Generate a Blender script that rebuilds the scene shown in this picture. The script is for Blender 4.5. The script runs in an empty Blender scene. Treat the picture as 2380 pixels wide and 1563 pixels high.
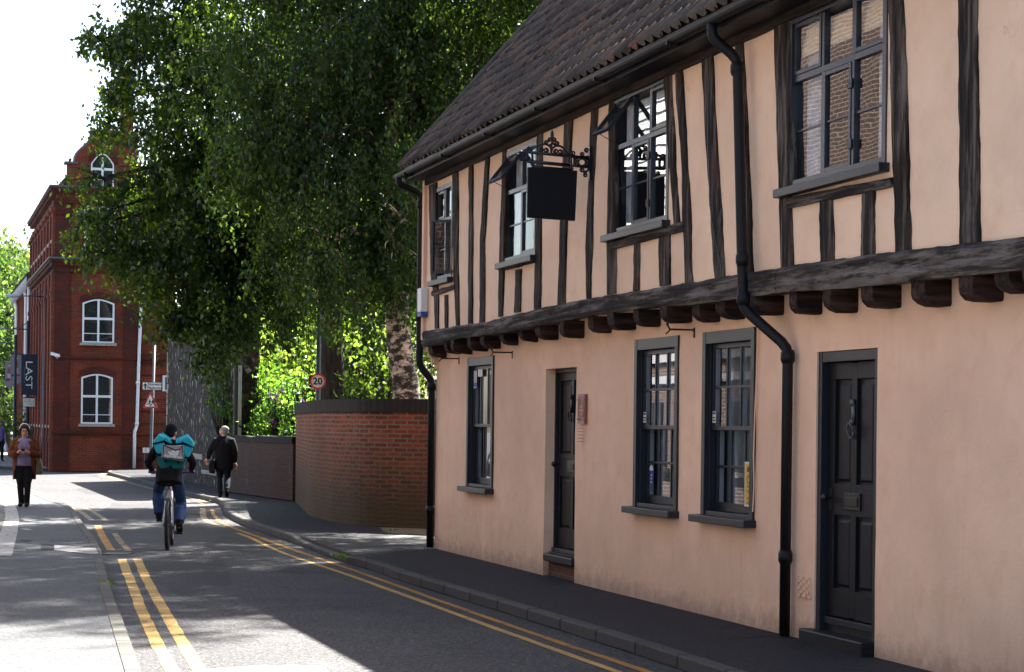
import bpy, bmesh, math, random
import numpy as np
from mathutils import Vector, Matrix, noise
R = math.radians
random.seed(7); np.random.seed(7)
scene = bpy.context.scene
COL = scene.collection

# ---------------------------------------------------------------- camera, sky, sun, exposure
CAM_H = 1.75
ROLL = 0.012
F_PX = 4628.0            # focal length for a 2380 px wide picture (about 70 mm)
SHIFT = 209.3
cam_d = bpy.data.cameras.new('camera'); cam = bpy.data.objects.new('camera', cam_d); COL.objects.link(cam)
cam_d.sensor_width = 36.0; cam_d.lens = F_PX / 2380.0 * 36.0
cam_d.shift_y = SHIFT / 2380.0
cam_d.clip_start = 0.1; cam_d.clip_end = 2000
cam.location = (0, 0, CAM_H)
cam.rotation_euler = (Matrix.Rotation(R(90), 3, 'X') @ Matrix.Rotation(ROLL, 3, 'Z')).to_euler()
scene.camera = cam

SUN_EL, SUN_AZ = R(51.0), R(30.0)      # azimuth measured from +Y towards +X
SUN_DIR = Vector((math.sin(SUN_AZ) * math.cos(SUN_EL), math.cos(SUN_AZ) * math.cos(SUN_EL), math.sin(SUN_EL)))
world = bpy.data.worlds.new('World'); scene.world = world; world.use_nodes = True
wn = world.node_tree; bgn = wn.nodes['Background']
sky = wn.nodes.new('ShaderNodeTexSky'); sky.sky_type = 'NISHITA'; sky.sun_disc = False
sky.sun_elevation = SUN_EL; sky.sun_rotation = SUN_AZ
sky.air_density = 1.0; sky.dust_density = 2.5; sky.ozone_density = 1.0
wn.links.new(sky.outputs[0], bgn.inputs[0]); bgn.inputs[1].default_value = 0.05
sun_d = bpy.data.lights.new('sun', 'SUN'); sun = bpy.data.objects.new('sun', sun_d); COL.objects.link(sun)
sun_d.energy = 5.0; sun_d.angle = R(0.55); sun_d.color = (1.0, 0.955, 0.89)
sun.rotation_euler = SUN_DIR.to_track_quat('Z', 'Y').to_euler()
scene.view_settings.view_transform = 'Standard'; scene.view_settings.look = 'None'
scene.view_settings.exposure = 2.98; scene.view_settings.gamma = 1.0
scene.cycles.max_bounces = 8; scene.cycles.transparent_max_bounces = 12
scene.cycles.use_denoising = True

# ---------------------------------------------------------------- sight lines of the photograph -> world points
def ray(px, py):
    x = px - 1190; y = 781.5 - py + SHIFT; c, s = math.cos(ROLL), math.sin(ROLL)
    return Vector(((x * c - y * s) / F_PX, 1.0, (x * s + y * c) / F_PX))
def G(px, py, z=0.0):
    r = ray(px, py); t = (z - CAM_H) / r.z
    return Vector((r.x * t, t, z))
def A(px, py, Y):
    r = ray(px, py); return Vector((r.x * Y, Y, CAM_H + r.z * Y))
class Frame:
    def __init__(s, o, rot): s.o = Vector(o); s.rot = rot; s.m = Matrix.Translation(s.o) @ Matrix.Rotation(rot, 4, 'Z'); s.i = s.m.inverted()
    def hit(s, px, py, axis, val):      # the sight line cut by the local plane axis = val, in local coordinates
        a = s.i @ Vector((0, 0, CAM_H)); b = s.i @ (ray(px, py) + Vector((0, 0, CAM_H))); d = b - a
        return a + d * ((val - a[axis]) / d[axis])
    def loc(s, p): return s.i @ Vector(p)

# ---------------------------------------------------------------- objects
def tag(o, label=None, cat=None, group=None, kind=None):
    if label: o['label'] = label
    if cat: o['category'] = cat
    if group: o['group'] = group
    if kind: o['kind'] = kind
    return o
def thing(name, label, cat, loc=(0, 0, 0), rotz=0.0, group=None):
    o = bpy.data.objects.new(name, None); COL.objects.link(o); o.empty_display_size = 0.2
    o.location = loc; o.rotation_euler = (0, 0, rotz)
    return tag(o, label, cat, group)
def kids(o): return [c for c in bpy.data.objects if c.parent == o]
def copy_tree(o, parent=None):
    c = o.copy(); COL.objects.link(c)
    if parent: c.parent = parent
    for ch in kids(o): copy_tree(ch, c)
    return c

class MB:
    def __init__(s): s.v = []; s.f = []; s.uv = {}; s.mi = {}
    def q(s, pts, uv=None, mi=0):
        b = len(s.v); s.v += [tuple(p) for p in pts]; s.f.append(tuple(range(b, b + len(pts))))
        if uv: s.uv[len(s.f) - 1] = uv
        if mi: s.mi[len(s.f) - 1] = mi
    def box(s, x0, x1, y0, y1, z0, z1, mi=0):
        b = len(s.v)
        s.v += [(x0, y0, z0), (x1, y0, z0), (x1, y1, z0), (x0, y1, z0), (x0, y0, z1), (x1, y0, z1), (x1, y1, z1), (x0, y1, z1)]
        for f in ((0, 3, 2, 1), (4, 5, 6, 7), (0, 1, 5, 4), (1, 2, 6, 5), (2, 3, 7, 6), (3, 0, 4, 7)):
            s.f.append(tuple(b + i for i in f))
            if mi: s.mi[len(s.f) - 1] = mi
    def obox(s, c, ax, ay, az, mi=0):
        c, ax, ay, az = Vector(c), Vector(ax), Vector(ay), Vector(az); b = len(s.v)
        for k in ((-1, -1, -1), (1, -1, -1), (1, 1, -1), (-1, 1, -1), (-1, -1, 1), (1, -1, 1), (1, 1, 1), (-1, 1, 1)):
            s.v.append(tuple(c + ax * k[0] + ay * k[1] + az * k[2]))
        for f in ((0, 3, 2, 1), (4, 5, 6, 7), (0, 1, 5, 4), (1, 2, 6, 5), (2, 3, 7, 6), (3, 0, 4, 7)):
            s.f.append(tuple(b + i for i in f))
            if mi: s.mi[len(s.f) - 1] = mi
    def bar(s, a, b, w, h=None):
        a, b = Vector(a), Vector(b); d = b - a; h = h or w
        u = d.cross(Vector((0, 0, 1)));
        if u.length < 1e-4: u = Vector((1, 0, 0))
        u.normalize(); v = u.cross(d).normalized()
        s.obox((a + b) / 2, d / 2, u * w / 2, v * h / 2)
    def tube(s, pts, r, seg=8, cap=True, flat=None, up=None):
        pts = [Vector(p) for p in pts]; n = len(pts)
        rs = list(r) if hasattr(r, '__len__') else [r] * n
        fl = flat if flat is not None else [1.0] * n
        if not hasattr(fl, '__len__'): fl = [fl] * n
        pu = Vector(up) if up else None; base = len(s.v)
        for i, p in enumerate(pts):
            t = (pts[min(i + 1, n - 1)] - pts[max(i - 1, 0)])
            t = t.normalized() if t.length > 1e-9 else Vector((0, 0, 1))
            if pu is None:
                pu = t.orthogonal()
            u = (pu - t * pu.dot(t))
            u = u.normalized() if u.length > 1e-6 else t.orthogonal().normalized()
            if not up: pu = u
            w = t.cross(u)
            for k in range(seg):
                a = 2 * math.pi * k / seg
                s.v.append(tuple(p + u * math.cos(a) * rs[i] + w * math.sin(a) * rs[i] * fl[i]))
        for i in range(n - 1):
            for k in range(seg):
                k2 = (k + 1) % seg
                s.f.append((base + i * seg + k, base + i * seg + k2, base + (i + 1) * seg + k2, base + (i + 1) * seg + k))
        if cap:
            s.f.append(tuple(base + k for k in reversed(range(seg)))); s.f.append(tuple(base + (n - 1) * seg + k for k in range(seg)))
    def ell(s, c, rx, ry, rz, seg=14, rings=9, rot=None):
        c = Vector(c); base = len(s.v); M = rot or Matrix.Identity(3)
        for i in range(rings + 1):
            t = math.pi * i / rings
            for k in range(seg):
                a = 2 * math.pi * k / seg
                s.v.append(tuple(c + M @ Vector((rx * math.sin(t) * math.cos(a), ry * math.sin(t) * math.sin(a), rz * math.cos(t)))))
        for i in range(rings):
            for k in range(seg):
                k2 = (k + 1) % seg
                s.f.append((base + i * seg + k, base + (i + 1) * seg + k, base + (i + 1) * seg + k2, base + i * seg + k2))
    def prism(s, poly, o, u, v, w, mi=0):   # polygon in the (u, v) plane at o, thickness along w
        o, u, v, w = Vector(o), Vector(u), Vector(v), Vector(w); n = len(poly); b = len(s.v)
        for k in (0, 1):
            for p in poly: s.v.append(tuple(o + u * p[0] + v * p[1] + w * k))
        s.f.append(tuple(b + i for i in range(n))); s.f.append(tuple(b + n + i for i in reversed(range(n))))
        for i in range(n):
            j = (i + 1) % n; s.f.append((b + i, b + n + i, b + n + j, b + j))
        if mi:
            for k in range(len(s.f) - n - 2, len(s.f)): s.mi[k] = mi
    def loft(s, rings, cap=True, seg=16):   # rings: (centre, rx, ry) level ellipses, or lists of points
        base = len(s.v); n = len(rings)
        for rg in rings:
            if len(rg) == 3 and not hasattr(rg[1], '__len__'):
                c, rx, ry = rg
                for k in range(seg):
                    a = 2 * math.pi * k / seg; s.v.append((c[0] + rx * math.cos(a), c[1] + ry * math.sin(a), c[2]))
            else:
                for p in rg: s.v.append(tuple(p))
        sg = (len(s.v) - base) // n
        for i in range(n - 1):
            for k in range(sg):
                k2 = (k + 1) % sg; s.f.append((base + i * sg + k, base + i * sg + k2, base + (i + 1) * sg + k2, base + (i + 1) * sg + k))
        if cap:
            s.f.append(tuple(base + k for k in reversed(range(sg)))); s.f.append(tuple(base + (n - 1) * sg + k for k in range(sg)))
    def text(s, body, o, u, v, size, depth=0.0, align='CENTER', bold=0.0, sx=1.0):
        cu = bpy.data.curves.new('lettering', 'FONT'); cu.body = body; cu.size = size; cu.align_x = align; cu.align_y = 'CENTER'
        cu.offset = bold; cu.resolution_u = 3
        ob = bpy.data.objects.new('lettering', cu); COL.objects.link(ob); bpy.context.view_layer.update()
        me = bpy.data.meshes.new_from_object(ob.evaluated_get(bpy.context.evaluated_depsgraph_get()))
        o, u, v = Vector(o), Vector(u), Vector(v); b = len(s.v)
        for x in me.vertices: s.v.append(tuple(o + u * x.co.x * sx + v * x.co.y))
        for p in me.polygons: s.f.append(tuple(b + i for i in p.vertices))
        bpy.data.objects.remove(ob); bpy.data.curves.remove(cu); bpy.data.meshes.remove(me)
    def mesh(s, name, uv=True, norm=True):
        me = bpy.data.meshes.new(name); me.from_pydata(s.v, [], s.f)
        for k, m in s.mi.items(): me.polygons[k].material_index = m
        if norm:
            bm = bmesh.new(); bm.from_mesh(me); bmesh.ops.recalc_face_normals(bm, faces=bm.faces); bm.to_mesh(me); bm.free()
        if uv and not s.uv:
            box_uv(me)
        elif s.uv:
            box_uv(me, s)
        return me
    def build(s, name, mat, parent=None, smooth=False, uv=True, norm=True, bevel=0.0):
        me = s.mesh(name, uv, norm); o = bpy.data.objects.new(name, me); COL.objects.link(o)
        for m in (mat if isinstance(mat, (list, tuple)) else [mat]): me.materials.append(m)
        if smooth: me.polygons.foreach_set('use_smooth', [True] * len(me.polygons))
        if bevel:
            b = o.modifiers.new('bevel', 'BEVEL'); b.width = bevel; b.segments = 2; b.limit_method = 'ANGLE'; b.angle_limit = R(40)
        if parent: o.parent = parent
        return o
def box_uv(me, mb=None):
    uvl = me.uv_layers.new(name='UVMap').data
    for p in me.polygons:
        n = p.normal
        if mb and p.index in mb.uv:
            src = mb.uv[p.index]; pts = mb.f[p.index]; d = dict(zip(pts, src))
            for li in p.loop_indices: uvl[li].uv = d[me.loops[li].vertex_index]
            continue
        if abs(n.z) > 0.8:
            for li in p.loop_indices:
                c = me.vertices[me.loops[li].vertex_index].co; uvl[li].uv = (c.x, c.y)
        else:
            t = Vector((-n.y, n.x, 0)).normalized()
            for li in p.loop_indices:
                c = me.vertices[me.loops[li].vertex_index].co; uvl[li].uv = (c.dot(t), c.z)
def fuse(mb, name, mat, parent, voxel=0.012, smooth_it=4, extra=None):   # one continuous skin over overlapping shapes
    me = mb.mesh(name, uv=False); ob = bpy.data.objects.new(name, me); COL.objects.link(ob)
    rm = ob.modifiers.new('r', 'REMESH'); rm.mode = 'VOXEL'; rm.voxel_size = voxel; rm.use_smooth_shade = True
    sm = ob.modifiers.new('s', 'SMOOTH'); sm.factor = 0.5; sm.iterations = smooth_it
    bpy.context.view_layer.update()
    m2 = bpy.data.meshes.new_from_object(ob.evaluated_get(bpy.context.evaluated_depsgraph_get())); m2.name = name
    bpy.data.objects.remove(ob); bpy.data.meshes.remove(me)
    if extra:
        bm = bmesh.new(); bm.from_mesh(m2); e = extra.mesh('e', uv=False); bm.from_mesh(e); bm.to_mesh(m2); bm.free(); bpy.data.meshes.remove(e)
    m2.polygons.foreach_set('use_smooth', [True] * len(m2.polygons))
    for m in (mat if isinstance(mat, (list, tuple)) else [mat]): m2.materials.append(m)
    o = bpy.data.objects.new(name, m2); COL.objects.link(o)
    if parent: o.parent = parent
    return o

# ---------------------------------------------------------------- materials
class NT:
    def __init__(s, name):
        s.m = bpy.data.materials.new(name); s.m.use_nodes = True; s.t = s.m.node_tree; s.b = s.t.nodes['Principled BSDF']; s.out = s.t.nodes['Material Output']
    def n(s, kind, **kw):
        nd = s.t.nodes.new('ShaderNode' + kind)
        for k, v in kw.items():
            if hasattr(nd, k) and k not in nd.inputs: setattr(nd, k, v)
            else: s.put(nd.inputs[k.replace('_', ' ')] if k.replace('_', ' ') in nd.inputs else nd.inputs[k], v)
        return nd
    def put(s, sock, v):
        if hasattr(v, 'is_output') or isinstance(v, bpy.types.NodeSocket): s.t.links.new(v, sock)
        else:
            if sock.type == 'RGBA' and len(v) == 3: v = (*v, 1)
            sock.default_value = v
    def math(s, op, a, b=0.0, c=None):
        nd = s.t.nodes.new('ShaderNodeMath'); nd.operation = op; s.put(nd.inputs[0], a); s.put(nd.inputs[1], b)
        if c is not None: s.put(nd.inputs[2], c)
        return nd.outputs[0]
    def coord(s, which='Object', scale=(1, 1, 1)):
        tc = s.t.nodes.new('ShaderNodeTexCoord'); mp = s.t.nodes.new('ShaderNodeMapping'); s.t.links.new(tc.outputs[which], mp.inputs[0])
        mp.inputs['Scale'].default_value = scale; return mp.outputs[0]
    def noise(s, vec, scale, detail=3.0, rough=0.55):
        nd = s.n('TexNoise', Scale=scale, Detail=detail, Roughness=rough)
        if vec is not None: s.t.links.new(vec, nd.inputs['Vector'])
        return nd.outputs['Fac']
    def ramp(s, fac, stops):
        nd = s.t.nodes.new('ShaderNodeValToRGB'); s.put(nd.inputs[0], fac); e = nd.color_ramp.elements
        while len(e) < len(stops): e.new(0.5)
        for el, (p, c) in zip(e, stops):
            el.position = p; el.color = (*c, 1) if hasattr(c, '__len__') else (c, c, c, 1)
        return nd.outputs[0]
    def mix(s, fac, a, b, mode='MIX'):
        nd = s.t.nodes.new('ShaderNodeMix'); nd.data_type = 'RGBA'; nd.blend_type = mode
        s.put(nd.inputs[0], fac); s.put(nd.inputs[6], a); s.put(nd.inputs[7], b); return nd.outputs[2]
    def bump(s, h, strength=0.3, dist=0.01):
        nd = s.t.nodes.new('ShaderNodeBump'); s.put(nd.inputs['Height'], h); nd.inputs['Strength'].default_value = strength; nd.inputs['Distance'].default_value = dist
        s.t.links.new(nd.outputs[0], s.b.inputs['Normal'])
    def fin(s, color, rough=0.7, spec=0.5, metal=0.0):
        s.put(s.b.inputs['Base Color'], color); s.put(s.b.inputs['Roughness'], rough); s.b.inputs['Specular IOR Level'].default_value = spec
        s.b.inputs['Metallic'].default_value = metal; return s.m

def paint(name, c, rough=0.5, var=0.12, scale=6.0, bump=0.06, spec=0.5, metal=0.0):
    t = NT(name); v = t.coord(); n = t.noise(v, scale, 4)
    lo = tuple(x * (1 - var) for x in c); hi = tuple(min(1, x * (1 + var)) for x in c)
    t.bump(t.noise(v, scale * 12, 2), bump, 0.004)
    return t.fin(t.ramp(n, [(0.3, lo), (0.7, hi)]), rough, spec, metal)
def cloth(name, c, weave=300.0, var=0.25):
    t = NT(name); v = t.coord(); n = t.noise(v, 9, 3)
    t.bump(t.math('ADD', t.noise(v, weave, 1), t.math('MULTIPLY', t.noise(v, 14, 3), 3.0)), 0.5, 0.006)
    return t.fin(t.ramp(n, [(0.3, tuple(x * (1 - var) for x in c)), (0.7, tuple(x * (1 + var) for x in c))]), 0.9, 0.2)
def plaster_mat(name, base, dirt=True):
    t = NT(name); v = t.coord()
    big = t.noise(v, 0.7, 4, 0.6); mid = t.noise(v, 4.0, 4, 0.6); fine = t.noise(v, 60, 3)
    c = t.mix(t.ramp(big, [(0.35, 0.0), (0.65, 1.0)]), tuple(x * 0.88 for x in base), tuple(min(1, x * 1.06) for x in base))
    c = t.mix(t.math('MULTIPLY', t.ramp(mid, [(0.50, 0.0), (0.70, 1.0)]), 0.34), c, (base[0] * 0.86, base[1] * 0.72, base[2] * 0.66))
    c = t.mix(t.math('MULTIPLY', t.ramp(fine, [(0.55, 0.0), (0.75, 1.0)]), 0.10), c, tuple(x * 0.6 for x in base))
    vc = t.n('TexVoronoi', Scale=0.8, feature='DISTANCE_TO_EDGE'); nv = t.n('VectorMath', operation='ADD'); nz = t.n('TexNoise', Scale=2.2, Detail=5.0); t.t.links.new(v, nz.inputs['Vector']); t.t.links.new(v, nv.inputs[0]); t.t.links.new(nz.outputs['Color'], nv.inputs[1]); t.t.links.new(nv.outputs[0], vc.inputs['Vector'])
    crk = t.math('MULTIPLY', t.ramp(vc.outputs['Distance'], [(0.0, 1.0), (0.005, 0.0)]), t.ramp(t.noise(v, 0.9, 2), [(0.58, 0.0), (0.66, 0.4)]))
    c = t.mix(crk, c, tuple(x * 0.45 for x in base))
    if dirt:                                   # splash stains low on the wall
        sx = t.n('SeparateXYZ'); t.t.links.new(v, sx.inputs[0])
        h = t.math('ADD', sx.outputs[2], t.math('MULTIPLY', t.noise(t.coord(scale=(2.2, 2.2, 0.9)), 1.6, 6, 0.7), 1.3))
        low = t.n('MapRange', Value=h); low.inputs[1].default_value = 1.45; low.inputs[2].default_value = 0.62; low.inputs[3].default_value = 0; low.inputs[4].default_value = 0.42
        c = t.mix(low.outputs[0], c, (base[0] * 0.50, base[1] * 0.50, base[2] * 0.50))
        st = t.ramp(t.noise(t.coord(scale=(9, 9, 0.5)), 1.0, 4, 0.6), [(0.6, 0.0), (0.75, 1.0)])
        c = t.mix(t.math('MULTIPLY', st, 0.22), c, tuple(x * 0.55 for x in base))
        bl = t.n('MapRange', Value=t.math('ADD', sx.outputs[2], t.math('MULTIPLY', t.noise(v, 7, 5, 0.75), 0.5))); bl.inputs[1].default_value = 0.55; bl.inputs[2].default_value = 0.36; bl.inputs[3].default_value = 0; bl.inputs[4].default_value = 0.42
        c = t.mix(bl.outputs[0], c, (0.07, 0.055, 0.045))
    t.bump(t.math('ADD', t.math('MULTIPLY', mid, 2.2), t.math('MULTIPLY', fine, 0.35)), 0.35, 0.012)
    return t.fin(c, 0.85, 0.25)
def timber_mat(name, axis, dark=(0.014, 0.010, 0.008), mid=(0.055, 0.036, 0.026), pale=(0.17, 0.135, 0.11), amount=0.5):
    t = NT(name); sc = [17, 17, 17]; sc[axis] = 1.3; v = t.coord(scale=tuple(sc)); sc2 = [7, 7, 7]; sc2[axis] = 0.9; v2 = t.coord(scale=tuple(sc2))
    n1 = t.noise(v, 1.0, 5, 0.65); n2 = t.noise(v2, 0.9, 5, 0.7); n3 = t.noise(t.coord(), 3.0, 4, 0.6)
    c = t.ramp(n1, [(0.42, dark), (0.53, mid), (0.64, tuple((a + b) / 2 for a, b in zip(mid, pale)))])
    c = t.mix(t.math('MULTIPLY', t.ramp(n2, [(0.54, 0.0), (0.64, 1.0)]), amount), c, pale)
    c = t.mix(t.math('MULTIPLY', t.ramp(n3, [(0.55, 0.0), (0.7, 1.0)]), 0.45), c, (0.075, 0.030, 0.020))
    t.bump(t.math('ADD', n1, t.math('MULTIPLY', n2, 1.5)), 0.9, 0.02)
    return t.fin(c, 0.85, 0.25)
def brick_mat(name, c1, c2, mortar, w=0.225, h=0.075, m=0.011, moss=None, soot=0.0, pale=0.0):
    t = NT(name); uv = t.coord('UV'); v = t.coord()
    wob = t.n('VectorMath', operation='ADD'); t.t.links.new(uv, wob.inputs[0])
    nz = t.n('TexNoise', Scale=5.0, Detail=2.0); t.t.links.new(uv, nz.inputs['Vector'])
    sc = t.n('VectorMath', operation='SCALE'); t.t.links.new(nz.outputs['Color'], sc.inputs[0]); sc.inputs['Scale'].default_value = 0.012
    t.t.links.new(sc.outputs[0], wob.inputs[1])
    b = t.n('TexBrick', Scale=1.0, Color1=c1, Color2=c2, Mortar=mortar); t.t.links.new(wob.outputs[0], b.inputs['Vector'])
    b.inputs['Mortar Size'].default_value = m; b.inputs['Mortar Smooth'].default_value = 0.25; b.inputs['Bias'].default_value = 0.0
    b.inputs['Brick Width'].default_value = w; b.inputs['Row Height'].default_value = h
    c = t.mix(t.ramp(t.noise(uv, 14, 4, 0.7), [(0.35, 0.0), (0.75, 0.55)]), b.outputs['Color'], tuple(x * 0.45 for x in c1))
    if pale: c = t.mix(t.math('MULTIPLY', t.ramp(t.noise(v, 2.2, 5, 0.7), [(0.58, 0.0), (0.72, 1.0)]), pale), c, (0.35, 0.28, 0.24))
    if soot: c = t.mix(t.math('MULTIPLY', t.ramp(t.noise(v, 0.5, 5, 0.65), [(0.42, 0.0), (0.62, 1.0)]), soot), c, (0.02, 0.014, 0.012))
    if moss:
        sx = t.n('SeparateXYZ'); t.t.links.new(v, sx.inputs[0])
        mr = t.n('MapRange', Value=t.math('ADD', sx.outputs[2], t.math('MULTIPLY', t.noise(v, 1.8, 5, 0.7), 1.0))); mr.inputs[1].default_value = 2.2; mr.inputs[2].default_value = 0.95
        mr.inputs[3].default_value = 0; mr.inputs[4].default_value = 0.85; c = t.mix(mr.outputs[0], c, moss)
    t.bump(t.math('SUBTRACT', t.math('MULTIPLY', t.noise(uv, 50, 3), 0.35), b.outputs['Fac']), 0.6, 0.01)
    return t.fin(c, 0.85, 0.25)
def flint_mat(name):
    t = NT(name); uv = t.coord('UV'); vo = t.n('TexVoronoi', Scale=7.0); t.t.links.new(uv, vo.inputs['Vector'])
    vd = t.n('TexVoronoi', Scale=7.0, feature='DISTANCE_TO_EDGE'); t.t.links.new(uv, vd.inputs['Vector'])
    sp = t.n('SeparateColor'); t.t.links.new(vo.outputs['Color'], sp.inputs[0])
    st = t.ramp(sp.outputs[0], [(0.0, (0.008, 0.008, 0.009)), (0.5, (0.026, 0.020, 0.016)), (0.80, (0.062, 0.046, 0.034)), (0.90, (0.18, 0.15, 0.125)), (1.0, (0.34, 0.33, 0.31))])
    ed = t.ramp(vd.outputs['Distance'], [(0.0, 1.0), (0.10, 0.0)])
    c = t.mix(ed, st, (0.048, 0.035, 0.026))
    c = t.mix(t.ramp(t.noise(uv, 1.2, 4), [(0.4, 0.0), (0.7, 0.5)]), c, (0.04, 0.03, 0.025))
    t.bump(t.ramp(vd.outputs['Distance'], [(0.0, 0.0), (0.2, 1.0)]), 0.8, 0.03)
    return t.fin(c, 0.8, 0.2)
def asphalt_mat(name, lo, hi, grain=140.0, patch=0.25, speck=0.35, cracks=True):
    t = NT(name); v = t.coord()
    g = t.noise(v, grain, 2, 0.7); g2 = t.noise(v, grain * 0.4, 3, 0.6); big = t.noise(v, 0.35, 5, 0.65)
    c = t.ramp(t.math('ADD', t.math('MULTIPLY', g, 0.55), t.math('MULTIPLY', g2, 0.45)), [(0.38, tuple(x * (1 - speck) for x in lo)), (0.5, tuple((a + b) / 2 for a, b in zip(lo, hi))), (0.62, tuple(x * (1 + speck * 1.6) for x in hi))])
    c = t.mix(t.math('MULTIPLY', t.ramp(big, [(0.35, 0.0), (0.65, 1.0)]), patch), c, tuple(x * 0.55 for x in lo))
    c = t.mix(t.math('MULTIPLY', t.ramp(t.noise(v, 1.7, 5, 0.7), [(0.5, 0.0), (0.7, 1.0)]), patch * 0.9), c, tuple(x * 1.45 for x in hi))
    if cracks:
        vc = t.n('TexVoronoi', Scale=0.55, feature='DISTANCE_TO_EDGE')
        wv = t.n('VectorMath', operation='ADD'); nz = t.n('TexNoise', Scale=1.5, Detail=4.0); t.t.links.new(v, nz.inputs['Vector'])
        t.t.links.new(v, wv.inputs[0]); t.t.links.new(nz.outputs['Color'], wv.inputs[1]); t.t.links.new(wv.outputs[0], vc.inputs['Vector'])
        cr = t.math('MULTIPLY', t.ramp(vc.outputs['Distance'], [(0.0, 1.0), (0.012, 0.0)]), t.ramp(t.noise(v, 0.5, 2), [(0.45, 0.0), (0.55, 1.0)]))
        c = t.mix(t.math('MULTIPLY', cr, 0.8), c, (0.012, 0.012, 0.012))
    t.bump(t.math('ADD', g, g2), 0.8, 0.016)
    return t.fin(c, t.ramp(g2, [(0.3, 0.66), (0.7, 0.88)]), 0.24)
def leaf_mat(name, c, trans, var=0.35):
    t = NT(name); t.t.nodes.remove(t.b); gi = t.n('NewGeometry'); rnd = gi.outputs['Random Per Island']
    col = t.ramp(rnd, [(0.0, tuple(x * (1 - var) for x in c)), (0.55, c), (0.93, tuple(x * (1 + var) for x in c)), (1.0, (c[0] * 3.0, c[1] * 1.9, c[2] * 1.2))])  # the few brightest leaves put sunlit highlight specks into the colour
    colt = t.ramp(rnd, [(0.0, tuple(x * (1 - var) for x in trans)), (0.55, trans), (0.86, tuple(x * (1 + var) for x in trans)), (1.0, (min(.6, trans[0] * 4.6), min(.7, trans[1] * 3.8), trans[2] * 3.0))])
    d = t.n('BsdfDiffuse', Color=col); tr = t.n('BsdfTranslucent', Color=colt); gl = t.n('BsdfGlossy', Color=(0.9, 0.95, 1.0), Roughness=0.38)
    m1 = t.n('MixShader', Fac=0.45); t.t.links.new(d.outputs[0], m1.inputs[1]); t.t.links.new(tr.outputs[0], m1.inputs[2])
    m2 = t.n('MixShader', Fac=0.018); t.t.links.new(m1.outputs[0], m2.inputs[1]); t.t.links.new(gl.outputs[0], m2.inputs[2])
    t.t.links.new(m2.outputs[0], t.out.inputs[0]); return t.m
def glass_mat(name, tint=(0.85, 0.9, 0.92), wave=0.03):
    t = NT(name); t.t.nodes.remove(t.b); v = t.coord(scale=(1, 1, 1))
    tp = t.n('BsdfTransparent', Color=tint); gl = t.n('BsdfGlossy', Color=(1, 1, 1), Roughness=0.0)
    bp = t.n('Bump', Height=t.noise(v, 2.0, 1, 0.5)); bp.inputs['Strength'].default_value = wave; bp.inputs['Distance'].default_value = 0.02
    t.t.links.new(bp.outputs[0], gl.inputs['Normal'])
    ge = t.n('NewGeometry'); dp = t.n('VectorMath', operation='DOT_PRODUCT'); t.t.links.new(ge.outputs['Incoming'], dp.inputs[0]); t.t.links.new(ge.outputs['Normal'], dp.inputs[1])
    sch = t.math('POWER', t.math('SUBTRACT', 1.0, t.math('ABSOLUTE', dp.outputs['Value'])), 5.0); f2 = t.math('MULTIPLY_ADD', sch, 1.5, 0.075)
    mx = t.n('MixShader', Fac=f2); t.t.links.new(tp.outputs[0], mx.inputs[1]); t.t.links.new(gl.outputs[0], mx.inputs[2]); t.t.links.new(mx.outputs[0], t.out.inputs[0])
    return t.m
M = {}
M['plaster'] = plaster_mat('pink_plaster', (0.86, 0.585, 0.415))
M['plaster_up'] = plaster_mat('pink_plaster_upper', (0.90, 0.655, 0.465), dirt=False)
M['stud'] = timber_mat('weathered_stud', 2, dark=(0.007, 0.0055, 0.0045), mid=(0.030, 0.021, 0.016), pale=(0.21, 0.18, 0.155), amount=0.45); M['beam'] = timber_mat('weathered_beam', 0, dark=(0.008, 0.007, 0.006), mid=(0.040, 0.032, 0.026), pale=(0.24, 0.21, 0.185), amount=0.6)
M['joist'] = timber_mat('joist_oak', 1, dark=(0.008, 0.006, 0.006), mid=(0.035, 0.018, 0.014), pale=(0.10, 0.055, 0.042), amount=0.3)
M['plate'] = timber_mat('wall_plate_oak', 0, dark=(0.009, 0.006, 0.005), mid=(0.03, 0.018, 0.012), pale=(0.09, 0.06, 0.045), amount=0.3)
M['grey_paint'] = paint('slate_grey_paint', (0.0085, 0.0115, 0.019), 0.45, 0.15, 8, 0.08)
M['grey_paint_light'] = paint('steel_window_paint', (0.017, 0.022, 0.034), 0.38, 0.15, 8, 0.05)
M['door_paint'] = paint('door_paint', (0.0045, 0.0056, 0.0095), 0.5, 0.2, 5, 0.06, 0.3)
M['black'] = paint('black_iron', (0.006, 0.007, 0.009), 0.45, 0.2, 8, 0.1)
M['black_gloss'] = paint('black_gutter_paint', (0.004, 0.005, 0.007), 0.55, 0.2, 8, 0.05, 0.3)
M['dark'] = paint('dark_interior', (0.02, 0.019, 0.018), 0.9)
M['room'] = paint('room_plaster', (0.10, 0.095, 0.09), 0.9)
M['white'] = paint('white_paint', (0.75, 0.76, 0.77), 0.45, 0.05)
M['white_dull'] = paint('dull_white_paint', (0.42, 0.43, 0.46), 0.6, 0.08)
M['blind'] = paint('linen_blind', (0.72, 0.56, 0.40), 0.8, 0.15, 30)
M['curtain'] = cloth('grey_curtain', (0.55, 0.56, 0.60))
M['glass'] = glass_mat('window_glass')
M['glass_old'] = glass_mat('old_wavy_glass', wave=0.05)
M['plaque'] = paint('terracotta_plaque', (0.25, 0.075, 0.05), 0.5, 0.12, 20, 0.2)
M['plaque_line'] = paint('plaque_relief', (0.42, 0.20, 0.15), 0.5)
M['yellow_line'] = None
M['metal'] = paint('galvanised_steel', (0.11, 0.115, 0.12), 0.45, 0.15, 12, 0.1, 0.5, 0.6)
M['navy_metal'] = paint('navy_column_paint', (0.012, 0.016, 0.03), 0.35)
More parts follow.
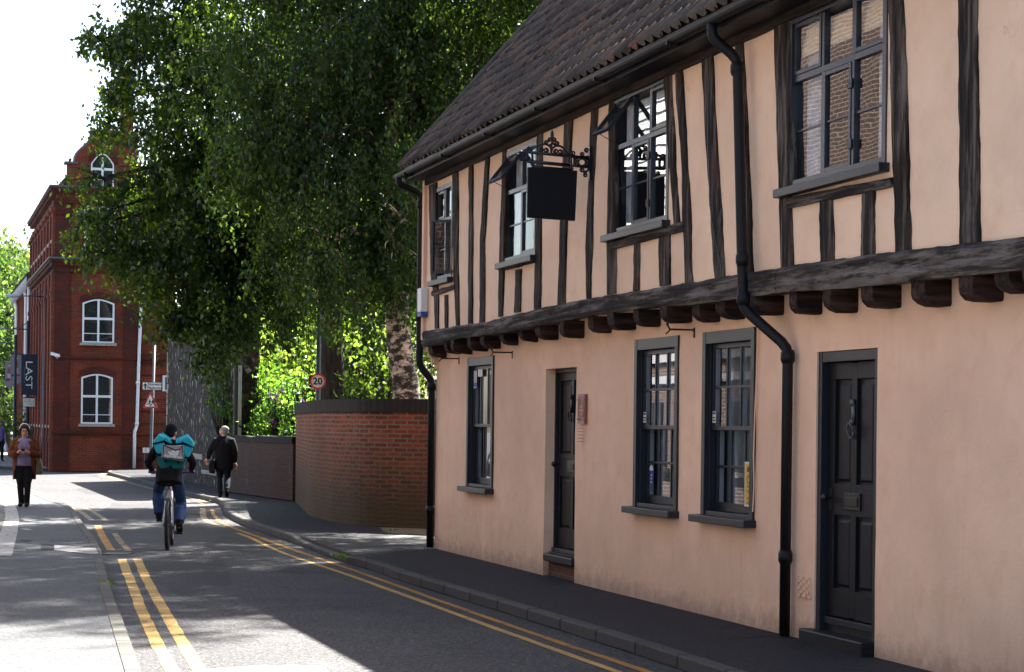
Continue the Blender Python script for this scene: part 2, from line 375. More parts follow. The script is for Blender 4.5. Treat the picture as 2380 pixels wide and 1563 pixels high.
M['red'] = paint('sign_red', (0.36, 0.018, 0.014), 0.4, 0.08)
M['sign_white'] = paint('sign_white', (0.68, 0.66, 0.60), 0.45, 0.08)
M['sign_black'] = paint('sign_black', (0.012, 0.012, 0.012), 0.5)
M['yellow'] = paint('sign_yellow', (0.62, 0.36, 0.02), 0.5)
M['blue'] = paint('sticker_blue', (0.02, 0.05, 0.30), 0.5)

# ================================================================ the timber framed house
HO = G(1010, 1275, 0.1); HO.z = 0.0
vx = ray(-207, 974); D = Vector((vx.x, 1, 0)).normalized(); NRM = Vector((-D.y, D.x, 0))   # along the street (away), out of the facade
H_ROT = math.atan2(-D.y, -D.x)
HF = Frame(HO, H_ROT)                     # local x: along the facade towards the camera, y: into the house, z: up
house = thing('timber_framed_house', 'pink plastered timber framed house with a jettied upper floor and a tiled roof', 'house', HO, H_ROT)
NU = 0.2                                  # how far the upper floor juts out
SEND = 23.0
def FH(px, py, n=0.0): return HF.hit(px, py, 1, -n)

def lump(x, z, a=0.012): return a * (noise.noise(Vector((x * 0.8, z * 0.8, 3.1))) + 0.5 * noise.noise(Vector((x * 2.3, z * 2.3, 7.7))))
def wall_with_holes(mb, x0, x1, z0, z1, holes, y, depth, step=0.3, amp=0.012):
    xs = {x0, x1}; zs = {z0, z1}
    for h in holes: xs |= {h[0], h[1]}; zs |= {h[2], h[3]}
    def fill(vals):
        vals = sorted(v for v in vals); out = []
        for a, b in zip(vals, vals[1:]):
            k = max(1, int((b - a) / step)); out += [a + (b - a) * i / k for i in range(k)]
        return out + [vals[-1]]
    xs = fill(v for v in xs if x0 <= v <= x1); zs = fill(v for v in zs if z0 <= v <= z1); idx = {}
    def vi(i, j):
        if (i, j) not in idx:
            idx[(i, j)] = len(mb.v); mb.v.append((xs[i], y - lump(xs[i], zs[j], amp), zs[j]))
        return idx[(i, j)]
    for i in range(len(xs) - 1):
        for j in range(len(zs) - 1):
            cx, cz = (xs[i] + xs[i + 1]) / 2, (zs[j] + zs[j + 1]) / 2
            if any(h[0] < cx < h[1] and h[2] < cz < h[3] for h in holes): continue
            mb.f.append((vi(i, j), vi(i + 1, j), vi(i + 1, j + 1), vi(i, j + 1)))
    for h in holes:                       # reveals
        hx = [v for v in xs if h[0] - 1e-6 <= v <= h[1] + 1e-6]; hz = [v for v in zs if h[2] - 1e-6 <= v <= h[3] + 1e-6]
        f = lambda a, b: (a, y - lump(a, b, amp), b)
        for a, b in zip(hx, hx[1:]):
            for zz in (h[2], h[3]): mb.q([f(a, zz), f(b, zz), (b, y + depth, zz), (a, y + depth, zz)])
        for a, b in zip(hz, hz[1:]):
            for xx in (h[0], h[1]): mb.q([f(xx, a), f(xx, b), (xx, y + depth, b), (xx, y + depth, a)])

WIN_G = [(1.585, 2.76), (7.665, 8.81), (9.40, 10.537)]
WZ = (0.99, 2.60)
D1 = (4.79, 5.855, 0.0, 2.385); D2 = (11.70, 12.71, 0.0, 2.353)
mb = MB()
wall_with_holes(mb, 0.0, SEND, 0.0, 2.95, [(a, b, *WZ) for a, b in WIN_G] + [D1, D2], 0.0, 0.28)
mb.q([(0, 0, 0), (0, 7.9, 0), (0, 7.9, 2.95), (0, 0, 2.95)]); mb.q([(SEND, 0, 0), (SEND, 7.9, 0), (SEND, 7.9, 2.95), (SEND, 0, 2.95)])
mb.q([(0, 7.9, 0), (SEND, 7.9, 0), (SEND, 7.9, 2.95), (0, 7.9, 2.95)])
mb.build('ground_floor_wall', M['plaster'], house, smooth=False)
UP = [(0.62, 1.50), (3.78, 5.02), (7.47, 9.00), (11.56, 13.20)]
UZ = (3.63, 4.93)
U_T = [4.84, 4.90, 4.96, 4.96]
mb = MB()
wall_with_holes(mb, 0.16, SEND, 2.86, 5.2, [(a, b, UZ[0], t) for (a, b), t in zip(UP, U_T)], -NU, 0.25, amp=0.008)
mb.q([(0.16, -NU, 2.86), (0.16, 7.9, 2.86), (0.16, 7.9, 5.2), (0.16, -NU, 5.2)])
mb.q([(SEND, -NU, 2.86), (SEND, 7.9, 2.86), (SEND, 7.9, 5.2), (SEND, -NU, 5.2)])
mb.q([(0.16, 7.92, 2.86), (SEND, 7.92, 2.86), (SEND, 7.92, 5.2), (0.16, 7.92, 5.2)])
mb.q([(0.16, -NU, 2.862), (SEND, -NU, 2.862), (SEND, 0.1, 2.862), (0.16, 0.1, 2.862)])
ridge_y0 = HF.hit(1275, 5, 0, -0.1)
EAVE_Y, EAVE_Z = -0.50, 5.19
PITCH = (ridge_y0.z - EAVE_Z) / (ridge_y0.y - EAVE_Y)
RIDGE_Y = 4.0; RIDGE_Z = EAVE_Z + PITCH * (RIDGE_Y - EAVE_Y)
for xx in (0.16, SEND):
    mb.q([(xx, -NU, 5.2), (xx, 7.92, 5.2), (xx, RIDGE_Y, RIDGE_Z - 0.2)])
mb.build('upper_floor_wall', M['plaster_up'], house)
print('pitch', math.degrees(math.atan(PITCH)), 'ridge', RIDGE_Z)
mb = MB()                                 # stepped brick corbels under the far corner of the upper floor
for k in range(5): mb.box(-0.06 - 0.0, 0.10, -0.045 * k - 0.02, 0.25, 2.50 + 0.075 * k, 2.57 + 0.075 * k)
mb.box(0.06, 0.158, -0.24, 0.25, 2.88, 5.0)
mb.build('corner_corbel', M['plaster'], house)
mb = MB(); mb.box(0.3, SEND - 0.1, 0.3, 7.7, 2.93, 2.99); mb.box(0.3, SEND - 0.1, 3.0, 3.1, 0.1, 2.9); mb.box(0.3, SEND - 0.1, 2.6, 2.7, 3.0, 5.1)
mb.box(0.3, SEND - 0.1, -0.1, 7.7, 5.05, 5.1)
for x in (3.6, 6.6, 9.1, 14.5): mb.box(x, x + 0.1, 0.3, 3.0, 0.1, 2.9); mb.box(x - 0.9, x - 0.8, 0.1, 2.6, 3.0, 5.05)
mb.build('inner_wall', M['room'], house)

# ---- exposed timbers
def stud(rows, n=NU, name='timber_stud', label=None, proud=0.022):
    rows = [((l + r) / 2 - (r - l) * .465, (l + r) / 2 + (r - l) * .465, y) for l, r, y in rows]; pts = [(FH(l, y, n + proud), FH(r, y, n + proud)) for l, r, y in rows]
    pts = sorted(((a.x, b.x, (a.z + b.z) / 2) for a, b in pts), key=lambda p: p[2])
    mb = MB(); N = 26; z0, z1 = pts[0][2], pts[-1][2]; rws = []; sd = random.random() * 50
    for i in range(N + 1):
        z = z0 + (z1 - z0) * i / N
        for a, b in zip(pts, pts[1:]):
            if a[2] <= z <= b[2] + 1e-6:
                t = (z - a[2]) / max(1e-6, b[2] - a[2]); l = a[0] + (b[0] - a[0]) * t; r = a[1] + (b[1] - a[1]) * t; break
        jl = 0.020 * noise.noise(Vector((sd, z * 3.2, 0))) + 0.011 * noise.noise(Vector((sd, z * 13, 5))); jr = 0.020 * noise.noise(Vector((sd + 9, z * 3.2, 0))) + 0.011 * noise.noise(Vector((sd + 9, z * 13, 5)))
        f = -n - proud + 0.006 * noise.noise(Vector((sd, z * 5, 9)))
        rws.append([(l + jl, -n + 0.03, z), (l + jl + 0.002, f + 0.008, z), (l + jl + 0.014, f, z), ((l + r) / 2, f - 0.003, z), (r + jr - 0.014, f, z), (r + jr - 0.002, f + 0.008, z), (r + jr, -n + 0.03, z)])
    mb.loft(rws); return mb.build(name, M['stud'], house)
STUDS = [
    [(995, 1013.5, 428), (999, 1013, 640), (1007, 1018, 690), (1009.5, 1018.5, 764)],
    [(1050, 1062.6, 396), (1052.5, 1064.6, 640), (1058.5, 1066, 764)],
    [(1032, 1039.3, 686), (1033, 1040, 766)],
    [(1088.4, 1097.4, 385), (1086.8, 1096, 640), (1086.3, 1096.2, 757)],
    [(1126, 1136, 366), (1113.7, 1125.2, 560), (1112.5, 1124.8, 750)],
    [(1166, 1175, 351), (1160.8, 1173, 518), (1155.5, 1167, 736)],
    [(1246.7, 1259, 310), (1242.5, 1257, 514), (1239.3, 1254.8, 718)],
    [(1195.5, 1210, 627), (1194, 1208, 726)],
    [(1310, 1330.5, 269), (1299.8, 1316, 514), (1293.7, 1311, 708)],
    [(1372, 1389, 245), (1365, 1379.5, 416), (1359, 1374.2, 600), (1361, 1372, 695)],
    [(1414, 1425, 228), (1410.2, 1426.6, 437), (1407.4, 1430.7, 600), (1408.2, 1430.7, 684)],
    [(1538, 1555, 141), (1549, 1566, 320), (1560.6, 1574.6, 480), (1564, 1579, 524)],
    [(1563, 1581.5, 130), (1583, 1597, 400), (1582, 1601, 430), (1590, 1608, 656)],
    [(1470.8, 1484, 563), (1469, 1483.5, 676)],
    [(1528.9, 1555.5, 545), (1529, 1556, 664)],
    [(1626, 1651, 92), (1638, 1664, 340), (1657.4, 1682, 647)],
    [(1704, 1725, 60), (1712, 1735, 330), (1725, 1748.4, 634)],
    [(1795, 1834, 20), (1799, 1836, 200), (1806, 1838, 430), (1813.4, 1842, 620)],
    [(1902, 1933, 463), (1903, 1938, 610)],
    [(2000.7, 2032, 442), (1998, 2030, 598)],
    [(2057, 2093, -70), (2066, 2103, 180), (2076, 2115, 588)],
    [(2222, 2268, -80), (2223.4, 2269, 10), (2225.5, 2276.5, 567)],
]
for r in STUDS: stud(r)
def mono_stud(x, w): 
    mb = MB(); mb.box(x, x + w, -NU - 0.02, -NU + 0.03, 2.98, 5.1); mb.build('timber_stud', M['stud'], house)
for x in (17.9, 16.5, 17.3, 18.4, 19.6, 20.8, 22.0): mono_stud(x, 0.2)
def rail(a, b, n=NU):      # a, b: (px, top, bottom) at its two ends
    ps = [FH(a[0], a[1], n + 0.03), FH(b[0], b[1], n + 0.03), FH(b[0], b[2], n + 0.03), FH(a[0], a[2], n + 0.03)]
    mb = MB(); rws = []
    for i in range(13):
        t = i / 12; x = ps[0].x + (ps[1].x - ps[0].x) * t; zt = ps[0].z + (ps[1].z - ps[0].z) * t; zb = ps[3].z + (ps[2].z - ps[3].z) * t
        j = 0.008 * noise.noise(Vector((x * 4, 1, 2))); k = 0.008 * noise.noise(Vector((x * 4, 7, 2)))
        rws.append([(x, -n + 0.02, zt + j), (x, -n - 0.032, zt + j - 0.006), (x, -n - 0.036, (zt + zb) / 2), (x, -n - 0.032, zb + k + 0.006), (x, -n + 0.02, zb + k)])
    mb.loft(rws); mb.build('timber_rail', M['beam'], house)
rail((1003, 676, 690), (1056, 661, 672)); rail((1159, 614, 632), (1240, 594, 611)); rail((1420, 562, 581), (1588, 513, 538)); rail((1829, 458, 486), (2069, 411, 436))
# bressummer beam
bt = [(991, 768), (1126, 747.9), (1248.7, 717), (1363, 694.5), (1424.5, 684), (1543, 666), (1685, 643), (1746, 632), (1818.6, 619), (1933, 603.6), (2037, 590.5), (2219, 567), (2380, 549)]
bb = [(991, 805), (1064.7, 786.6), (1158.7, 776), (1285.5, 749.7), (1351, 737.5), (1453, 721), (1531, 713), (1600, 709), (1685, 698), (1746, 689), (1818.6, 679), (1959, 671), (2141, 650), (2219, 642.5), (2380, 627)]
tp = sorted((p.x, p.z) for p in (FH(a, b, NU + 0.06) for a, b in bt)); bp = sorted((p.x, p.z) for p in (FH(a, b, NU + 0.06) for a, b in bb))
tp.append((SEND, 2.96)); bp.append((SEND, 2.74))
def interp(pl, x): return float(np.interp(x, [p[0] for p in pl], [p[1] for p in pl]))
def beam(x0, x1, name='bressummer_beam', n=NU):
    mb = MB(); rws = []; N = int((x1 - x0) / 0.07)
    for i in range(N + 1):
        x = x0 + (x1 - x0) * i / N; zt, zb = interp(tp, x), interp(bp, x)
        j = [0.016 * noise.noise(Vector((x * 3.0, k * 3.3, 4))) + 0.010 * noise.noise(Vector((x * 11.0, k * 3.3, 8))) for k in range(6)]
        h = zt - zb
        rws.append([(x, -n + 0.02, zt), (x, -n - 0.035 + j[0] * .4, zt + j[1] * .6), (x, -n - 0.06 + j[2] * .6, zt - h * .22 + j[3] * .3), (x, -n - 0.052 + j[3], zt - h * .5),
                    (x, -n - 0.066 + j[4] * .6, zb + h * .25), (x, -n - 0.05 + j[5] * .4, zb + j[0] * .5), (x, -n + 0.02, zb + j[1] * .3), (x, 0.05, zb + .02), (x, 0.05, zt)])
    mb.loft(rws); return mb.build(name, M['beam'], house)
beam(0.19, FH(1064, 770, NU).x - 0.25); beam(FH(1064, 770, NU).x - 0.24, FH(1818, 650, NU).x); beam(FH(1818, 650, NU).x + 0.012, SEND)
# joist ends
JR = [1034, 1066.7, 1093, 1129, 1158.7, 1199.6, 1245.8, 1292.5, 1352, 1416.4, 1473, 1529.7, 1602.5, 1668, 1725, 1814, 1903.5, 1988, 2086.6, 2203.7, 2324.4]
JB = [829, 821, 821, 815, 808, 800, 793, 785, 784, 767, 760, 754, 746, 746, 739, 728, 728.5, 722, 713, 707.6, 697]
xs_j = []
for px, py in zip(JR, JB): xs_j.append((FH(px, py, 0.03).x, FH(px, py, 0.10).z))
x = xs_j[-1][0]
while x < SEND - 1: x += 0.42; xs_j.append((x, 2.62))
for k, (x, zb) in enumerate(xs_j):
    zb = max(2.58, min(2.70, zb)); w = 0.125 + 0.085 * random.random(); zt = interp(bp, x) + 0.01; pr = NU - 0.02 + 0.085 * random.random(); mb = MB(); rws = []
    for y, dz in ((0.06, 0.0), (-pr + 0.11, 0.0), (-pr + 0.05, 0.012), (-pr + 0.012, 0.045), (-pr, 0.085)):
        g = lambda a: 0.016 * noise.noise(Vector((k * 7.1, y * 9, a)))
        rws.append([(x - w + g(1), y, zb + dz + g(2)), (x - 0.012 + g(3), y, zb + dz + g(2)), (x + g(3), y, zb + dz + 0.015), (x + g(4), y, zt), (x - w + g(1), y, zt)])
    mb.loft(rws); mb.build('joist_end', M['joist'], house, bevel=0.006)
# wall plate under the eaves
mb = MB(); rws = []
for i in range(120):
    x = 0.17 + (SEND - 0.17) * i / 119; j = 0.012 * noise.noise(Vector((x * 1.6, 0, 3))); k = 0.01 * noise.noise(Vector((x * 3, 4, 3)))
    rws.append([(x, -NU + 0.02, 5.2), (x, -NU - 0.04, 5.2), (x, -NU - 0.045 + k, 5.05), (x, -NU - 0.04, 4.93 + j), (x, -NU + 0.02, 4.93 + j)])
mb.loft(rws); mb.build('wall_plate', M['plate'], house)

# ---- roof: every tile is modelled, the courses lap like pantiles
roof_mat = NT('clay_pantiles'); gi = roof_mat.n('NewGeometry'); rn = gi.outputs['Random Per Island']; v = roof_mat.coord()
c = roof_mat.ramp(rn, [(0.0, (0.040, 0.036, 0.030)), (0.4, (0.078, 0.067, 0.054)), (0.8, (0.120, 0.098, 0.076)), (0.98, (0.15, 0.10, 0.07)), (1.0, (0.24, 0.095, 0.055))])
c = roof_mat.mix(roof_mat.ramp(roof_mat.noise(v, 5, 5, 0.7), [(0.45, 0.0), (0.75, 0.65)]), c, (0.022, 0.021, 0.02))
c = roof_mat.mix(roof_mat.ramp(roof_mat.noise(v, 38, 3, 0.7), [(0.60, 0.0), (0.70, 0.7)]), c, (0.26, 0.25, 0.21))
roof_mat.bump(roof_mat.noise(v, 45, 4), 0.5, 0.01); M['tile'] = roof_mat.fin(c, 0.8, 0.3)
sl = Vector((0, 1, PITCH)).normalized(); upn = Vector((0, -PITCH, 1)).normalized(); slope_len = (RIDGE_Y - EAVE_Y) / sl.y
def roof_slope(sl_v, up_v, eave, sgn):
    mb = MB(); tw = 0.205; ce = 0.285; nc = int(slope_len / ce) + 1; nx = int((SEND + 0.25) / tw)
    prof = [(t / 8, 0.062 * math.exp(-((t / 8 - 0.40) / 0.17) ** 2) - 0.012 * math.sin(math.pi * t / 8)) for t in range(9)]
    for cidx in range(nc):
        for i in range(nx):
            x0 = -0.12 + i * tw; jj = random.uniform(-0.012, 0.012); lift = random.uniform(0, 0.008); rt = random.uniform(-0.012, 0.012); b = len(mb.v)
            sag = 0.035 * noise.noise(Vector((x0 * 0.22, cidx * 0.25, 1))) - 0.03
            L0 = cidx * ce + jj; L1 = min(L0 + ce + 0.06, slope_len)
            for (L, hgt) in ((L0, 0.026 + lift), (L1, 0.004)):
                for t, h in prof:
                    p = Vector(eave) + sl_v * L + up_v * (h + hgt + sag) ; mb.v.append((x0 + t * tw * 1.04 + rt * (1 if L == L0 else -1), p.y, p.z))
            for t, h in prof:
                p = Vector(eave) + sl_v * L0 + up_v * (h + 0.006 + lift + sag); mb.v.append((x0 + t * tw * 1.04 + rt, p.y, p.z))
            for k in range(8):
                mb.f.append((b + k, b + k + 1, b + 9 + k + 1, b + 9 + k)); mb.f.append((b + 18 + k, b + 18 + k + 1, b + k + 1, b + k))
    return mb
mb = roof_slope(sl, upn, (0, EAVE_Y, EAVE_Z), 1)
roof = mb.build('roof', M['tile'], house, smooth=True, uv=False)
mb = MB(); by = 2 * RIDGE_Y - EAVE_Y
mb.q([(-0.12, by, EAVE_Z), (SEND + .12, by, EAVE_Z), (SEND + .12, RIDGE_Y, RIDGE_Z), (-0.12, RIDGE_Y, RIDGE_Z)])
mb.q([(-0.12, EAVE_Y + .02, EAVE_Z - .05), (SEND + .12, EAVE_Y + .02, EAVE_Z - .05), (SEND + .12, RIDGE_Y, RIDGE_Z - .05), (-0.12, RIDGE_Y, RIDGE_Z - .05)])
mb.build('roof_lining', M['dark'], house)
mb = MB()
for k in range(52): 
    x = -0.14 + k * 0.45; mb.tube([(x, RIDGE_Y, RIDGE_Z - 0.02), (x + 0.46, RIDGE_Y, RIDGE_Z - 0.02)], [0.13, 0.12], 10)
mb.build('ridge_tile', M['tile'], house, smooth=True, uv=False)
mb = MB()                                  # mortar and tile edge along the far verge
vp = [Vector((-0.10, EAVE_Y, EAVE_Z)) + sl * (slope_len * t / 16) + upn * 0.03 for t in range(17)]
mb.tube(vp, 0.045, 6); mb.build('verge', M['tile'], house, smooth=True, uv=False)
mb = MB(); mb.box(0.02, SEND, -0.47, -0.45, 5.0, 5.17); mb.box(0.02, SEND, -0.45, -NU - 0.01, 5.0, 5.02); mb.build('fascia', M['black_gloss'], house)
mb = MB()                                  # half round gutter
gp = [(-0.055 * math.cos(a) - 0.535, -0.058 * math.sin(a) + 5.085) for a in [math.pi * k / 8 for k in range(9)]] + [(0.048 * math.cos(math.pi * (1 - k / 8) + math.pi) * -1 - 0.535, -0.05 * math.sin(math.pi * (1 - k / 8)) + 5.085) for k in range(9)]
rws = []
for i in range(60):
    x = -0.16 + (SEND + 0.16) * i / 59; s = 0.012 * noise.noise(Vector((x * 0.4, 2, 2)))
    rws.append([(x, p[0], p[1] + s) for p in gp])
mb.loft(rws); gut = mb.build('gutter', M['black_gloss'], house, smooth=False)
mb = MB()
for i in range(12):
    mb = MB(); mb.box(0.4 + 1.9 * i, 0.43 + 1.9 * i, -0.594, -0.47, 5.02, 5.055); mb.build('gutter_bracket', M['black_gloss'], gut)
def pipe(pts, r, name='downpipe', collars=(), mat='black_gloss', parent=house):
    mb = MB(); P = [Vector(p) for p in pts]; out = [P[0]]
    for a, b, c in zip(P, P[1:], P[2:]):
        e = min(0.07, (b - a).length * .45, (c - b).length * .45); p0 = b + (a - b).normalized() * e; p2 = b + (c - b).normalized() * e
        out += [p0, (p0 + b * 2 + p2) / 4, p2]
    out.append(P[-1]); mb.tube(out, r, 14); o = mb.build(name, M[mat], parent, smooth=True)
    if collars:
        for c, ax in collars:
            mb = MB(); c = Vector(c); ax = Vector(ax)
            mb.tube([c - ax * .055, c - ax * .04, c - ax * .035, c + ax * .03, c + ax * .035, c + ax * .05], [r * 1.16, r * 1.16, r * 1.32, r * 1.32, r * 1.16, r * 1.16], 14)
            mb.build('pipe_collar', M[mat], o, smooth=True)
    return o
py_ = -NU - 0.13
px_u = FH(1727.6, 690, NU + 0.13).x; px_t = FH(1712, 300, NU + .13).x; xg = FH(1829, 1100, 0.07).x
pipe([(px_t - 0.05, -0.535, 5.04), (px_t - 0.05, -0.535, 4.93), (px_t, py_, 4.76), (px_u, py_, 2.72), (xg, -0.075, 2.40), (xg, -0.075, 0.11)], 0.043,
     collars=[((px_t, py_, 4.68), (0, 0, 1)), ((px_u - .02, py_, 3.12), (0, 0, 1)), ((px_u, py_, 2.80), (0, 0, 1)), ((xg, -.075, 2.33), (0, 0, 1)), ((xg, -.075, 0.74), (0, 0, 1))])
xl = -0.07
pipe([(-0.05, -0.535, 5.04), (-0.05, -0.535, 4.97), (xl, -0.22, 4.85), (xl, -0.22, 2.55), (xl + .02, -0.05, 2.35), (xl + .02, -0.05, 0.11)], 0.05,
     collars=[((xl, -.22, 4.7), (0, 0, 1)), ((xl, -.22, 3.2), (0, 0, 1)), ((xl + .02, -.05, 2.27), (0, 0, 1)), ((xl + .02, -.05, 0.62), (0, 0, 1))])

# ---- sash windows of the ground floor
def sash_window(x0, x1, z0, z1, label, cols=3, rows=2):
    fw = 0.075; mb = MB()
    mb.box(x0, x0 + fw, -0.022, 0.20, z0, z1); mb.box(x1 - fw, x1, -0.022, 0.20, z0, z1); mb.box(x0 + fw, x1 - fw, -0.019, 0.20, z1 - fw - .03, z1 - .001); mb.box(x0 + fw, x1 - fw, -0.010, 0.20, z0 + .002, z0 + 0.035)
    mb.box(x0 + fw, x0 + fw + .02, 0.02, .035, z0 + .036, z1 - .11); mb.box(x1 - fw - .02, x1 - fw, 0.02, .035, z0 + .036, z1 - .11)
    w = mb.build('window', M['grey_paint'], house, bevel=0.003); tag(w, label)
    mb = MB(); mb.box(x0 - 0.06, x1 + 0.035, -0.115, 0.02, z0 - 0.065, z0 - 0.002); mb.build('sill', M['grey_paint'], w, bevel=0.006)
    a, b = x0 + fw + .003, x1 - fw - .003; zm = z0 + (z1 - z0) * 0.475; g = MB(); wm = MB()
    for y, za, zb in ((0.038, zm - 0.02, z1 - fw - .034), (0.085, z0 + .038, zm + 0.018)):
        mb = MB(); st = 0.042; bot = 0.075 if y > .05 else 0.038
        mb.box(a, a + st, y, y + .04, za, zb); mb.box(b - st, b, y, y + .04, za, zb); mb.box(a + st, b - st, y + .001, y + .039, zb - .04, zb - .001); mb.box(a + st, b - st, y + .001, y + .039, za + .001, za + bot)
        for k in range(1, cols): x = a + st + (b - a - 2 * st) * k / cols; mb.box(x - .011, x + .011, y + .003, y + .018, za + bot, zb - .04)
        for k in range(1, rows): z = za + bot + (zb - .04 - za - bot) * k / rows; mb.box(a + st, b - st, y + .004, y + .017, z - .011, z + .011)
        mb.build('sash', M['grey_paint'], w, bevel=0.002)
        for k in range(0, cols): x = a + st + (b - a - 2 * st) * k / cols; wm.box(x - .010, x + .010, y + .025, y + .062, za + bot, zb - .04)
        for k in range(1, rows): z = za + bot + (zb - .04 - za - bot) * k / rows; wm.box(a + st, b - st, y + .026, y + .04, z - .009, z + .009)
        g.q([(a + st, y + .021, za + bot), (b - st, y + .021, za + bot), (b - st, y + .021, zb - .04), (a + st, y + .021, zb - .04)])
    g.build('pane', M['glass'], w); wm.build('glazing_bar', M['white_dull'], w)
    mb = MB(); mb.box(x0 + .03, x0 + .07, .21, .6, z0, z1); mb.box(x1 - .07, x1 - .03, .21, .6, z0, z1); mb.build('shutter_case', M['white_dull'], w)
    return w
w1 = sash_window(*WIN_G[0], *WZ, 'narrow looking sash window beside the far corner, with stickers in the glass', 3, 1)
w2 = sash_window(*WIN_G[1], *WZ, 'sash window between the reddish plaque and the window with the yellow poster')
w3 = sash_window(*WIN_G[2], *WZ, 'sash window beside the black downpipe, with a yellow poster')
def sticker(w, x, z, sx, sz, y, mat, body=None, bm='sign_black', size=.03):
    mb = MB(); mb.box(x, x + sx, y, y + .002, z, z + sz); o = mb.build('sticker', M[mat], w)
    if body:
        t = MB(); t.text(body, (x + sx / 2, y - .002, z + sz / 2), (1, 0, 0), (0, 0, 1), size); t.mesh
        t.build('sticker', M[bm], w, norm=False)
x0, x1 = WIN_G[0]; sticker(w1, x0 + .15, 2.22, .14, .22, .030, 'white_dull'); sticker(w1, x0 + .34, 2.36, .2, .09, .030, 'sign_white', 'L', 'blue', .08)
sticker(w1, x0 + .15, 2.24, .14, .05, .0285, 'blue'); sticker(w1, x1 - .3, 2.38, .14, .04, .030, 'sign_white')
for k in range(6): sticker(w1, x0 + .52 + .02 * (k % 2), 1.28 + .12 * k, .16, .085, .130, ('sign_white', 'white_dull', 'plaque')[k % 3])
for k in range(3): sticker(w1, x0 + .60, 1.80 + .1 * k, .07, .07, .080, 'white_dull')
for w, (x0, x1) in ((w2, WIN_G[1]), (w3, WIN_G[2])):
    sticker(w, x0 + .13, 1.80, .075, .10, .032, 'sign_white'); sticker(w, x0 + .137, 1.815, .06, .012, .0305, 'sign_black'); sticker(w, x0 + .137, 1.84, .06, .012, .0305, 'sign_black'); sticker(w, x0 + .137, 1.875, .06, .018, .0305, 'sign_black')
x0, x1 = WIN_G[1]
mb = MB(); mb.prism([(.05 * math.cos(a), .05 * math.sin(a)) for a in [math.pi * k / 8 for k in range(9)]] + [(-.02, -.16), (0, -.19), (.02, -.16)], (x0 + .25, .078, 1.34), (1, 0, 0), (0, 0, 1), (0, .002, 0)); mb.build('sticker', M['blue'], w2)
mb = MB(); mb.prism([(.05 * math.cos(a), .05 * math.sin(a)) for a in [math.pi * k / 8 for k in range(9)]], (x0 + .25, .076, 1.34), (1, 0, 0), (0, 0, 1), (0, .001, 0)); mb.build('sticker', M['sign_white'], w2)
for k, t in enumerate(('WE', 'ARE', 'ON')):
    mb = MB(); mb.box(x0 + .235, x0 + .265, .0755, .0765, 1.29 - .035 * k, 1.305 - .035 * k); mb.build('sticker', M['sign_white'], w2)
x0, x1 = WIN_G[2]
sticker(w3, x1 - .395, 1.09, .21, .38, .079, 'sign_white'); sticker(w3, x1 - .38, 1.105, .18, .35, .0775, 'yellow')
mb = MB()
for s_, z_, t_ in ((.10, 1.315, 'C'), (.034, 1.26, 'THE'), (.034, 1.215, 'THIS'), (.03, 1.16, 'SAT'), (.03, 1.12, '8 PM')): mb.text(t_, (x1 - .31, .0765, z_), (1, 0, 0), (0, 0, 1), s_, bold=.001)
mb.build('sticker', M['sign_black'], w3, norm=False)
mb = MB(); mb.prism([(-.03, 0), (.03, 0), (.035, .03), (.01, .05), (-.02, .04)], (x1 - .31, .0765, 1.385), (1, 0, 0), (0, 0, 1), (0, .0008, 0)); mb.build('sticker', M['sign_black'], w3)

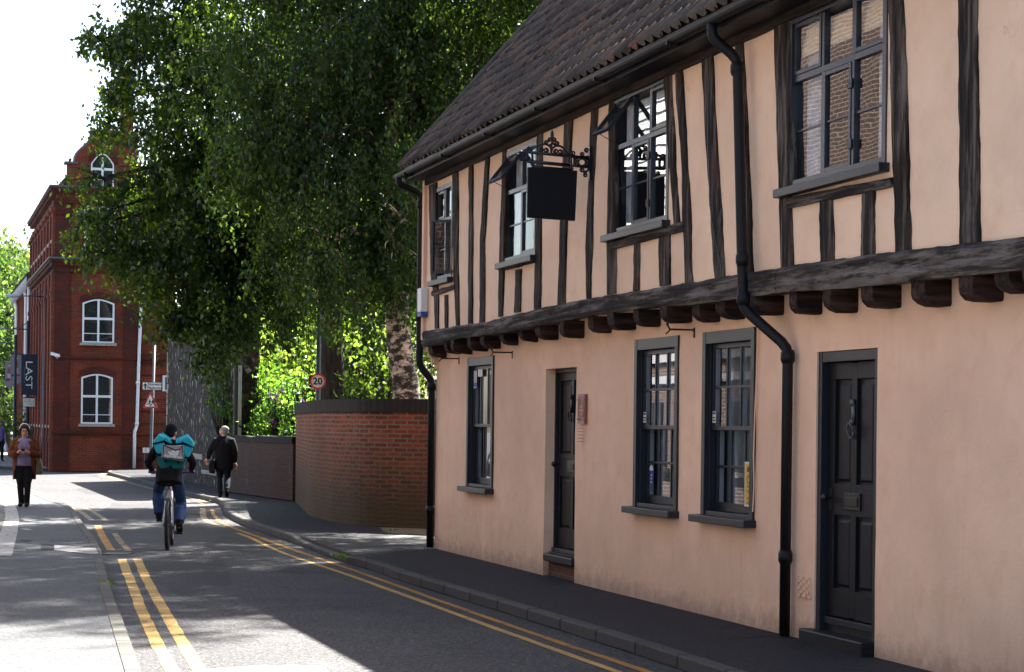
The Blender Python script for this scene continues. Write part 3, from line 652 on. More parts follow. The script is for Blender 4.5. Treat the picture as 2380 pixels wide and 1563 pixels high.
# ---- casement windows of the upper floor
def casement_window(x0, x1, z0, z1, cols, label, open_top=False, open_low=None, tr=0.37, blind=False, mid_bar=True, glass='glass_old', curtain=True):
    y = -NU; fw = 0.06; mb = MB()
    mb.box(x0, x0 + fw, y - .012, y + .14, z0, z1); mb.box(x1 - fw, x1, y - .012, y + .14, z0, z1); mb.box(x0 + fw, x1 - fw, y - .010, y + .14, z1 - fw, z1 - .001); mb.box(x0 + fw, x1 - fw, y - .010, y + .14, z0 + .001, z0 + .05)
    zt = z1 - (z1 - z0) * tr
    a, b = x0 + fw, x1 - fw; cw = (b - a) / cols
    mb.box(a, b, y + .012, y + .07, zt - .025, zt + .025)
    for k in range(1, cols): mb.box(a + cw * k - .022, a + cw * k + .022, y + .014, y + .068, z0 + .051, z1 - fw - .001)
    w = mb.build('window', M['grey_paint_light'], house, bevel=0.003); tag(w, label)
    mb = MB(); mb.box(x0 - .10, x1 + .05, y - .085, y + .0, z0 - .07, z0 - .004); mb.build('sill', M['grey_paint'], w, bevel=.005)
    g = MB()
    for k in range(cols):
        for r in (0, 1):
            ca, cb = a + cw * k + (.022 if k else 0), a + cw * (k + 1) - (.022 if k < cols - 1 else 0); za, zb = (zt + .025, z1 - fw) if r else (z0 + .05, zt - .025)
            framed = (r == 1 and k in (0, cols - 1) and cols > 2) or (r == 1 and k == 0) or (r == 0 and k == (1 if cols > 2 else cols - 1))
            is_open = open_top and r == 1 and k == 0; swing = open_low is not None and r == 0 and k == open_low
            rot = Matrix.Identity(4); piv = None
            if is_open: piv = Vector((0, y + .02, zb)); rot = Matrix.Translation(piv) @ Matrix.Rotation(R(-38), 4, 'X') @ Matrix.Translation(-piv)
            if swing: piv = Vector((cb, y + .02, 0)); rot = Matrix.Translation(piv) @ Matrix.Rotation(R(35), 4, 'Z') @ Matrix.Translation(-piv)
            if framed:
                c = MB(); s = .035; yy = y + .008
                c.box(ca + .002, ca + s, yy, yy + .035, za + .002, zb - .002); c.box(cb - s, cb - .002, yy, yy + .035, za + .002, zb - .002); c.box(ca + s, cb - s, yy + .001, yy + .034, za + .003, za + s); c.box(ca + s, cb - s, yy + .001, yy + .034, zb - s, zb - .003)
                if r == 0 and mid_bar: c.box(ca + s, cb - s, yy + .012, yy + .03, (za + zb) / 2 - .008, (za + zb) / 2 + .008)
                c.v = [tuple(rot @ Vector(p)) for p in c.v]; c.build('casement', M['grey_paint_light'], w, bevel=.002)
                pts = [(ca + s, yy + .022, za + s), (cb - s, yy + .022, za + s), (cb - s, yy + .022, zb - s), (ca + s, yy + .022, zb - s)]
                g.q([rot @ Vector(p) for p in pts])
                h = MB()
                if r == 1:
                    for hx in (ca + .08, cb - .08): h.box(hx - .025, hx + .025, yy - .012, yy + .0, zb - .01, zb + .02)
                    h.box(ca + .08, cb - .08, yy - .008, yy - .002, zb - .002, zb + .004)
                    if is_open: h.tube([(ca + .03, y + .02, za + .01), rot @ Vector(((ca * .8 + cb * .2), yy, za + .02))], .004, 5)
                else:
                    for hz in (za + .16, zb - .16): h = MB(); h.box(cb - .035, cb + .035, yy - .012, yy - .001, hz - .035, hz + .035); h.build('hinge', M['black'], w)
                if r == 1: h.build('hinge', M['black'], w)
            else:
                if r == 0 and mid_bar:
                    c = MB(); c.box(ca, cb, y + .028, y + .05, (za + zb) / 2 - .008, (za + zb) / 2 + .008); c.build('glazing_bar', M['grey_paint_light'], w)
                g.q([(ca, y + .04, za), (cb, y + .04, za), (cb, y + .04, zb), (ca, y + .04, zb)])
    g.build('pane', M[glass], w)
    if curtain:
        for xa, xb in ((x0 + .05, x0 + .05 + (x1 - x0) * .16), (x1 - .05 - (x1 - x0) * .20, x1 - .05)):
            mb = MB(); rws = [[(xa + (xb - xa) * t / 12, y + .13 + .018 * math.sin(t * 2.1), z) for t in range(13)] for z in (z0, z1)]
            for i in range(12): mb.q([rws[0][i], rws[0][i + 1], rws[1][i + 1], rws[1][i]])
            mb.build('curtain', M['curtain'], w, smooth=True)
    if blind:
        mb = MB(); 
        for k in range(4): mb.box(x0 + .08, x1 - .08, y + .100 - .010 * k, y + .112 - .010 * k, z1 - .10 - .055 * k - .05, z1 - .1 - .05 * k)
        mb.build('blind', M['blind'], w)
    return w
casement_window(*UP[0], UZ[0], U_T[0], 2, 'narrow casement window beside the far corner of the upper floor', open_low=1)
casement_window(*UP[1], UZ[0], U_T[1], 2, 'upper casement window behind the hanging sign', open_top=True)
casement_window(*UP[2], UZ[0], U_T[2], 3, 'upper casement window with an open top light beside the hanging sign', open_top=True)
casement_window(*UP[3], UZ[0], U_T[3], 3, 'large closed upper casement window to the right of the downpipe', blind=True)

# ---- doors
def panel_door(h, label, zb, recess, frame, step_x, step_brick):
    x0, x1, _, z1 = h; d = MB(); y = recess; fw = frame
    lx0, lx1 = x0 + fw, x1 - fw; lz1 = z1 - (fw + .02 if fw else 0.0)
    # leaf: stiles, rails, sunk panels
    cx = (lx0 + lx1) / 2; hh = lz1 - zb; st = .115; r1, r2, r3, r4 = zb + .2, zb + hh * .40, zb + hh * .515, lz1 - .13
    d.box(lx0, lx0 + st, y, y + .045, zb, lz1); d.box(lx1 - st, lx1, y, y + .045, zb, lz1); d.box(cx - .045, cx + .045, y + .0005, y + .0445, zb + .01, lz1 - .01)
    for za, zc in ((zb + .002, r1), (r2, r3), (r4, lz1 - .002)): d.box(lx0 + st, cx - .045, y + .001, y + .044, za, zc); d.box(cx + .045, lx1 - st, y + .001, y + .044, za, zc)
    for xa, xb in ((lx0 + st, cx - .045), (cx + .045, lx1 - st)):
        for za, zc in ((r1, r2), (r3, r4)):
            d.box(xa, xb, y + .026, y + .032, za, zc)
            d.loft([[(xa + .03, y + .028, za + .03), (xb - .03, y + .028, za + .03), (xb - .03, y + .028, zc - .03), (xa + .03, y + .028, zc - .03)], [(xa + .055, y + .014, za + .055), (xb - .055, y + .014, za + .055), (xb - .055, y + .014, zc - .055), (xa + .055, y + .014, zc - .055)]])
            d.obox(((xa + xb) / 2, y + .012, za + .008), ((xb - xa) / 2, 0, 0), (0, .012, 0), (0, 0, .008))
    o = d.build('door', M['door_paint'], house, bevel=.004); tag(o, label)
    f = MB(); fy = .012 if fw else y - .05
    if fw:
        f.box(x0 + .001, x0 + fw, fy, .2, .0, z1 - .001); f.box(x1 - fw, x1 - .001, fy, .2, .0, z1 - .001); f.box(x0 + fw, x1 - fw, fy + .003, .2, lz1 + .003, z1 - .002)
        f.box(lx0, lx1, fy + .03, .2, zb - .06, zb - .008)
    else:
        f.box(x0 + .001, x0 + .03, y - .03, .25, .3, z1 - .001); f.box(x0 + .03, x1 - .001, y - .03, .25, z1 - .04, z1 - .002); f.box(x0 + .03, x1 - .002, y - .06, .2, zb - .05, zb - .006)
    f.build('door_frame', M['grey_paint'], o, bevel=.003)
    b = MB(); b.box(x0 + .003, x1 - .003, .06, .26, 0, zb - .055); b.build('threshold', M['brick_step'] if step_brick else M['door_paint'], o)
    s = MB(); s.box(step_x[0], step_x[1], step_x[2], .10, step_x[3] if step_brick else .08, step_x[4]); s.build('step', M['door_paint'], o, bevel=.012)
    k = MB(); k.tube([(lx0 + .06, y - .002, r2 + .13), (lx0 + .06, y - .035, r2 + .13)], .012, 8); k.ell((lx0 + .06, y - .055, r2 + .13), .028, .024, .028); k.box(lx0 + .03, lx0 + .09, y - .006, y, r2 + .03, r2 + .2); k.build('door_knob', M['black'], o, smooth=False)
    k = MB(); zc = (r2 + r3) / 2; k.box(cx - .13, cx + .13, y - .012, y - .0005, zc - .065, zc + .065); k.box(cx - .10, cx + .10, y - .02, y - .012, zc - .035, zc + .03); k.build('letterbox', M['black'], o, bevel=.003)
    k = MB(); zk = r4 - .38; k.obox((cx, y - .008, zk + .12), (.022, 0, 0), (0, .008, 0), (0, 0, .08)); k.ell((cx, y - .015, zk + .2), .025, .02, .03); k.ell((cx, y - .018, zk + .05), .02, .02, .03)
    k.tube([(cx + .048 * math.cos(a), y - .03 - .01 * math.sin(a), zk - .015 + .055 * math.sin(a)) for a in [2 * math.pi * i / 16 for i in range(17)]], .008, 6)
    k.build('door_knocker', M['metal'] if fw else M['black'], o, smooth=True)
M['brick_step'] = brick_mat('step_brick', (0.16, 0.06, 0.04), (0.09, 0.045, 0.035), (0.13, 0.11, 0.09))
panel_door(D1, 'dark panelled front door set deep in a plastered reveal', 0.42, 0.14, 0.0, (D1[0] + .06, D1[1] - .002, -.03, .27, .355), True)
panel_door(D2, 'dark panelled front door in a flush frame beside the downpipe', 0.32, 0.07, 0.065, (D2[0] - .07, D2[1] - .01, -.10, 0.08, 0.205), False)

# ---- small things fixed to the walls
mb = MB(); va, vb = FH(1855, 1337, 0), FH(1886, 1392, 0); xa, xb, za, zb = va.x, vb.x, vb.z, va.z
mb.box(xa, xb, -.012, .01, za, zb)
for i in range(5):
    for j in range(6):
        cx, cz = xa + (xb - xa) * (i + .5) / 5, za + (zb - za) * (j + .5) / 6; s = .018 if (i + j) % 2 else -.018
        mb.obox((cx, -.014, cz), (.017, 0, s), (0, .005, 0), (-.004 if s > 0 else .004, 0, .006))
mb.build('air_vent', M['plaster'], house)
def hook(px, py, px2):
    a = FH(px, py, .01); m = MB(); L = 0.24
    m.box(a.x - .012, a.x + .012, -.012, .0, a.z - .06, a.z + .03); m.tube([(a.x, -.01, a.z + .01), (a.x, -L, a.z + .01)], .009, 6); m.tube([(a.x, -L, a.z + .01), (a.x + .02, -L - .03, a.z + .05)], .009, 6); m.ell((a.x + .02, -L - .03, a.z + .055), .014, .014, .014)
    m.tube([(a.x, -L, a.z), (a.x - .04, -L - .02, a.z - .03)], .007, 6); m.build('wall_hook', M['black'], house)
hook(1066, 836, 0); hook(1190, 822, 0); hook(1612, 770, 0)
def cable(pts, n, r=.006, mat='black'):
    m = MB(); m.tube([(lambda p: (p.x, -n - .01, p.z))(FH(x, y, n)) for x, y in pts], r, 5); m.build('cable', M[mat], house)
cable([(1650, 80), (1655, 130), (1648, 240), (1648, 330), (1655, 500), (1668, 570), (1679, 620), (1677, 660), (1676, 705)], NU + .03)
cable([(1763, 755), (1762, 830), (1760, 900), (1757, 960), (1754, 1060), (1755, 1130), (1752, 1190)], 0.012, .006, 'plaster')
cable([(1059, 418), (1060, 520), (1062, 600), (1052, 640), (1045, 605), (1044, 560)], NU + .03, .005)
#cable([(1412, 655), (1402, 690), (1385, 694), (1300, 700)], NU + .03, .005, 'white_dull')

# ---- things fixed to the house that stand for themselves
o = thing('alarm_box', 'white alarm box with a blue base high on the far corner of the pink house', 'alarm box', HF.m @ Vector((0.165, -NU, 3.1)), H_ROT)
a = FH(995, 706, NU + .05); mb = MB(); zc = a.z - 3.1
mb.box(-.09, .12, -.10, -.005, zc - .10, zc + .22); mb.build('cover', M['white'], o, bevel=.012)
mb = MB(); mb.box(-.09, .12, -.10, -.005, zc - .16, zc - .102); mb.build('base', M['blue'], o, bevel=.008)
pl = FH(1350, 917, 0), FH(1366, 985, 0)
o = thing('wall_plaque', 'reddish terracotta plaque on the pink wall beside the recessed door', 'plaque', HF.m @ Vector(((pl[0].x + pl[1].x) / 2, 0, pl[1].z)), H_ROT)
hw, hh = (pl[1].x - pl[0].x) / 2, pl[0].z - pl[1].z; mb = MB(); mb.box(-hw, hw, -.035, -.004, 0, hh); mb.build('plate', M['plaque'], o, bevel=.006)
mb = MB(); mb.tube([(.095 * math.cos(t) , -.036, hh - .17 + .095 * math.sin(t)) for t in [2 * math.pi * k / 24 for k in range(25)]], .005, 5)
for k in range(5): mb.box(-hw + .03, hw - .03, -.037, -.034, hh - .36 - .035 * k, hh - .352 - .035 * k)
mb.box(-.05, .05, -.037, -.034, hh - .14, hh - .125); mb.box(-.07, .07, -.037, -.034, hh - .18, hh - .16); mb.box(-.04, .04, -.037, -.034, hh - .22, hh - .205); mb.box(-hw + .025, hw - .025, -.037, -.034, hh - .31, hh - .285)
for z in (.01, hh - .02): mb.box(-hw + .01, hw - .01, -.038, -.034, z, z + .012)
mb.build('relief', M['plaque_line'], o)
for sx in (-1, 1):
    for z in (.05, hh - .06): mb = MB(); mb.tube([(sx * (hw - .03), -.03, z), (sx * (hw - .03), -.05, z)], .012, 8); mb.build('screw', M['white_dull'], o)

# hanging sign on a scrolled iron bracket
S8X = FH(1372, 520, NU + .02).x
SF = lambda cx, cy: HF.hit(1133 + cx * .16726, 290.5 + cy * .16726, 0, S8X)
so = HF.m @ Vector((S8X, -NU - .02, 4.0)); so_l = HF.i @ so
sign = thing('hanging_sign', 'blank black sign board hanging from a scrolled iron bracket on the pink house', 'hanging sign', so, H_ROT)
def SL(cx, cy, dx=0.0): p = SF(cx, cy); return (dx, min(p.y - so_l.y, -0.004), p.z - so_l.z)
mb = MB(); r = .011
def cur(pts, rr=r):
    P = [Vector(SL(*p)) for p in pts]; out = []
    for i in range(len(P) - 1):
        p0, p1, p2, p3 = P[max(i - 1, 0)], P[i], P[i + 1], P[min(i + 2, len(P) - 1)]
        for k in range(5):
            t = k / 5; out.append(0.5 * ((2 * p1) + (-p0 + p2) * t + (2 * p0 - 5 * p1 + 4 * p2 - p3) * t * t + (-p0 + 3 * p1 - 3 * p2 + p3) * t ** 3))
    out.append(P[-1]); mb.tube(out, rr, 6)
def spiral(cx, cy, rad, a0, turns, sgn=1):
    n = int(abs(turns) * 10) + 2
    mb.tube([SL(cx + rad * (1 - .72 * k / n) * math.cos(a0 + sgn * 2 * math.pi * turns * k / n), cy + rad * (1 - .72 * k / n) * math.sin(a0 + sgn * 2 * math.pi * turns * k / n)) for k in range(n + 1)], .009, 6)
def sbar(a, b, w): mb.tube([SL(*a), SL(*b)], w, 4)
sbar((545, 378), (1400, 462), .019); sbar((555, 508), (1140, 565), .022); sbar((1140, 565), (1405, 590), .017)
sbar((547, 370), (552, 515), .016); sbar((622, 385), (625, 515), .014); sbar((1165, 440), (1170, 545), .008); sbar((1203, 445), (1205, 575), .014); sbar((1398, 460), (1400, 590), .012)
sbar((885, 405), (898, 175), .011)
mb.ell(SL(898, 150), .018, .018, .055); sbar((898, 200), (898, 190), .02)
cur([(560, 370), (620, 345), (690, 290), (770, 270), (830, 278), (872, 315), (885, 385)]); cur([(888, 385), (905, 330), (950, 295), (1010, 298), (1060, 330), (1105, 385), (1160, 432)])
for (cx, cy, rad, a0, tn, sg) in [(582, 338, 34, 2.6, 1.3, 1), (750, 352, 36, 2.2, 1.4, 1), (812, 358, 36, 1.0, 1.4, -1), (952, 372, 36, 2.2, 1.4, 1), (1012, 378, 36, 1.0, 1.4, -1), (820, 245, 32, 1.2, 1.5, 1), (865, 205, 28, 1.2, 1.4, 1), (925, 205, 28, 2.0, 1.4, -1), (962, 258, 32, 2.0, 1.5, -1),
                                  (1190, 400, 34, 2.2, 1.3, 1), (1320, 410, 32, 1.0, 1.5, 1), (1378, 352, 32, 1.2, 1.5, 1), (1318, 628, 34, -1.0, 1.5, -1), (1362, 700, 30, -1.0, 1.4, -1), (1245, 488, 26, 0.5, 1.4, 1), (1245, 538, 26, -.5, 1.4, -1), (1378, 500, 24, 2.6, 1.4, -1), (1378, 550, 24, -2.6, 1.4, 1),
                                  (470, 390, 30, .5, 1.4, 1), (515, 390, 28, 2.6, 1.4, -1), (470, 470, 28, .5, 1.4, 1), (515, 485, 28, -2.6, 1.3, 1)]: spiral(cx, cy, rad, a0, tn, sg)
mb.tube([SL(1312 + 48 * math.cos(t), 522 + 48 * math.sin(t)) for t in [2 * math.pi * k / 18 for k in range(19)]], .009, 6)
cur([(893, 265), (860, 285), (825, 275), (795, 240)]); cur([(900, 240), (930, 280), (965, 290), (990, 255)]); cur([(1405, 440), (1370, 445), (1320, 440)]); cur([(1405, 600), (1390, 640), (1330, 660)])
sbar((430, 425), (545, 430), .012); mb.ell(SL(430, 425), .02, .03, .02); sbar((1165, 525), (1170, 600), .012)
sbar((640, 560), (645, 580), .02); sbar((1170, 600), (1172, 625), .02)
sbar((610, 570), (1190, 618), .008); sbar((615, 588), (1185, 630), .006)
mb.build('bracket', M['black'], sign, smooth=True)
mb = MB(); p0, p1 = SL(1415, 300), SL(1405, 770); mb.box(-.02, .02, -.022, .0, p1[2], p0[2]); mb.build('wall_plate', M['black'], sign)
mb = MB(); c4 = [SL(555, 590), SL(1243, 640), SL(1212, 1337), SL(545, 1290)]
mb.v += [(-.018, p[1], p[2]) for p in c4] + [(.018, p[1], p[2]) for p in c4]; mb.f += [(0, 1, 2, 3), (7, 6, 5, 4), (0, 4, 5, 1), (1, 5, 6, 2), (2, 6, 7, 3), (3, 7, 4, 0)]
mb.build('sign_board', paint('sign_board_black', (0.0035, 0.0042, 0.007), 0.5, spec=0.25), sign, bevel=.004)

# ================================================================ ground
M['road'] = asphalt_mat('road_asphalt', (0.027, 0.0265, 0.027), (0.058, 0.056, 0.057), 40, 0.35, 0.85)
M['path'] = asphalt_mat('dark_footway_asphalt', (0.010, 0.0108, 0.0135), (0.0185, 0.0195, 0.023), 45, 0.4, 0.6)
M['path_l'] = asphalt_mat('worn_footway_asphalt', (0.056, 0.058, 0.061), (0.084, 0.086, 0.089), 55, 0.22, 0.35)
M['paving'] = brick_mat('far_paving', (0.20, 0.19, 0.18), (0.16, 0.155, 0.15), (0.08, 0.08, 0.08), 0.6, 0.4, 0.012)
M['patch'] = asphalt_mat('road_patch_or_shadow', (0.022, 0.021, 0.021), (0.04, 0.038, 0.038), 45, 0.2, 0.6)
M['patch_pale'] = asphalt_mat('pale_patch', (0.09, 0.09, 0.093), (0.13, 0.13, 0.133), 130, 0.15, 0.25, False)
M['slab'] = asphalt_mat('kerb_slab', (0.26, 0.25, 0.24), (0.36, 0.35, 0.33), 90, 0.2, 0.25, False)
def kerb_mat(name, c1, c2):
    m = brick_mat(name, c1, c2, (0.012, 0.012, 0.011), 0.915, 5.0, 0.022); return m
M['kerb'] = kerb_mat('granite_kerb', (0.075, 0.072, 0.068), (0.058, 0.055, 0.053)); M['kerb_l'] = kerb_mat('concrete_kerb', (0.105, 0.10, 0.088), (0.078, 0.074, 0.066))
def lines_mat(name, c, wear):
    t = NT(name); v = t.coord(); n = t.noise(v, 4.5, 6, 0.75); g = t.noise(v, 95, 2, 0.7)
    w = t.ramp(t.math('ADD', n, t.math('MULTIPLY', g, 0.45)), [(wear, 0.0), (wear + 0.09, 1.0)])
    col = t.mix(t.ramp(t.noise(v, 1.3, 4), [(0.35, 0.0), (0.7, 1.0)]), c, tuple(x * 0.7 for x in c))
    vc = t.n('TexVoronoi', Scale=2.6, feature='DISTANCE_TO_EDGE'); t.t.links.new(t.coord(scale=(1.4, 0.6, 1)), vc.inputs['Vector'])
    w2 = t.ramp(vc.outputs['Distance'], [(0.0, 1.0), (0.02, 0.0)])
    c2 = t.mix(t.math('MAXIMUM', w, t.math('MULTIPLY', w2, 0.7)), col, (0.07, 0.066, 0.06)); t.bump(g, 0.4, 0.006)
    return t.fin(c2, 0.7, 0.3)
M['yline'] = lines_mat('yellow_line_paint', (0.40, 0.19, 0.02), 0.76); M['yline_pale'] = lines_mat('pale_yellow_line_paint', (0.48, 0.295, 0.075), 0.79); M['yline_worn'] = lines_mat('worn_yellow_line_paint', (0.45, 0.30, 0.09), 0.66)
from mathutils.geometry import tessellate_polygon
def sheet(name, pts, z, mat, label=None):
    pts = [Vector((p[0], p[1], z)) for p in pts]; mb = MB(); mb.v = [tuple(p) for p in pts]
    mb.f = [tuple(t) for t in tessellate_polygon([pts])]
    o = mb.build(name, mat, None); tag(o, kind='structure'); return o
sheet('road', [(-300, -60), (300, -60), (300, 400), (-300, 400)], 0.0, M['road'])
KR = [(1594, 1563), (1475, 1522.5), (1300, 1466), (1118, 1409), (1045.7, 1387), (929.7, 1351), (876, 1331), (804, 1309), (735.7, 1284), (689, 1265.4), (654.5, 1253), (598, 1234), (560, 1219), (535, 1206), (523, 1196.8), (519.7, 1186), (514, 1176), (498.5, 1168.7), (429.8, 1153), (330, 1126), (275, 1111.5), (254, 1105.5), (252, 1102), (268, 1099.3), (335, 1099)]
kr = [G(*p) for p in KR]; d0 = (kr[0] - kr[1]).normalized(); kr = [kr[0] + d0 * k for k in (14, 11, 8, 5, 2.5, 1.0)] + kr; kr += [kr[-1] + Vector((30, 1.5, 0)) * k for k in (.05, .2, .5, 1)]
KL = [(318, 1563), (289, 1478), (261, 1398), (245, 1338), (230.6, 1286), (210, 1252), (191, 1227), (180, 1208), (167, 1192), (145, 1182), (117.5, 1174), (67.5, 1151), (0, 1127.5), (-120, 1105)]
kl = [G(*p) for p in KL]; d0 = (kl[0] - kl[1]).normalized(); kl = [kl[0] + d0 * k for k in (14, 11, 8, 5, 2.5, 1.0)] + kl; kl += [kl[-1] + Vector((-30, 5, 0)) * k for k in (.1, .4, 1)]
def smooth_line(P, n=5):
    out = []
    for i in range(len(P) - 1):
        p0, p1, p2, p3 = P[max(i - 1, 0)], P[i], P[i + 1], P[min(i + 2, len(P) - 1)]
        for k in range(n):
            t = k / n; out.append(0.5 * ((2 * p1) + (-p0 + p2) * t + (2 * p0 - 5 * p1 + 4 * p2 - p3) * t * t + (-p0 + 3 * p1 - 3 * p2 + p3) * t ** 3))
    return out + [P[-1]]
def offs(P, d):
    out = []
    for i, p in enumerate(P):
        t = (P[min(i + 1, len(P) - 1)] - P[max(i - 1, 0)]); t.z = 0; t.normalize(); out.append(p + Vector((t.y, -t.x, 0)) * d)
    return out
def kerb(P, side, mat, hgt):
    mb = MB(); I = offs(P, side * 0.11); u = 0.0
    for i in range(len(P) - 1):
        L = (P[i + 1] - P[i]).length; h0, h1 = hgt(P[i]), hgt(P[i + 1]); z = lambda p, h: (p.x, p.y, h)
        e0, e1 = P[i].lerp(I[i], .12), P[i + 1].lerp(I[i + 1], .12)
        mb.q([z(P[i], 0), z(P[i + 1], 0), z(P[i + 1], h1 - .012), z(P[i], h0 - .012)], [(u, 0), (u + L, 0), (u + L, .1), (u, .1)])
        mb.q([z(P[i], h0 - .012), z(P[i + 1], h1 - .012), z(e1, h1 + .003), z(e0, h0 + .003)], [(u, .1), (u + L, .1), (u + L, .12), (u, .12)])
        mb.q([z(e0, h0 + .003), z(e1, h1 + .003), z(I[i + 1], h1 + .003), z(I[i], h0 + .003)], [(u, .12), (u + L, .12), (u + L, .22), (u, .22)])
        mb.q([z(I[i], h0 + .003), z(I[i + 1], h1 + .003), z(I[i + 1], .101), z(I[i], .101)], [(u, .2), (u + L, .2), (u + L, .25), (u, .25)])
        u += L
    o = mb.build('kerb', mat, None); tag(o, kind='structure'); return I
krs = smooth_line(kr); kls = smooth_line(kl)
drop0, drop1 = G(804, 1309).y, G(689, 1265).y
def hr(p):
    c = (drop0 + drop1) / 2; w = (drop1 - drop0) / 2; t = abs(p.y - c) / w
    return 0.104 if t > 1.25 else 0.104 - 0.045 * min(1, (1.25 - t) / .35)
ir = kerb(krs, 1, M['kerb'], hr); il = kerb(kls, -1, M['kerb_l'], lambda p: 0.104)
sheet('pavement', [(p.x, p.y) for p in ir] + [(40, ir[-1].y), (40, -10)], 0.1, M['path'])
sheet('pavement', [(p.x, p.y) for p in il] + [(-60, il[-1].y), (-60, -10)], 0.1, M['path_l'])
fk = [G(-400, 1087), G(0, 1091), G(100, 1096), G(335, 1097.5)]; fk.append(fk[-1] + Vector((40, 8, 0)))
fi = kerb(fk, -1, M['kerb'], lambda p: 0.104)
sheet('pavement', [(p.x, p.y) for p in fi] + [(60, 300), (-160, 300)], 0.1, M['paving'])
def stripe(name, px, w, mat, z=0.004, n=6):
    P = smooth_line([G(*p) if len(p) == 2 else Vector(p) for p in px], n); a, b = offs(P, -w / 2), offs(P, w / 2); mb = MB()
    for i in range(len(P) - 1):
        j = [0.012 * noise.noise(Vector((p.x * 6, p.y * 6, k))) for k, p in ((1, P[i]), (1, P[i + 1]), (5, P[i]), (5, P[i + 1]))]
        t = (P[i + 1] - P[i]).normalized(); nn = Vector((t.y, -t.x, 0))
        q = [a[i] + nn * j[0], a[i + 1] + nn * j[1], b[i + 1] + nn * j[3], b[i] + nn * j[2]]
        mb.q([(p.x, p.y, z) for p in q])
    o = mb.build(name, mat, None); tag(o, kind='structure'); return o
near = lambda p, k=1.0: None
RO = [(1700, 1627), (1503, 1562), (1240, 1474), (1045.7, 1406), (817, 1325), (679.5, 1278), (598, 1248), (523.4, 1220), (498.5, 1200), (492, 1184)]
RI = [(1640, 1634), (1434, 1562), (1180, 1472), (1045.7, 1423), (817, 1340), (661, 1287), (583, 1251), (552, 1240)]
stripe('yellow_line', RO, 0.075, M['yline']); stripe('yellow_line', RI, 0.075, M['yline_pale'])
stripe('yellow_line', [(505, 1222), (480, 1211), (472.5, 1200), (471.5, 1182)], 0.11, M['yline_worn'])
stripe('yellow_line', [(478, 1168), (452, 1157), (420, 1147), (360, 1133), (300, 1118), (255, 1108), (238, 1104), (248, 1101)], 0.09, M['yline_worn'])
stripe('yellow_line', [(470, 1172), (440, 1158), (410, 1150), (350, 1135.5), (290, 1120.5), (245, 1109), (230, 1104), (240, 1101)], 0.09, M['yline_worn'])
stripe('yellow_line', [(460, 1640), (402, 1563), (340, 1446), (305, 1356), (283, 1300)], 0.105, M['yline_pale'], n=14); stripe('yellow_line', [(530, 1640), (466, 1563), (396, 1446), (345, 1356), (319, 1300)], 0.105, M['yline_pale'], n=14)
stripe('yellow_line', [(258, 1280), (240, 1250), (226, 1222)], 0.11, M['yline'], n=8); stripe('yellow_line', [(299, 1281), (282, 1262), (266, 1240)], 0.09, M['yline_worn'])
stripe('yellow_line', [(214, 1211), (200, 1200), (186, 1190), (150, 1176), (100, 1157), (40, 1134), (0, 1122)], 0.10, M['yline_worn']); stripe('yellow_line', [(245, 1210), (226, 1196), (200, 1183), (150, 1166), (100, 1149), (40, 1128), (0, 1117)], 0.09, M['yline_worn'])
def px_sheet(name, px, z, mat, zg=None): return sheet(name, [tuple(G(a, b, z))[:2] for a, b in px], z, mat)
def ragged(px, a=4):
    out = []
    for i, p in enumerate(px):
        q = px[(i + 1) % len(px)]
        for k in range(4): t = k / 4; out.append((p[0] + (q[0] - p[0]) * t + random.uniform(-a, a), p[1] + (q[1] - p[1]) * t + random.uniform(-a, a) * .3))
    return out
px_sheet('road_patch_or_shadow', ragged([(455, 1556), (560, 1549), (690, 1545), (760, 1552), (800, 1600), (380, 1600)], 5), 0.003, M['patch_pale'])
px_sheet('road_patch_or_shadow', ragged([(632, 1318), (760, 1320), (790, 1332), (650, 1330)], 5), 0.003, M['patch'])
px_sheet('road_patch_or_shadow', ragged([(330, 1300), (430, 1292), (520, 1300), (540, 1360), (420, 1382), (345, 1350)], 6), 0.0025, M['patch'])
px_sheet('road_patch_or_shadow', ragged([(262, 1170), (420, 1172), (500, 1188), (470, 1230), (300, 1225), (230, 1195)], 6), 0.0028, M['patch'])
px_sheet('road_patch_or_shadow', ragged([(180, 1138), (330, 1120), (420, 1146), (300, 1150), (200, 1149)], 3), 0.0026, M['patch'])  # dark sheet painted where the flint wall's shadow lies on the road
px_sheet('road_patch_or_shadow', ragged([(520, 1245), (640, 1262), (600, 1285), (470, 1275)], 4), 0.0024, M['patch'])
px_sheet('slab_or_sun_patch', [(126, 1267), (222, 1274), (228, 1287), (212, 1288), (126, 1279)], 0.108, M['slab'])
px_sheet('pavement_patch', [(95, 1264), (125, 1265), (125, 1279), (95, 1279)], 0.1045, M['path'])
for q in ([(46, 1205), (60, 1203), (90, 1209), (60, 1212)], [(45, 1229), (62, 1228), (78, 1232), (60, 1233)], [(33, 1278), (59, 1277.5), (59, 1280), (33, 1280.5)], [(45, 1254), (76, 1255), (70, 1259), (50, 1259)]): px_sheet('inspection_cover', q, 0.106, M['slab'] if q[0][1] != 1254 else M['patch'])
px_sheet('slab_or_sun_patch', [(890, 1250), (935, 1243), (998, 1243), (998, 1262), (960, 1268), (905, 1266)], 0.105, asphalt_mat('sun_patch_asphalt', (0.05, 0.05, 0.05), (0.08, 0.08, 0.08), 60, 0.3, 0.3, False))  # pale sheet paints a patch of sun on the pavement by the house corner
px_sheet('pavement_patch', ragged([(880, 1226), (998, 1229), (1010, 1243), (900, 1240)], 3), 0.1048, asphalt_mat('garden_grit', (0.10, 0.085, 0.06), (0.17, 0.14, 0.10), 60, 0.3, 0.5, False))
stripe('pavement_joint', [G(1472, 1499, .1), G(1590, 1493.5, .1), G(1815, 1474, .1)], .018, M['patch'], .1045)
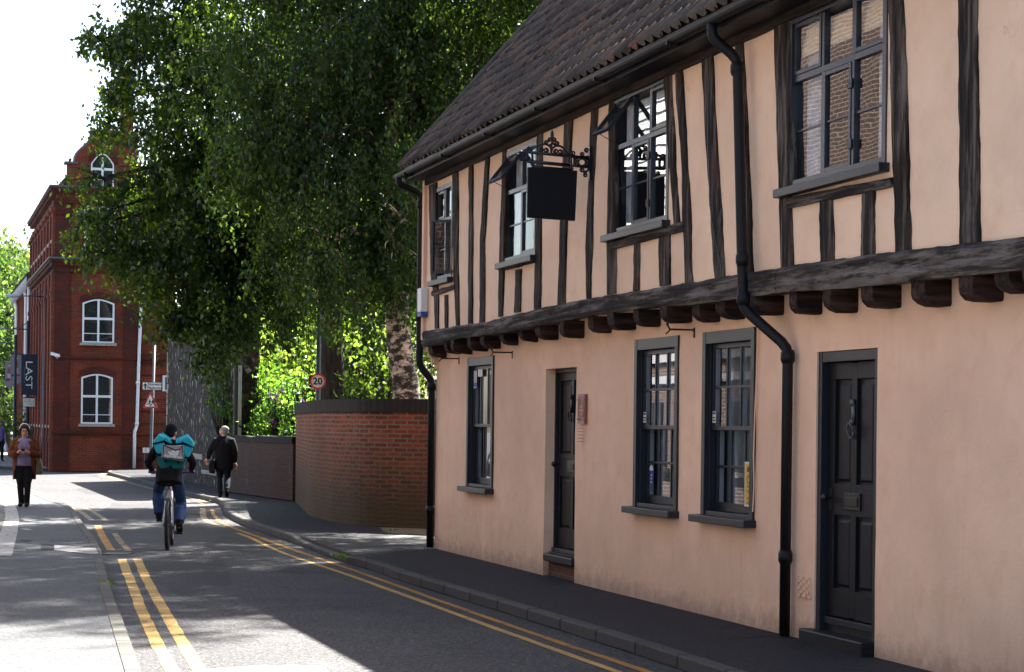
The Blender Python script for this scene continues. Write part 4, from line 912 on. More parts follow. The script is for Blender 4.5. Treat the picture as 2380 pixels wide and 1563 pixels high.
# road gully
mb = MB(); g0, g1 = G(247, 1288), G(302, 1287); 
for i in range(9): x = g0.x + (g1.x - g0.x) * i / 8; mb.box(x - .012, x + .012, g0.y - .17, g0.y + .17, 0.003, 0.012)
mb.box(g0.x - .02, g1.x + .02, g0.y - .2, g0.y - .17, .003, .013); mb.box(g0.x - .02, g1.x + .02, g0.y + .17, g0.y + .2, .003, .013); mb.box(g1.x + .0, g1.x + .03, g0.y - .2, g0.y + .2, .003, .0135)
o = mb.build('drain_grate', M['metal']); tag(o, 'metal drain grate in the road beside the left kerb', 'drain cover')
# pale sett strip and cobbles by the left edge
M['setts'] = brick_mat('pale_setts', (0.40, 0.39, 0.37), (0.33, 0.32, 0.31), (0.10, 0.10, 0.09), 1.2, 0.22, 0.02)
o = px_sheet('paving_strip', [(28, 1292), (40, 1240), (45, 1207), (40, 1186), (33, 1171), (0, 1157), (-40, 1148), (-40, 1158), (0, 1166), (10, 1177), (13, 1201), (0, 1242), (-30, 1292)], 0.107, M['setts'])
cb = NT('cobbles'); vv = cb.n('TexVoronoi', Scale=6.5, feature='DISTANCE_TO_EDGE'); cb.t.links.new(cb.coord(), vv.inputs['Vector']); hgt = cb.ramp(vv.outputs['Distance'], [(0.0, 0.0), (0.25, 1.0)])
cb.bump(hgt, 1.0, 0.06); M['cobble'] = cb.fin(cb.mix(hgt, (0.02, 0.02, 0.015), (0.24, 0.22, 0.19)), 0.7, 0.3)
px_sheet('cobbles', [(-30, 1292), (0, 1242), (13, 1201), (10, 1177), (0, 1166), (-40, 1158), (-200, 1150), (-200, 1292)], 0.106, M['cobble'])

# ================================================================ garden walls on the right
M['brick_wall'] = brick_mat('red_garden_brick', (0.30, 0.058, 0.024), (0.10, 0.028, 0.018), (0.20, 0.155, 0.11), moss=(0.034, 0.028, 0.012), pale=0.15, soot=0.25, m=0.014)
M['brick_old'] = brick_mat('old_grey_brick', (0.085, 0.024, 0.014), (0.030, 0.016, 0.012), (0.07, 0.057, 0.045), soot=0.35, pale=0.18, m=0.016)
M['coping'] = brick_mat('dark_coping_brick', (0.028, 0.023, 0.020), (0.018, 0.016, 0.014), (0.012, 0.011, 0.010), 0.11, 0.3, 0.012)
def ribbon(P, thick, z0, z1, side=1):
    mb = MB(); I = offs(P, side * thick); u = 0
    for i in range(len(P) - 1):
        L = (P[i + 1] - P[i]).length; z = lambda p, h: (p.x, p.y, h)
        zz = lambda p, h: (h(p) if callable(h) else h)
        mb.q([z(P[i], z0), z(P[i + 1], z0), z(P[i + 1], zz(P[i + 1], z1)), z(P[i], zz(P[i], z1))], [(u, z0), (u + L, z0), (u + L, zz(P[i + 1], z1)), (u, zz(P[i], z1))])
        mb.q([z(I[i], z0), z(I[i + 1], z0), z(I[i + 1], zz(P[i + 1], z1)), z(I[i], zz(P[i], z1))], [(u, z0), (u + L, z0), (u + L, 2), (u, 2)])
        mb.q([z(P[i], zz(P[i], z1)), z(P[i + 1], zz(P[i + 1], z1)), z(I[i + 1], zz(P[i + 1], z1)), z(I[i], zz(P[i], z1))], [(u, 0), (u + L, 0), (u + L, thick), (u, thick)])
        u += L
    for k in (0, -1): mb.q([(P[k].x, P[k].y, z0), (I[k].x, I[k].y, z0), (I[k].x, I[k].y, zz(P[k], z1)), (P[k].x, P[k].y, zz(P[k], z1))], [(0, z0), (thick, z0), (thick, 2), (0, 2)])
    return mb
TW = smooth_line([G(a, b, .1) for a, b in [(712, 1166), (733, 1184), (754, 1200), (785, 1209.5), (817, 1215.5), (879, 1223.5), (993, 1228.5)]], 6)
e = (TW[-1] - TW[-7]).normalized(); TW.append(TW[-1] + e * 4.0)
for p in TW: p.z = 0
base = TW[0].copy(); zc = A(718, 963, TW[0].y).z, A(718, 940, TW[0].y).z
w = thing('brick_garden_wall', 'tall rounded red brick garden wall under dark coping beside the pink house', 'wall', base)
def rel(P, b): return [p - Vector((b.x, b.y, 0)) for p in P]
ribbon(rel(TW, base), .24, 0.02, zc[0]).build('brickwork', M['brick_wall'], w)
ribbon(offs(rel(TW, base), -.035), .31, zc[0] - .001, zc[1]).build('coping', M['coping'], w, bevel=.012)
LW = smooth_line([G(a, b, .1) for a, b in [(538, 1142), (600, 1151), (660, 1159.5), (711, 1166)]], 4); base2 = LW[0].copy(); zl = A(640, 1030, LW[8].y).z
for p in LW: p.z = 0
w = thing('low_brick_wall', 'low weathered brick wall topped with shrubs between flint wall and tall wall', 'wall', base2)
jag = lambda p: zl + 0.05 * noise.noise(Vector((p.x * 2, p.y * 2, 1)))
ribbon(rel(LW, base2), .3, 0.02, jag).build('brickwork', M['brick_old'], w)
ribbon(offs(rel(LW, base2), -.025), .35, zl - .09, lambda p: jag(p) + .04).build('coping', M['coping'], w)
# flint building flank
FO = G(545, 1144, .1); FO.z = 0; FR = math.atan2(D.y, D.x); FF = Frame(FO, FR); flen = FF.hit(387, 1000, 1, 0).x
fb = thing('flint_wall', 'tall dark knapped flint wall with pale stone blocks behind the cyclist', 'wall', FO, FR)
M['flint'] = flint_mat('knapped_flint'); M['stone'] = asphalt_mat('limestone', (0.30, 0.26, 0.20), (0.42, 0.37, 0.30), 40, 0.3, 0.2, False)
M['slate'] = brick_mat('roof_slate', (0.045, 0.045, 0.05), (0.06, 0.055, 0.055), (0.02, 0.02, 0.02), 0.25, 0.18, 0.006)
mb = MB(); mb.box(0, flen, -.55, 0, 0.02, 5.0); mb.build('flintwork', M['flint'], fb)
mb = MB(); mb.prism([(-.65, 5.002), (0.10, 5.002), (-.28, 5.22)], (-.1, 0, 0), (0, 1, 0), (0, 0, 1), (flen + .2, 0, 0)); mb.build('coping', M['slate'], fb)
for k in range(9): mb = MB(); mb.box(flen - (.22 if k % 2 else .12), flen + .012, -.3 if k % 2 else -.2, .012, 1.0 + .32 * k, 1.3 + .32 * k); mb.build('quoin', M['stone'], fb, bevel=.02)
mb = MB(); q0, q1 = FF.hit(440, 1053, 1, 0), FF.hit(470, 1070, 1, 0); mb.box(q1.x, q0.x, -.1, .02, q1.z, q0.z); mb.build('stone_block', M['stone'], fb, bevel=.02); mb = MB(); q0, q1 = FF.hit(470, 1092, 1, 0), FF.hit(503, 1107, 1, 0); mb.box(q1.x, q0.x, -.1, .03, q1.z, q0.z)
mb.build('stone_block', M['stone'], fb, bevel=.02)
mb = MB(); mb.box(-.24, -.04, -.11, .02, 0.02, A(541, 850, FO.y).z); mb.build('rendered_pier', M['white_dull'], fb, bevel=.01)
mb = MB(); mb.tube([(-.40, .06, .1), (-.40, .06, 3.9)], .055, 10); mb.build('downpipe', M['black'], fb)

# ================================================================ red brick corner building
BO = G(125, 1090, .1); BO.z = 0; BR = math.atan2(-NRM.y, -NRM.x); BF = Frame(BO, BR)
bb_ = thing('red_brick_building', 'tall red brick corner building with a curved gable and white windows', 'building', BO, BR)
M['brick_red'] = brick_mat('victorian_red_brick', (0.29, 0.047, 0.018), (0.17, 0.030, 0.014), (0.18, 0.09, 0.055), soot=0.42)
M['brick_red_dark'] = brick_mat('dark_moulded_brick', (0.16, 0.027, 0.012), (0.10, 0.020, 0.011), (0.06, 0.03, 0.022), soot=0.6)
M['lead'] = paint('lead_coping', (0.09, 0.09, 0.10), 0.6)
fr = lambda px, py, y=0.0: BF.hit(px, py, 1, y); sd = lambda px, py, x=0.0: BF.hit(px, py, 0, x)
xr = fr(312, 1090).x; zt = fr(230, 301).z; z44 = fr(150, 442).z; z60 = fr(150, 608).z; z50 = fr(160, 500).z
gx0 = fr(157, 385).x; zs = fr(157, 380).z; gxt = fr(212, 302).x
def arch(x0, x1, z0, zs_, rise, n=8):
    P = [(x0, z0), (x1, z0), (x1, zs_)]; cx = (x0 + x1) / 2
    for k in range(1, n): t = k / n; P.append((x1 + (x0 - x1) * t, zs_ + rise * math.sin(math.pi * t)))
    return P + [(x0, zs_)]
def brick_window(name, x0, x1, z0, z1, rise, label=None, sill=True):
    o = MB(); P = arch(x0, x1, z0, z1 - rise, rise); cx = (x0 + x1) / 2; zm = z0 + (z1 - z0) * .55
    ctr = ((x0 + x1) / 2, (z0 + z1) / 2)
    for i in range(len(P)):
        a, b = P[i], P[(i + 1) % len(P)]; s = lambda p: (p[0] + (ctr[0] - p[0]) * .11, p[1] + (ctr[1] - p[1]) * .06); a2, b2 = s(a), s(b)
        for y in (-.035, .03): o.q([(a[0], y, a[1]), (b[0], y, b[1]), (b2[0], y, b2[1]), (a2[0], y, a2[1])])
        o.q([(a2[0], -.035, a2[1]), (b2[0], -.035, b2[1]), (b2[0], .03, b2[1]), (a2[0], .03, a2[1])]); o.q([(a[0], -.035, a[1]), (b[0], -.035, b[1]), (b[0], .03, b[1]), (a[0], .03, a[1])])
    o.box(cx - .035, cx + .035, -.034, .029, z0 + .03, z1 - .04); o.box(x0 + .04, x1 - .04, -.033, .028, zm - .04, zm + .04); o.box(x0 + .05, x1 - .05, -.03, .027, z0 + .30, z0 + .325)
    w = o.build('window', M['white'], bb_); tag(w, label)
    g = MB(); g.q([(p[0], -.004, p[1]) for p in P]); g.build('pane', M['glass'], w)
    g = MB(); g.q([(p[0], .025, p[1]) for p in P]); g.build('blackout', M['dark'], w)
    if sill: g = MB(); g.box(x0 - .08, x1 + .08, -.12, .0, z0 - .10, z0 - .003); g.build('sill', M['stone'], w)
    g = MB()
    n = 10
    for k in range(n):
        f = lambda t, dr: (x1 + .09 - (x1 - x0 + .18) * t, z1 - rise + dr + (rise + .02) * math.sin(math.pi * t))
        a, b, c_, d_ = f(k / n, .02), f((k + 1) / n, .02), f((k + 1) / n, .22), f(k / n, .22)
        g.v += [(p[0], -.05, p[1]) for p in (a, b, c_, d_)] + [(p[0], .0, p[1]) for p in (a, b, c_, d_)]; q = len(g.v) - 8
        g.f += [(q, q + 1, q + 2, q + 3), (q + 3, q + 2, q + 6, q + 7), (q, q + 4, q + 5, q + 1)]
    g.build('brick_arch', M['brick_red_dark'], w)
def px_win(l, r, t, b): a, c = fr(l, t), fr(r, b); return a.x, c.x, c.z, a.z
DEP = 13.6
mb = MB()                                   # front wall with the shaped gable
gp_ = [(0, .02), (xr, .02), (xr, zt - .05), (gxt, zt - .05)]
gp_ += [(fr(px, py).x, fr(px, py).z) for px, py in ((214, 308), (213.5, 317), (211, 325), (206, 333), (199, 339.5), (191, 346), (184, 353), (179, 360), (176, 367))]
gp_ += [(fr(175, 372).x, zs), (gx0, zs), (gx0, z44 + .15), (0, z44 + .15)]
mb.prism(gp_, (0, .06, 0), (1, 0, 0), (0, 0, 1), (0, .4, 0))
mb.box(0.06, .46, .46, DEP, .02, z44 + .1); mb.box(.46, xr + 3, DEP - .3, DEP, .02, z44 + .1)
mb.build('wall', M['brick_red'], bb_)
mb = MB()                                   # stone coping along the gable
cp = [Vector((p[0], .26, p[1] + .02)) for p in gp_[2:14]]
mb.tube(cp, .14, 8, flat=.5, up=(0, 1, 0)); mb.box(gx0 - .1, gx0 + .35, -.02, .5, zs, zs + .07); mb.build('gable_coping', M['lead'], bb_)
mb = MB()                                   # pilasters, string courses, cornices (front and street side)
P_W = fr(160, 900).x
for x0, x1 in ((-.05, P_W), (xr - .42, xr)): mb.box(x0, x1, -.03, .059, .02, z44 - .3)
for z, h, pr in ((z60 - .35, .09, .05), (z60 - .13, .1, .10), (z60 - .03, .10, .17), (z44 - .45, .08, .06), (z44 - .12, .1, .10), (z44 - .02, .10, .19), (z50, .09, .07), (fr(200, 990).z - .28, .10, .05), (fr(160, 868).z + .5, .06, .035)):
    mb.box(-pr - .05, xr + .02, -.03 - pr, .058, z, z + h - .002); mb.box(-pr - .05, .06, .062, DEP, z + .001, z + h - .003)
mb.build('string_course', M['brick_red_dark'], bb_)
mb = MB()
for z in (z60 + .07, z44 + .08): mb.box(-.27, xr + .04, -.25, .057, z, z + .06); mb.box(-.27, .058, .061, DEP, z + .001, z + .058)
mb.build('cornice_flashing', M['lead'], bb_)
mb = MB()                                   # panels and pilasters on the street side
nb = 8; bw = DEP / nb
for k in range(nb + 1):
    y = max(.0, k * bw - .22); mb.box(-.16, .059, y, y + .42, .02, z60 - .36); mb.box(-.14, .059, y, y + .40, z60 + .18, z44 - .46)
    mb.box(-.19, .058, y - .02, y + .44, 1.0, 1.18); mb.box(-.20, .058, y - .02, y + .44, z44 - .75, z44 - .62); mb.box(-.19, .058, y - .02, y + .44, z60 - 1.2, z60 - 1.05)
for k in range(nb):
    y0 = k * bw + .2; y1 = (k + 1) * bw - .22
    for zb, ztp in ((1.6, z60 - .9), (z60 + .8, z44 - .85)):
        for i in range(8):
            t0, t1 = math.pi * i / 8, math.pi * (i + 1) / 8; c = (y0 + y1) / 2; r = (y1 - y0) / 2
            f = lambda t, rr: (c - rr * math.cos(t), ztp - r * .3 + rr * .9 * math.sin(t))
            a, b, c2, d2 = f(t0, r), f(t1, r), f(t1, r + .2), f(t0, r + .2); q = len(mb.v)
            mb.v += [(-.10, p[0], p[1]) for p in (a, b, c2, d2)] + [(.06, p[0], p[1]) for p in (a, b, c2, d2)]; mb.f += [(q, q + 1, q + 2, q + 3), (q, q + 4, q + 5, q + 1), (q + 2, q + 6, q + 7, q + 3)]
mb.build('pilaster', M['brick_red'], bb_)
for k in range(nb):                         # street side windows
    y0 = k * bw + .3; y1 = (k + 1) * bw - .32
    for zb, ztp in ((1.6, z60 - 1.1), (z60 + .8, z44 - 1.1)):
        m = MB(); m.box(.02, .055, y0, y1, zb, ztp); o = m.build('window', M['white'], bb_)
        m = MB(); m.box(.01, .018, y0 + .06, (y0 + y1) / 2 - .03, zb + .06, ztp - .06); m.box(.01, .018, (y0 + y1) / 2 + .03, y1 - .06, zb + .06, ztp - .06); m.build('pane', M['dark'], o)
        m = MB(); m.box(-.13, .05, y0 - .05, y1 + .05, zb - .1, zb - .004); m.build('sill', M['stone'], o)
brick_window('w', *px_win(189, 261, 869, 986), .12, 'white ground floor window of the corner building front'); brick_window('w', *px_win(192, 265, 695, 798), .14, 'white first floor window of the corner building front')
brick_window('w', *px_win(196, 268, 478, 580), .14, 'white second floor window half hidden by leaves'); brick_window('w', *px_win(212, 264, 356, 440), .36, 'round headed window in the curved gable', sill=False)
mb = MB(); 
for px in (180, 186, 203, 210): 
    pass
c0, c1 = fr(281, 310, .7), fr(309, 310, .7); mb.box(c0.x, c1.x, .55, 1.1, zt - .6, zt + 2.2); mb.box(c0.x - .06, c1.x + .06, .49, 1.16, zt + 2.0, zt + 2.12); mb.build('chimney', M['brick_red_dark'], bb_)
mb = MB(); mb.prism([(0.0, z44 + .15), (xr + 1.4, z44 + .15), (xr * .55, zt - .25)], (0, .47, 0), (1, 0, 0), (0, 0, 1), (0, DEP - .5, 0)); mb.build('roof', M['slate'], bb_)
xw = fr(402, 900, .3).x; mb = MB(); mb.box(xr + .002, xw, .30, 6.0, .02, zt - 1.2); mb.build('side_wing_wall', M['brick_red'], bb_)
mb = MB(); zc = fr(350, 830, .3).z; mb.box(xr + .002, xw + .1, .12, .298, zc - .1, zc + .1); mb.box(xr + .002, xw + .1, .2, .297, zc - .25, zc - .102)
for k in range(9): mb.box(xr + .002, xw, .275, .296, .4 + .42 * k, .44 + .42 * k)
mb.build('side_wing_band', M['brick_red_dark'], bb_)
a, b = fr(378, 873, .29), fr(392, 910, .29); mb = MB(); mb.box(a.x, b.x, .27, .299, b.z, a.z); o = mb.build('window', M['white'], bb_); tag(o, 'narrow white window in the side wing behind the road sign'); mb = MB(); mb.box(a.x + .09, b.x, .262, .268, b.z + .05, a.z - .06); mb.build('pane', M['dark'], o)
pp = [(340, 250), (334, 560), (328, 720), (323.8, 809), (322.7, 840), (318, 992), (312.7, 1003), (311.6, 1089)]
pipe([(lambda p: (p.x, -.02 if py < 995 else -.06, p.z))(fr(px, py, -.04)) for px, py in pp], .055, 'white_downpipe', [((fr(320.5, 890, -.04).x, -.02, fr(320, 890).z), (0, 0, 1)), ((fr(318, 985, -.04).x, -.02, fr(318, 985).z), (0, 0, 1))], 'white', bb_)
# lower wing along the street
WB = DEP; WE = sd(34, 900).y; wz = sd(50, 675).z; mb = MB(); mb.box(.08, 3, WB + .005, WE, .02, wz); mb.build('rear_wing_wall', M['brick_red'], bb_)
mb = MB(); k = WB + .3
while k < WE: mb.box(.0, .079, k, k + .35, .02, wz - .1); k += 1.15
mb.build('rear_wing_pilaster', M['brick_red'], bb_)
mb = MB(); mb.box(-.25, .3, WB + .01, WE + .2, wz + .01, wz + .1); mb.prism([(-.3, wz + .1), (3.2, wz + .1), (1.4, wz + 1.3)], (0, WB + .02, 0), (1, 0, 0), (0, 0, 1), (0, WE - WB, 0)); mb.build('rear_wing_roof', M['slate'], bb_)
mb = MB(); k = WB + .2
while k < WE - .4: mb.prism([(0, 0), (.45, 0), (.22, -.5)], (-.26, k, wz), (0, 1, 0), (0, 0, 1), (.03, 0, 0)); k += .62
mb.build('bargeboard', M['white_dull'], bb_)
for px, zz in ((66, .3), (58, 0), (36, 0)):
    y = sd(px, 800, -.1).y; pipe([(-.2, y, wz), (-.2, y, wz - .15), (-.08, y, wz - .6), (-.08, y, .1)] if px < 66 else [(-.1, y, wz + .2), (-.1, y, .1)], .07, 'white_downpipe', [], 'white', bb_)

# ---- things on and before the brick building
def lamp_col(px, ybase, yarm, pxtip, name_l, ytop=None):
    b = G(px, ybase, .1); o = thing('street_lamp', name_l, 'street lamp', (b.x, b.y, .1)); za = A(px, yarm, b.y).z - .1; L = A(pxtip, yarm, b.y).x - b.x
    m = MB(); m.tube([(0, 0, 0), (0, 0, 1.2), (0, 0, 1.25), (0, 0, za + .35)], [.085, .085, .065, .06], 12); m.build('column', M['navy_metal'], o, smooth=True)
    m = MB(); m.tube([(0, 0, za), (L * .62, 0, za + .02)], .022, 8); m.tube([(0, 0, za + .33), (L * .12, 0, za + .16), (L * .3, 0, za + .06), (L * .4, 0, za + .02)], .015, 6); m.build('arm', M['navy_metal'], o, smooth=True)
    m = MB(); m.ell((L * .80, 0, za + .02), abs(L) * .22, .16, .075, 16, 8); m.build('lantern', M['white_dull'], o, smooth=True)
lamp_col(100, 1083, 690, 12, 'tall dark street lamp nearest the brick corner with its arm over the street', 600); lamp_col(62, 1073, 766, -25, 'slender dark street lamp farther along the brick wall behind the banners'); lamp_col(33, 1067, 798, -40, 'most distant dark street lamp beside the far trees')
def banner(l, r, t, b, x, mat, name_l, cat='banner', name='banner', point=False):
    y = sd(r, (t + b) / 2, -.1).y; p0 = BF.hit(l, t, 1, y); p1 = BF.hit(r, b, 1, y); o = thing(name, name_l, cat, BF.m @ Vector((p1.x, y, p1.z)), BR); w_, h_ = p0.x - p1.x, p0.z - p1.z; m = MB()
    if point: m.prism([(w_, .0 + h_ * .12), (w_ * .5, 0), (0, h_ * .12), (0, h_), (w_, h_)], (0, 0, 0), (1, 0, 0), (0, 0, 1), (0, .02, 0))
    else: m.box(w_, 0, 0, .02, 0, h_)
    m.build('panel', M[mat], o); m = MB(); m.tube([(w_ - .02, .01, h_ + .02), (.3, .01, h_ + .02)], .02, 6)
    if not point: m.tube([(w_, .01, -.02), (.3, .01, -.02)], .015, 6)
    m.build('rail', M['black'], o); return o, w_, h_
M['banner_navy'] = paint('banner_navy', (0.014, 0.017, 0.035), 0.7); M['banner_grey'] = paint('banner_grey', (0.19, 0.19, 0.22), 0.7)
o, w_, h_ = banner(50, 87, 826, 917, 0, 'banner_navy', 'tall navy banner reading LAST on the brick building', point=False)
m = MB(); m.text('LAST', (w_ * .55, -.004, h_ * .50), (0, 0, -1), (1, 0, 0), .36, sx=1.35); m.build('lettering', M['sign_white'], o, norm=False)
m = MB(); m.text('THE PUBLIC HOUSE', (w_ * .82, -.004, h_ * .48), (0, 0, -1), (1, 0, 0), .05, sx=1.5) if False else m.box(w_ * .83, w_ * .81, -.004, -.002, h_ * .3, h_ * .68); m.build('fine_print', M['banner_grey'], o, norm=False)
o, w_, h_ = banner(54, 84, 926, 945.5, 0, 'sign_white', 'small white hanging shop sign below the navy banner', 'hanging sign', 'shop_sign')
m = MB(); m.text('PERTUCCION', (w_ * .5, -.004, h_ * .58), (1, 0, 0), (0, 0, 1), .075); m.prism([(-.03, 0), (.03, 0), (0, .045)], (w_ * .5, -.004, h_ * .75), (1, 0, 0), (0, 0, 1), (0, .002, 0)); m.box(w_ * .8, w_ * .2, -.004, -.002, h_ * .38, h_ * .40); m.box(w_ * .85, w_ * .15, -.004, -.002, h_ * .25, h_ * .28); m.build('lettering', M['banner_grey'], o, norm=False)
for (l, r, t, b, lab) in ((25, 49, 824, 897, 'pale grey pointed banner beside the navy banner, the nearer of two'), (12, 30, 842, 904, 'pale grey pointed banner partly behind the other grey banner')):
    o, w_, h_ = banner(l, r, t, b, 0, 'banner_grey', lab, point=True)
    m = MB(); m.box(w_ * .68, w_ * .3, -.004, -.002, h_ * .58, h_ * .74); m.prism([(-.5, 0), (.5, 0), (.3, .6), (0, .8), (-.3, .6)], (w_ * .49, -.004, h_ * .738), (w_ * -.38, 0, 0), (0, 0, h_ * .05), (0, .002, 0)); m.build('picture', M['plaque'], o)
    m = MB(); [m.box(w_ * .68, w_ * .3, -.004, -.002, h_ * (.42 + .035 * k), h_ * (.435 + .035 * k)) for k in range(4)]; m.box(w_ * .7, w_ * .3, -.004, -.002, h_ * .86, h_ * .875); m.build('fine_print', M['sign_white'], o)
    m = MB(); m.box(w_ * .9, w_ * .5, -.004, -.002, h_ * .30, h_ * .36); m.build('strip', M['sign_black'], o); m = MB(); m.box(w_ * .499, w_ * .1, -.004, -.002, h_ * .30, h_ * .36); m.build('strip', M['red'], o)
cpos = fr(128, 825, -.25); o = thing('security_camera', 'white security camera on the brick corner', 'camera', BF.m @ cpos, BR); m = MB(); m.obox((0, -.1, 0), (.13, -.06, -.04), (.03, .05, 0), (0, 0, .05)); m.build('housing', M['white'], o, bevel=.01); m = MB(); m.tube([(0, -.05, -.06), (.08, .0, -.12), (.1, .3, -.12)], .02, 6); m.build('bracket', M['white_dull'], o)
def post(px, yb, yt, label, mat, extra=None, r=.045):
    b = G(px, yb, .1); o = thing('sign_post', label, 'post', (b.x, b.y, .1)); h = A(px, yt, b.y).z - .1; m = MB(); m.tube([(0, 0, 0), (0, 0, .9), (0, 0, .93), (0, 0, h)], [r * 1.5, r * 1.5, r, r], 10); m.build('pole', M[mat], o, smooth=True); return o, h
o, h = post(117, 1088, 927, 'dark post with blue stickers in front of the brick corner', 'navy_metal'); m = MB(); [m.tube([(0, 0, h * z), (0, 0, h * z + .12)], .048, 10) for z in (.42, .5, .58, .66)]; m.build('sticker', M['blue'], o); m = MB(); m.tube([(0, 0, h * .78), (0, 0, h * .95)], .05, 10); m.build('band', M['white_dull'], o)
o, h = post(182.5, 1089, 958, 'grey post carrying a yellow H plate below the white window', 'metal'); m = MB(); m.box(-.08, .14, -.06, -.05, h - .24, h + .04); m.build('plate', M['yellow'], o); m = MB(); m.text('H', (.03, -.062, h - .1), (1, 0, 0), (0, 0, 1), .24, bold=.006); m.build('lettering', M['sign_black'], o, norm=False)
m = MB(); [m.tube([(0, 0, h * z), (0, 0, h * z + .08)], .049, 10) for z in (.62, .7, .86)]; m.build('sticker', M['blue'], o); m = MB(); m.tube([(0, 0, h * .78), (0, 0, h * .78 + .1)], .049, 10); m.build('sticker', M['yellow'], o)
b = G(129, 1089, .1); o = thing('bin', 'low black bin at the foot of the brick corner', 'bin', (b.x, b.y, .1)); m = MB(); m.loft([[(-.14, -.13, 0), (.14, -.13, 0), (.14, .13, 0), (-.14, .13, 0)], [(-.18, -.16, .38), (.18, -.16, .38), (.18, .16, .38), (-.18, .16, .38)]]); m.build('body', M['black'], o); m = MB(); m.box(-.19, .19, -.17, .17, .381, .42); m.build('lid', M['black_gloss'], o, bevel=.01)
b = G(96, 1078, .1); o = thing('sack_trolley', 'folding frame with black and yellow stripes leaning on the brick wall', 'trolley', (b.x, b.y, .1)); H_ = A(104, 1000, b.y).z - .1
m = MB(); m.tube([(-.10, 0, .05), (.14, .12, H_)], .022, 6); m.tube([(.22, 0, .05), (.2, .12, H_)], .022, 6); m.tube([(-.12, 0, .05), (.24, 0, .05)], .02, 6); m.tube([(.14, .12, H_), (.2, .12, H_)], .02, 6); m.build('frame', M['white_dull'], o)
m = MB(); m.q([(-.08, .005, .08), (.07, .005, .08), (.19, .12, H_ * .97), (.15, .12, H_ * .97)]); st = NT('hazard_stripes'); wv = st.n('TexWave', Scale=2.2); wv.bands_direction = 'DIAGONAL'; st.t.links.new(st.coord(), wv.inputs['Vector']); M['hazard'] = st.fin(st.ramp(wv.outputs['Fac'], [(0.48, (0.01, 0.01, 0.01)), (0.52, (0.5, 0.33, 0.02))]), 0.5); m.build('striped_panel', M['hazard'], o)
m = MB(); [m.tube([(x, -.03, .07), (x, .03, .07)], .07, 12) for x in (-.1, .2)]; m.build('wheel', M['black'], o)
# children crossing sign and direction plate on one post
b = G(349, 1097, .1); o = thing('road_sign', 'grey pole with a red children warning triangle and a Norwich Playhouse plate', 'road sign', (b.x, b.y, .1)); Yb = b.y
at = lambda px, py: A(px, py, Yb) - Vector((b.x, b.y, .1))
m = MB(); p0 = at(359.5, 800); m.tube([(0, 0, 0), (0, 0, .1), (p0.x * .95, 0, p0.z)], .048, 10); m.build('pole', M['metal'], o, smooth=True)
q = [at(331.6, 907), at(377.4, 907), at(377.4, 889), at(331.6, 889)]; m = MB(); m.box(q[0].x, q[1].x, -.085, -.07, q[0].z, q[2].z); m.build('direction_plate', M['sign_black'], o, bevel=.004)
cx, cz = (q[0].x + q[1].x) / 2, (q[0].z + q[2].z) / 2; m = MB(); m.box(q[0].x + .018, q[1].x - .018, -.092, -.087, q[0].z + .018, q[2].z - .018); m.build('plate_face', M['sign_white'], o)
m = MB(); m.text('Norwich', (cx + .085, -.095, cz + .058), (1, 0, 0), (0, 0, 1), .125, bold=.003); m.text('Playhouse', (cx + .085, -.095, cz - .058), (1, 0, 0), (0, 0, 1), .125, bold=.003)
m.prism([(-.028, -.09), (.028, -.09), (.028, .02), (.065, .0), (.065, .035), (0, .095), (-.065, .035), (-.065, .0), (-.028, .02)], (q[0].x + .10, -.095, cz), (1, 0, 0), (0, 0, 1), (0, .001, 0)); m.build('lettering', M['sign_black'], o, norm=False)
ap, bl, br_ = at(351.5, 909), at(332.5, 949.5), at(368, 949.5)
tri = [(bl.x, bl.z), (br_.x, br_.z), ((bl.x + br_.x) / 2, ap.z)]; tc = (sum(p[0] for p in tri) / 3, sum(p[1] for p in tri) / 3)
def rtri(s):
    out = []
    T = [(tc[0] + (p[0] - tc[0]) * s, tc[1] + (p[1] - tc[1]) * s) for p in tri]
    for i, p in enumerate(T):
        a, c = T[i - 1], T[(i + 1) % 3]
        for q_ in (a, c): out.append((p[0] + (q_[0] - p[0]) * .07, p[1] + (q_[1] - p[1]) * .07))
    return out
m = MB(); m.prism(rtri(1.0), (0, -.085, 0), (1, 0, 0), (0, 0, 1), (0, .012, 0)); m.build('triangle', M['red'], o)
m = MB(); m.prism(rtri(.70), (0, -.088, 0), (1, 0, 0), (0, 0, 1), (0, .002, 0)); m.build('triangle_face', M['sign_white'], o)
m = MB(); U = (br_.x - bl.x) / 560.0; tr_ = lambda x, y: (bl.x + (x - 130) * U, 0, bl.z + (1300 - y) * U)
def limb(pts, r): m.tube([(tr_(*p)[0], -.0905, tr_(*p)[2]) for p in pts], r, 6, flat=.15, up=(1, 0, 0))
for c_, hd in (((525, 945), 26), ((393, 985), 22)): m.ell((tr_(*c_)[0], -.0905, tr_(*c_)[2]), hd * U, .002, hd * U)
limb([(520, 980), (515, 1040), (512, 1105)], [28 * U, 34 * U, 44 * U]); limb([(540, 1000), (585, 1060), (620, 1085)], 12 * U); limb([(505, 1000), (465, 1030), (470, 1060)], 12 * U); limb([(495, 1110), (460, 1150), (425, 1195)], 15 * U); limb([(530, 1110), (560, 1150), (578, 1205), (605, 1208)], 15 * U)
limb([(390, 1010), (388, 1060), (385, 1110)], [22 * U, 24 * U, 22 * U]); limb([(405, 1030), (430, 1070), (455, 1075)], 11 * U); limb([(375, 1030), (330, 1055), (318, 1095)], 11 * U); limb([(380, 1115), (340, 1135), (290, 1145), (280, 1170)], 14 * U); limb([(392, 1115), (405, 1160), (408, 1205), (425, 1205)], 14 * U)
m.build('symbol', M['sign_black'], o)
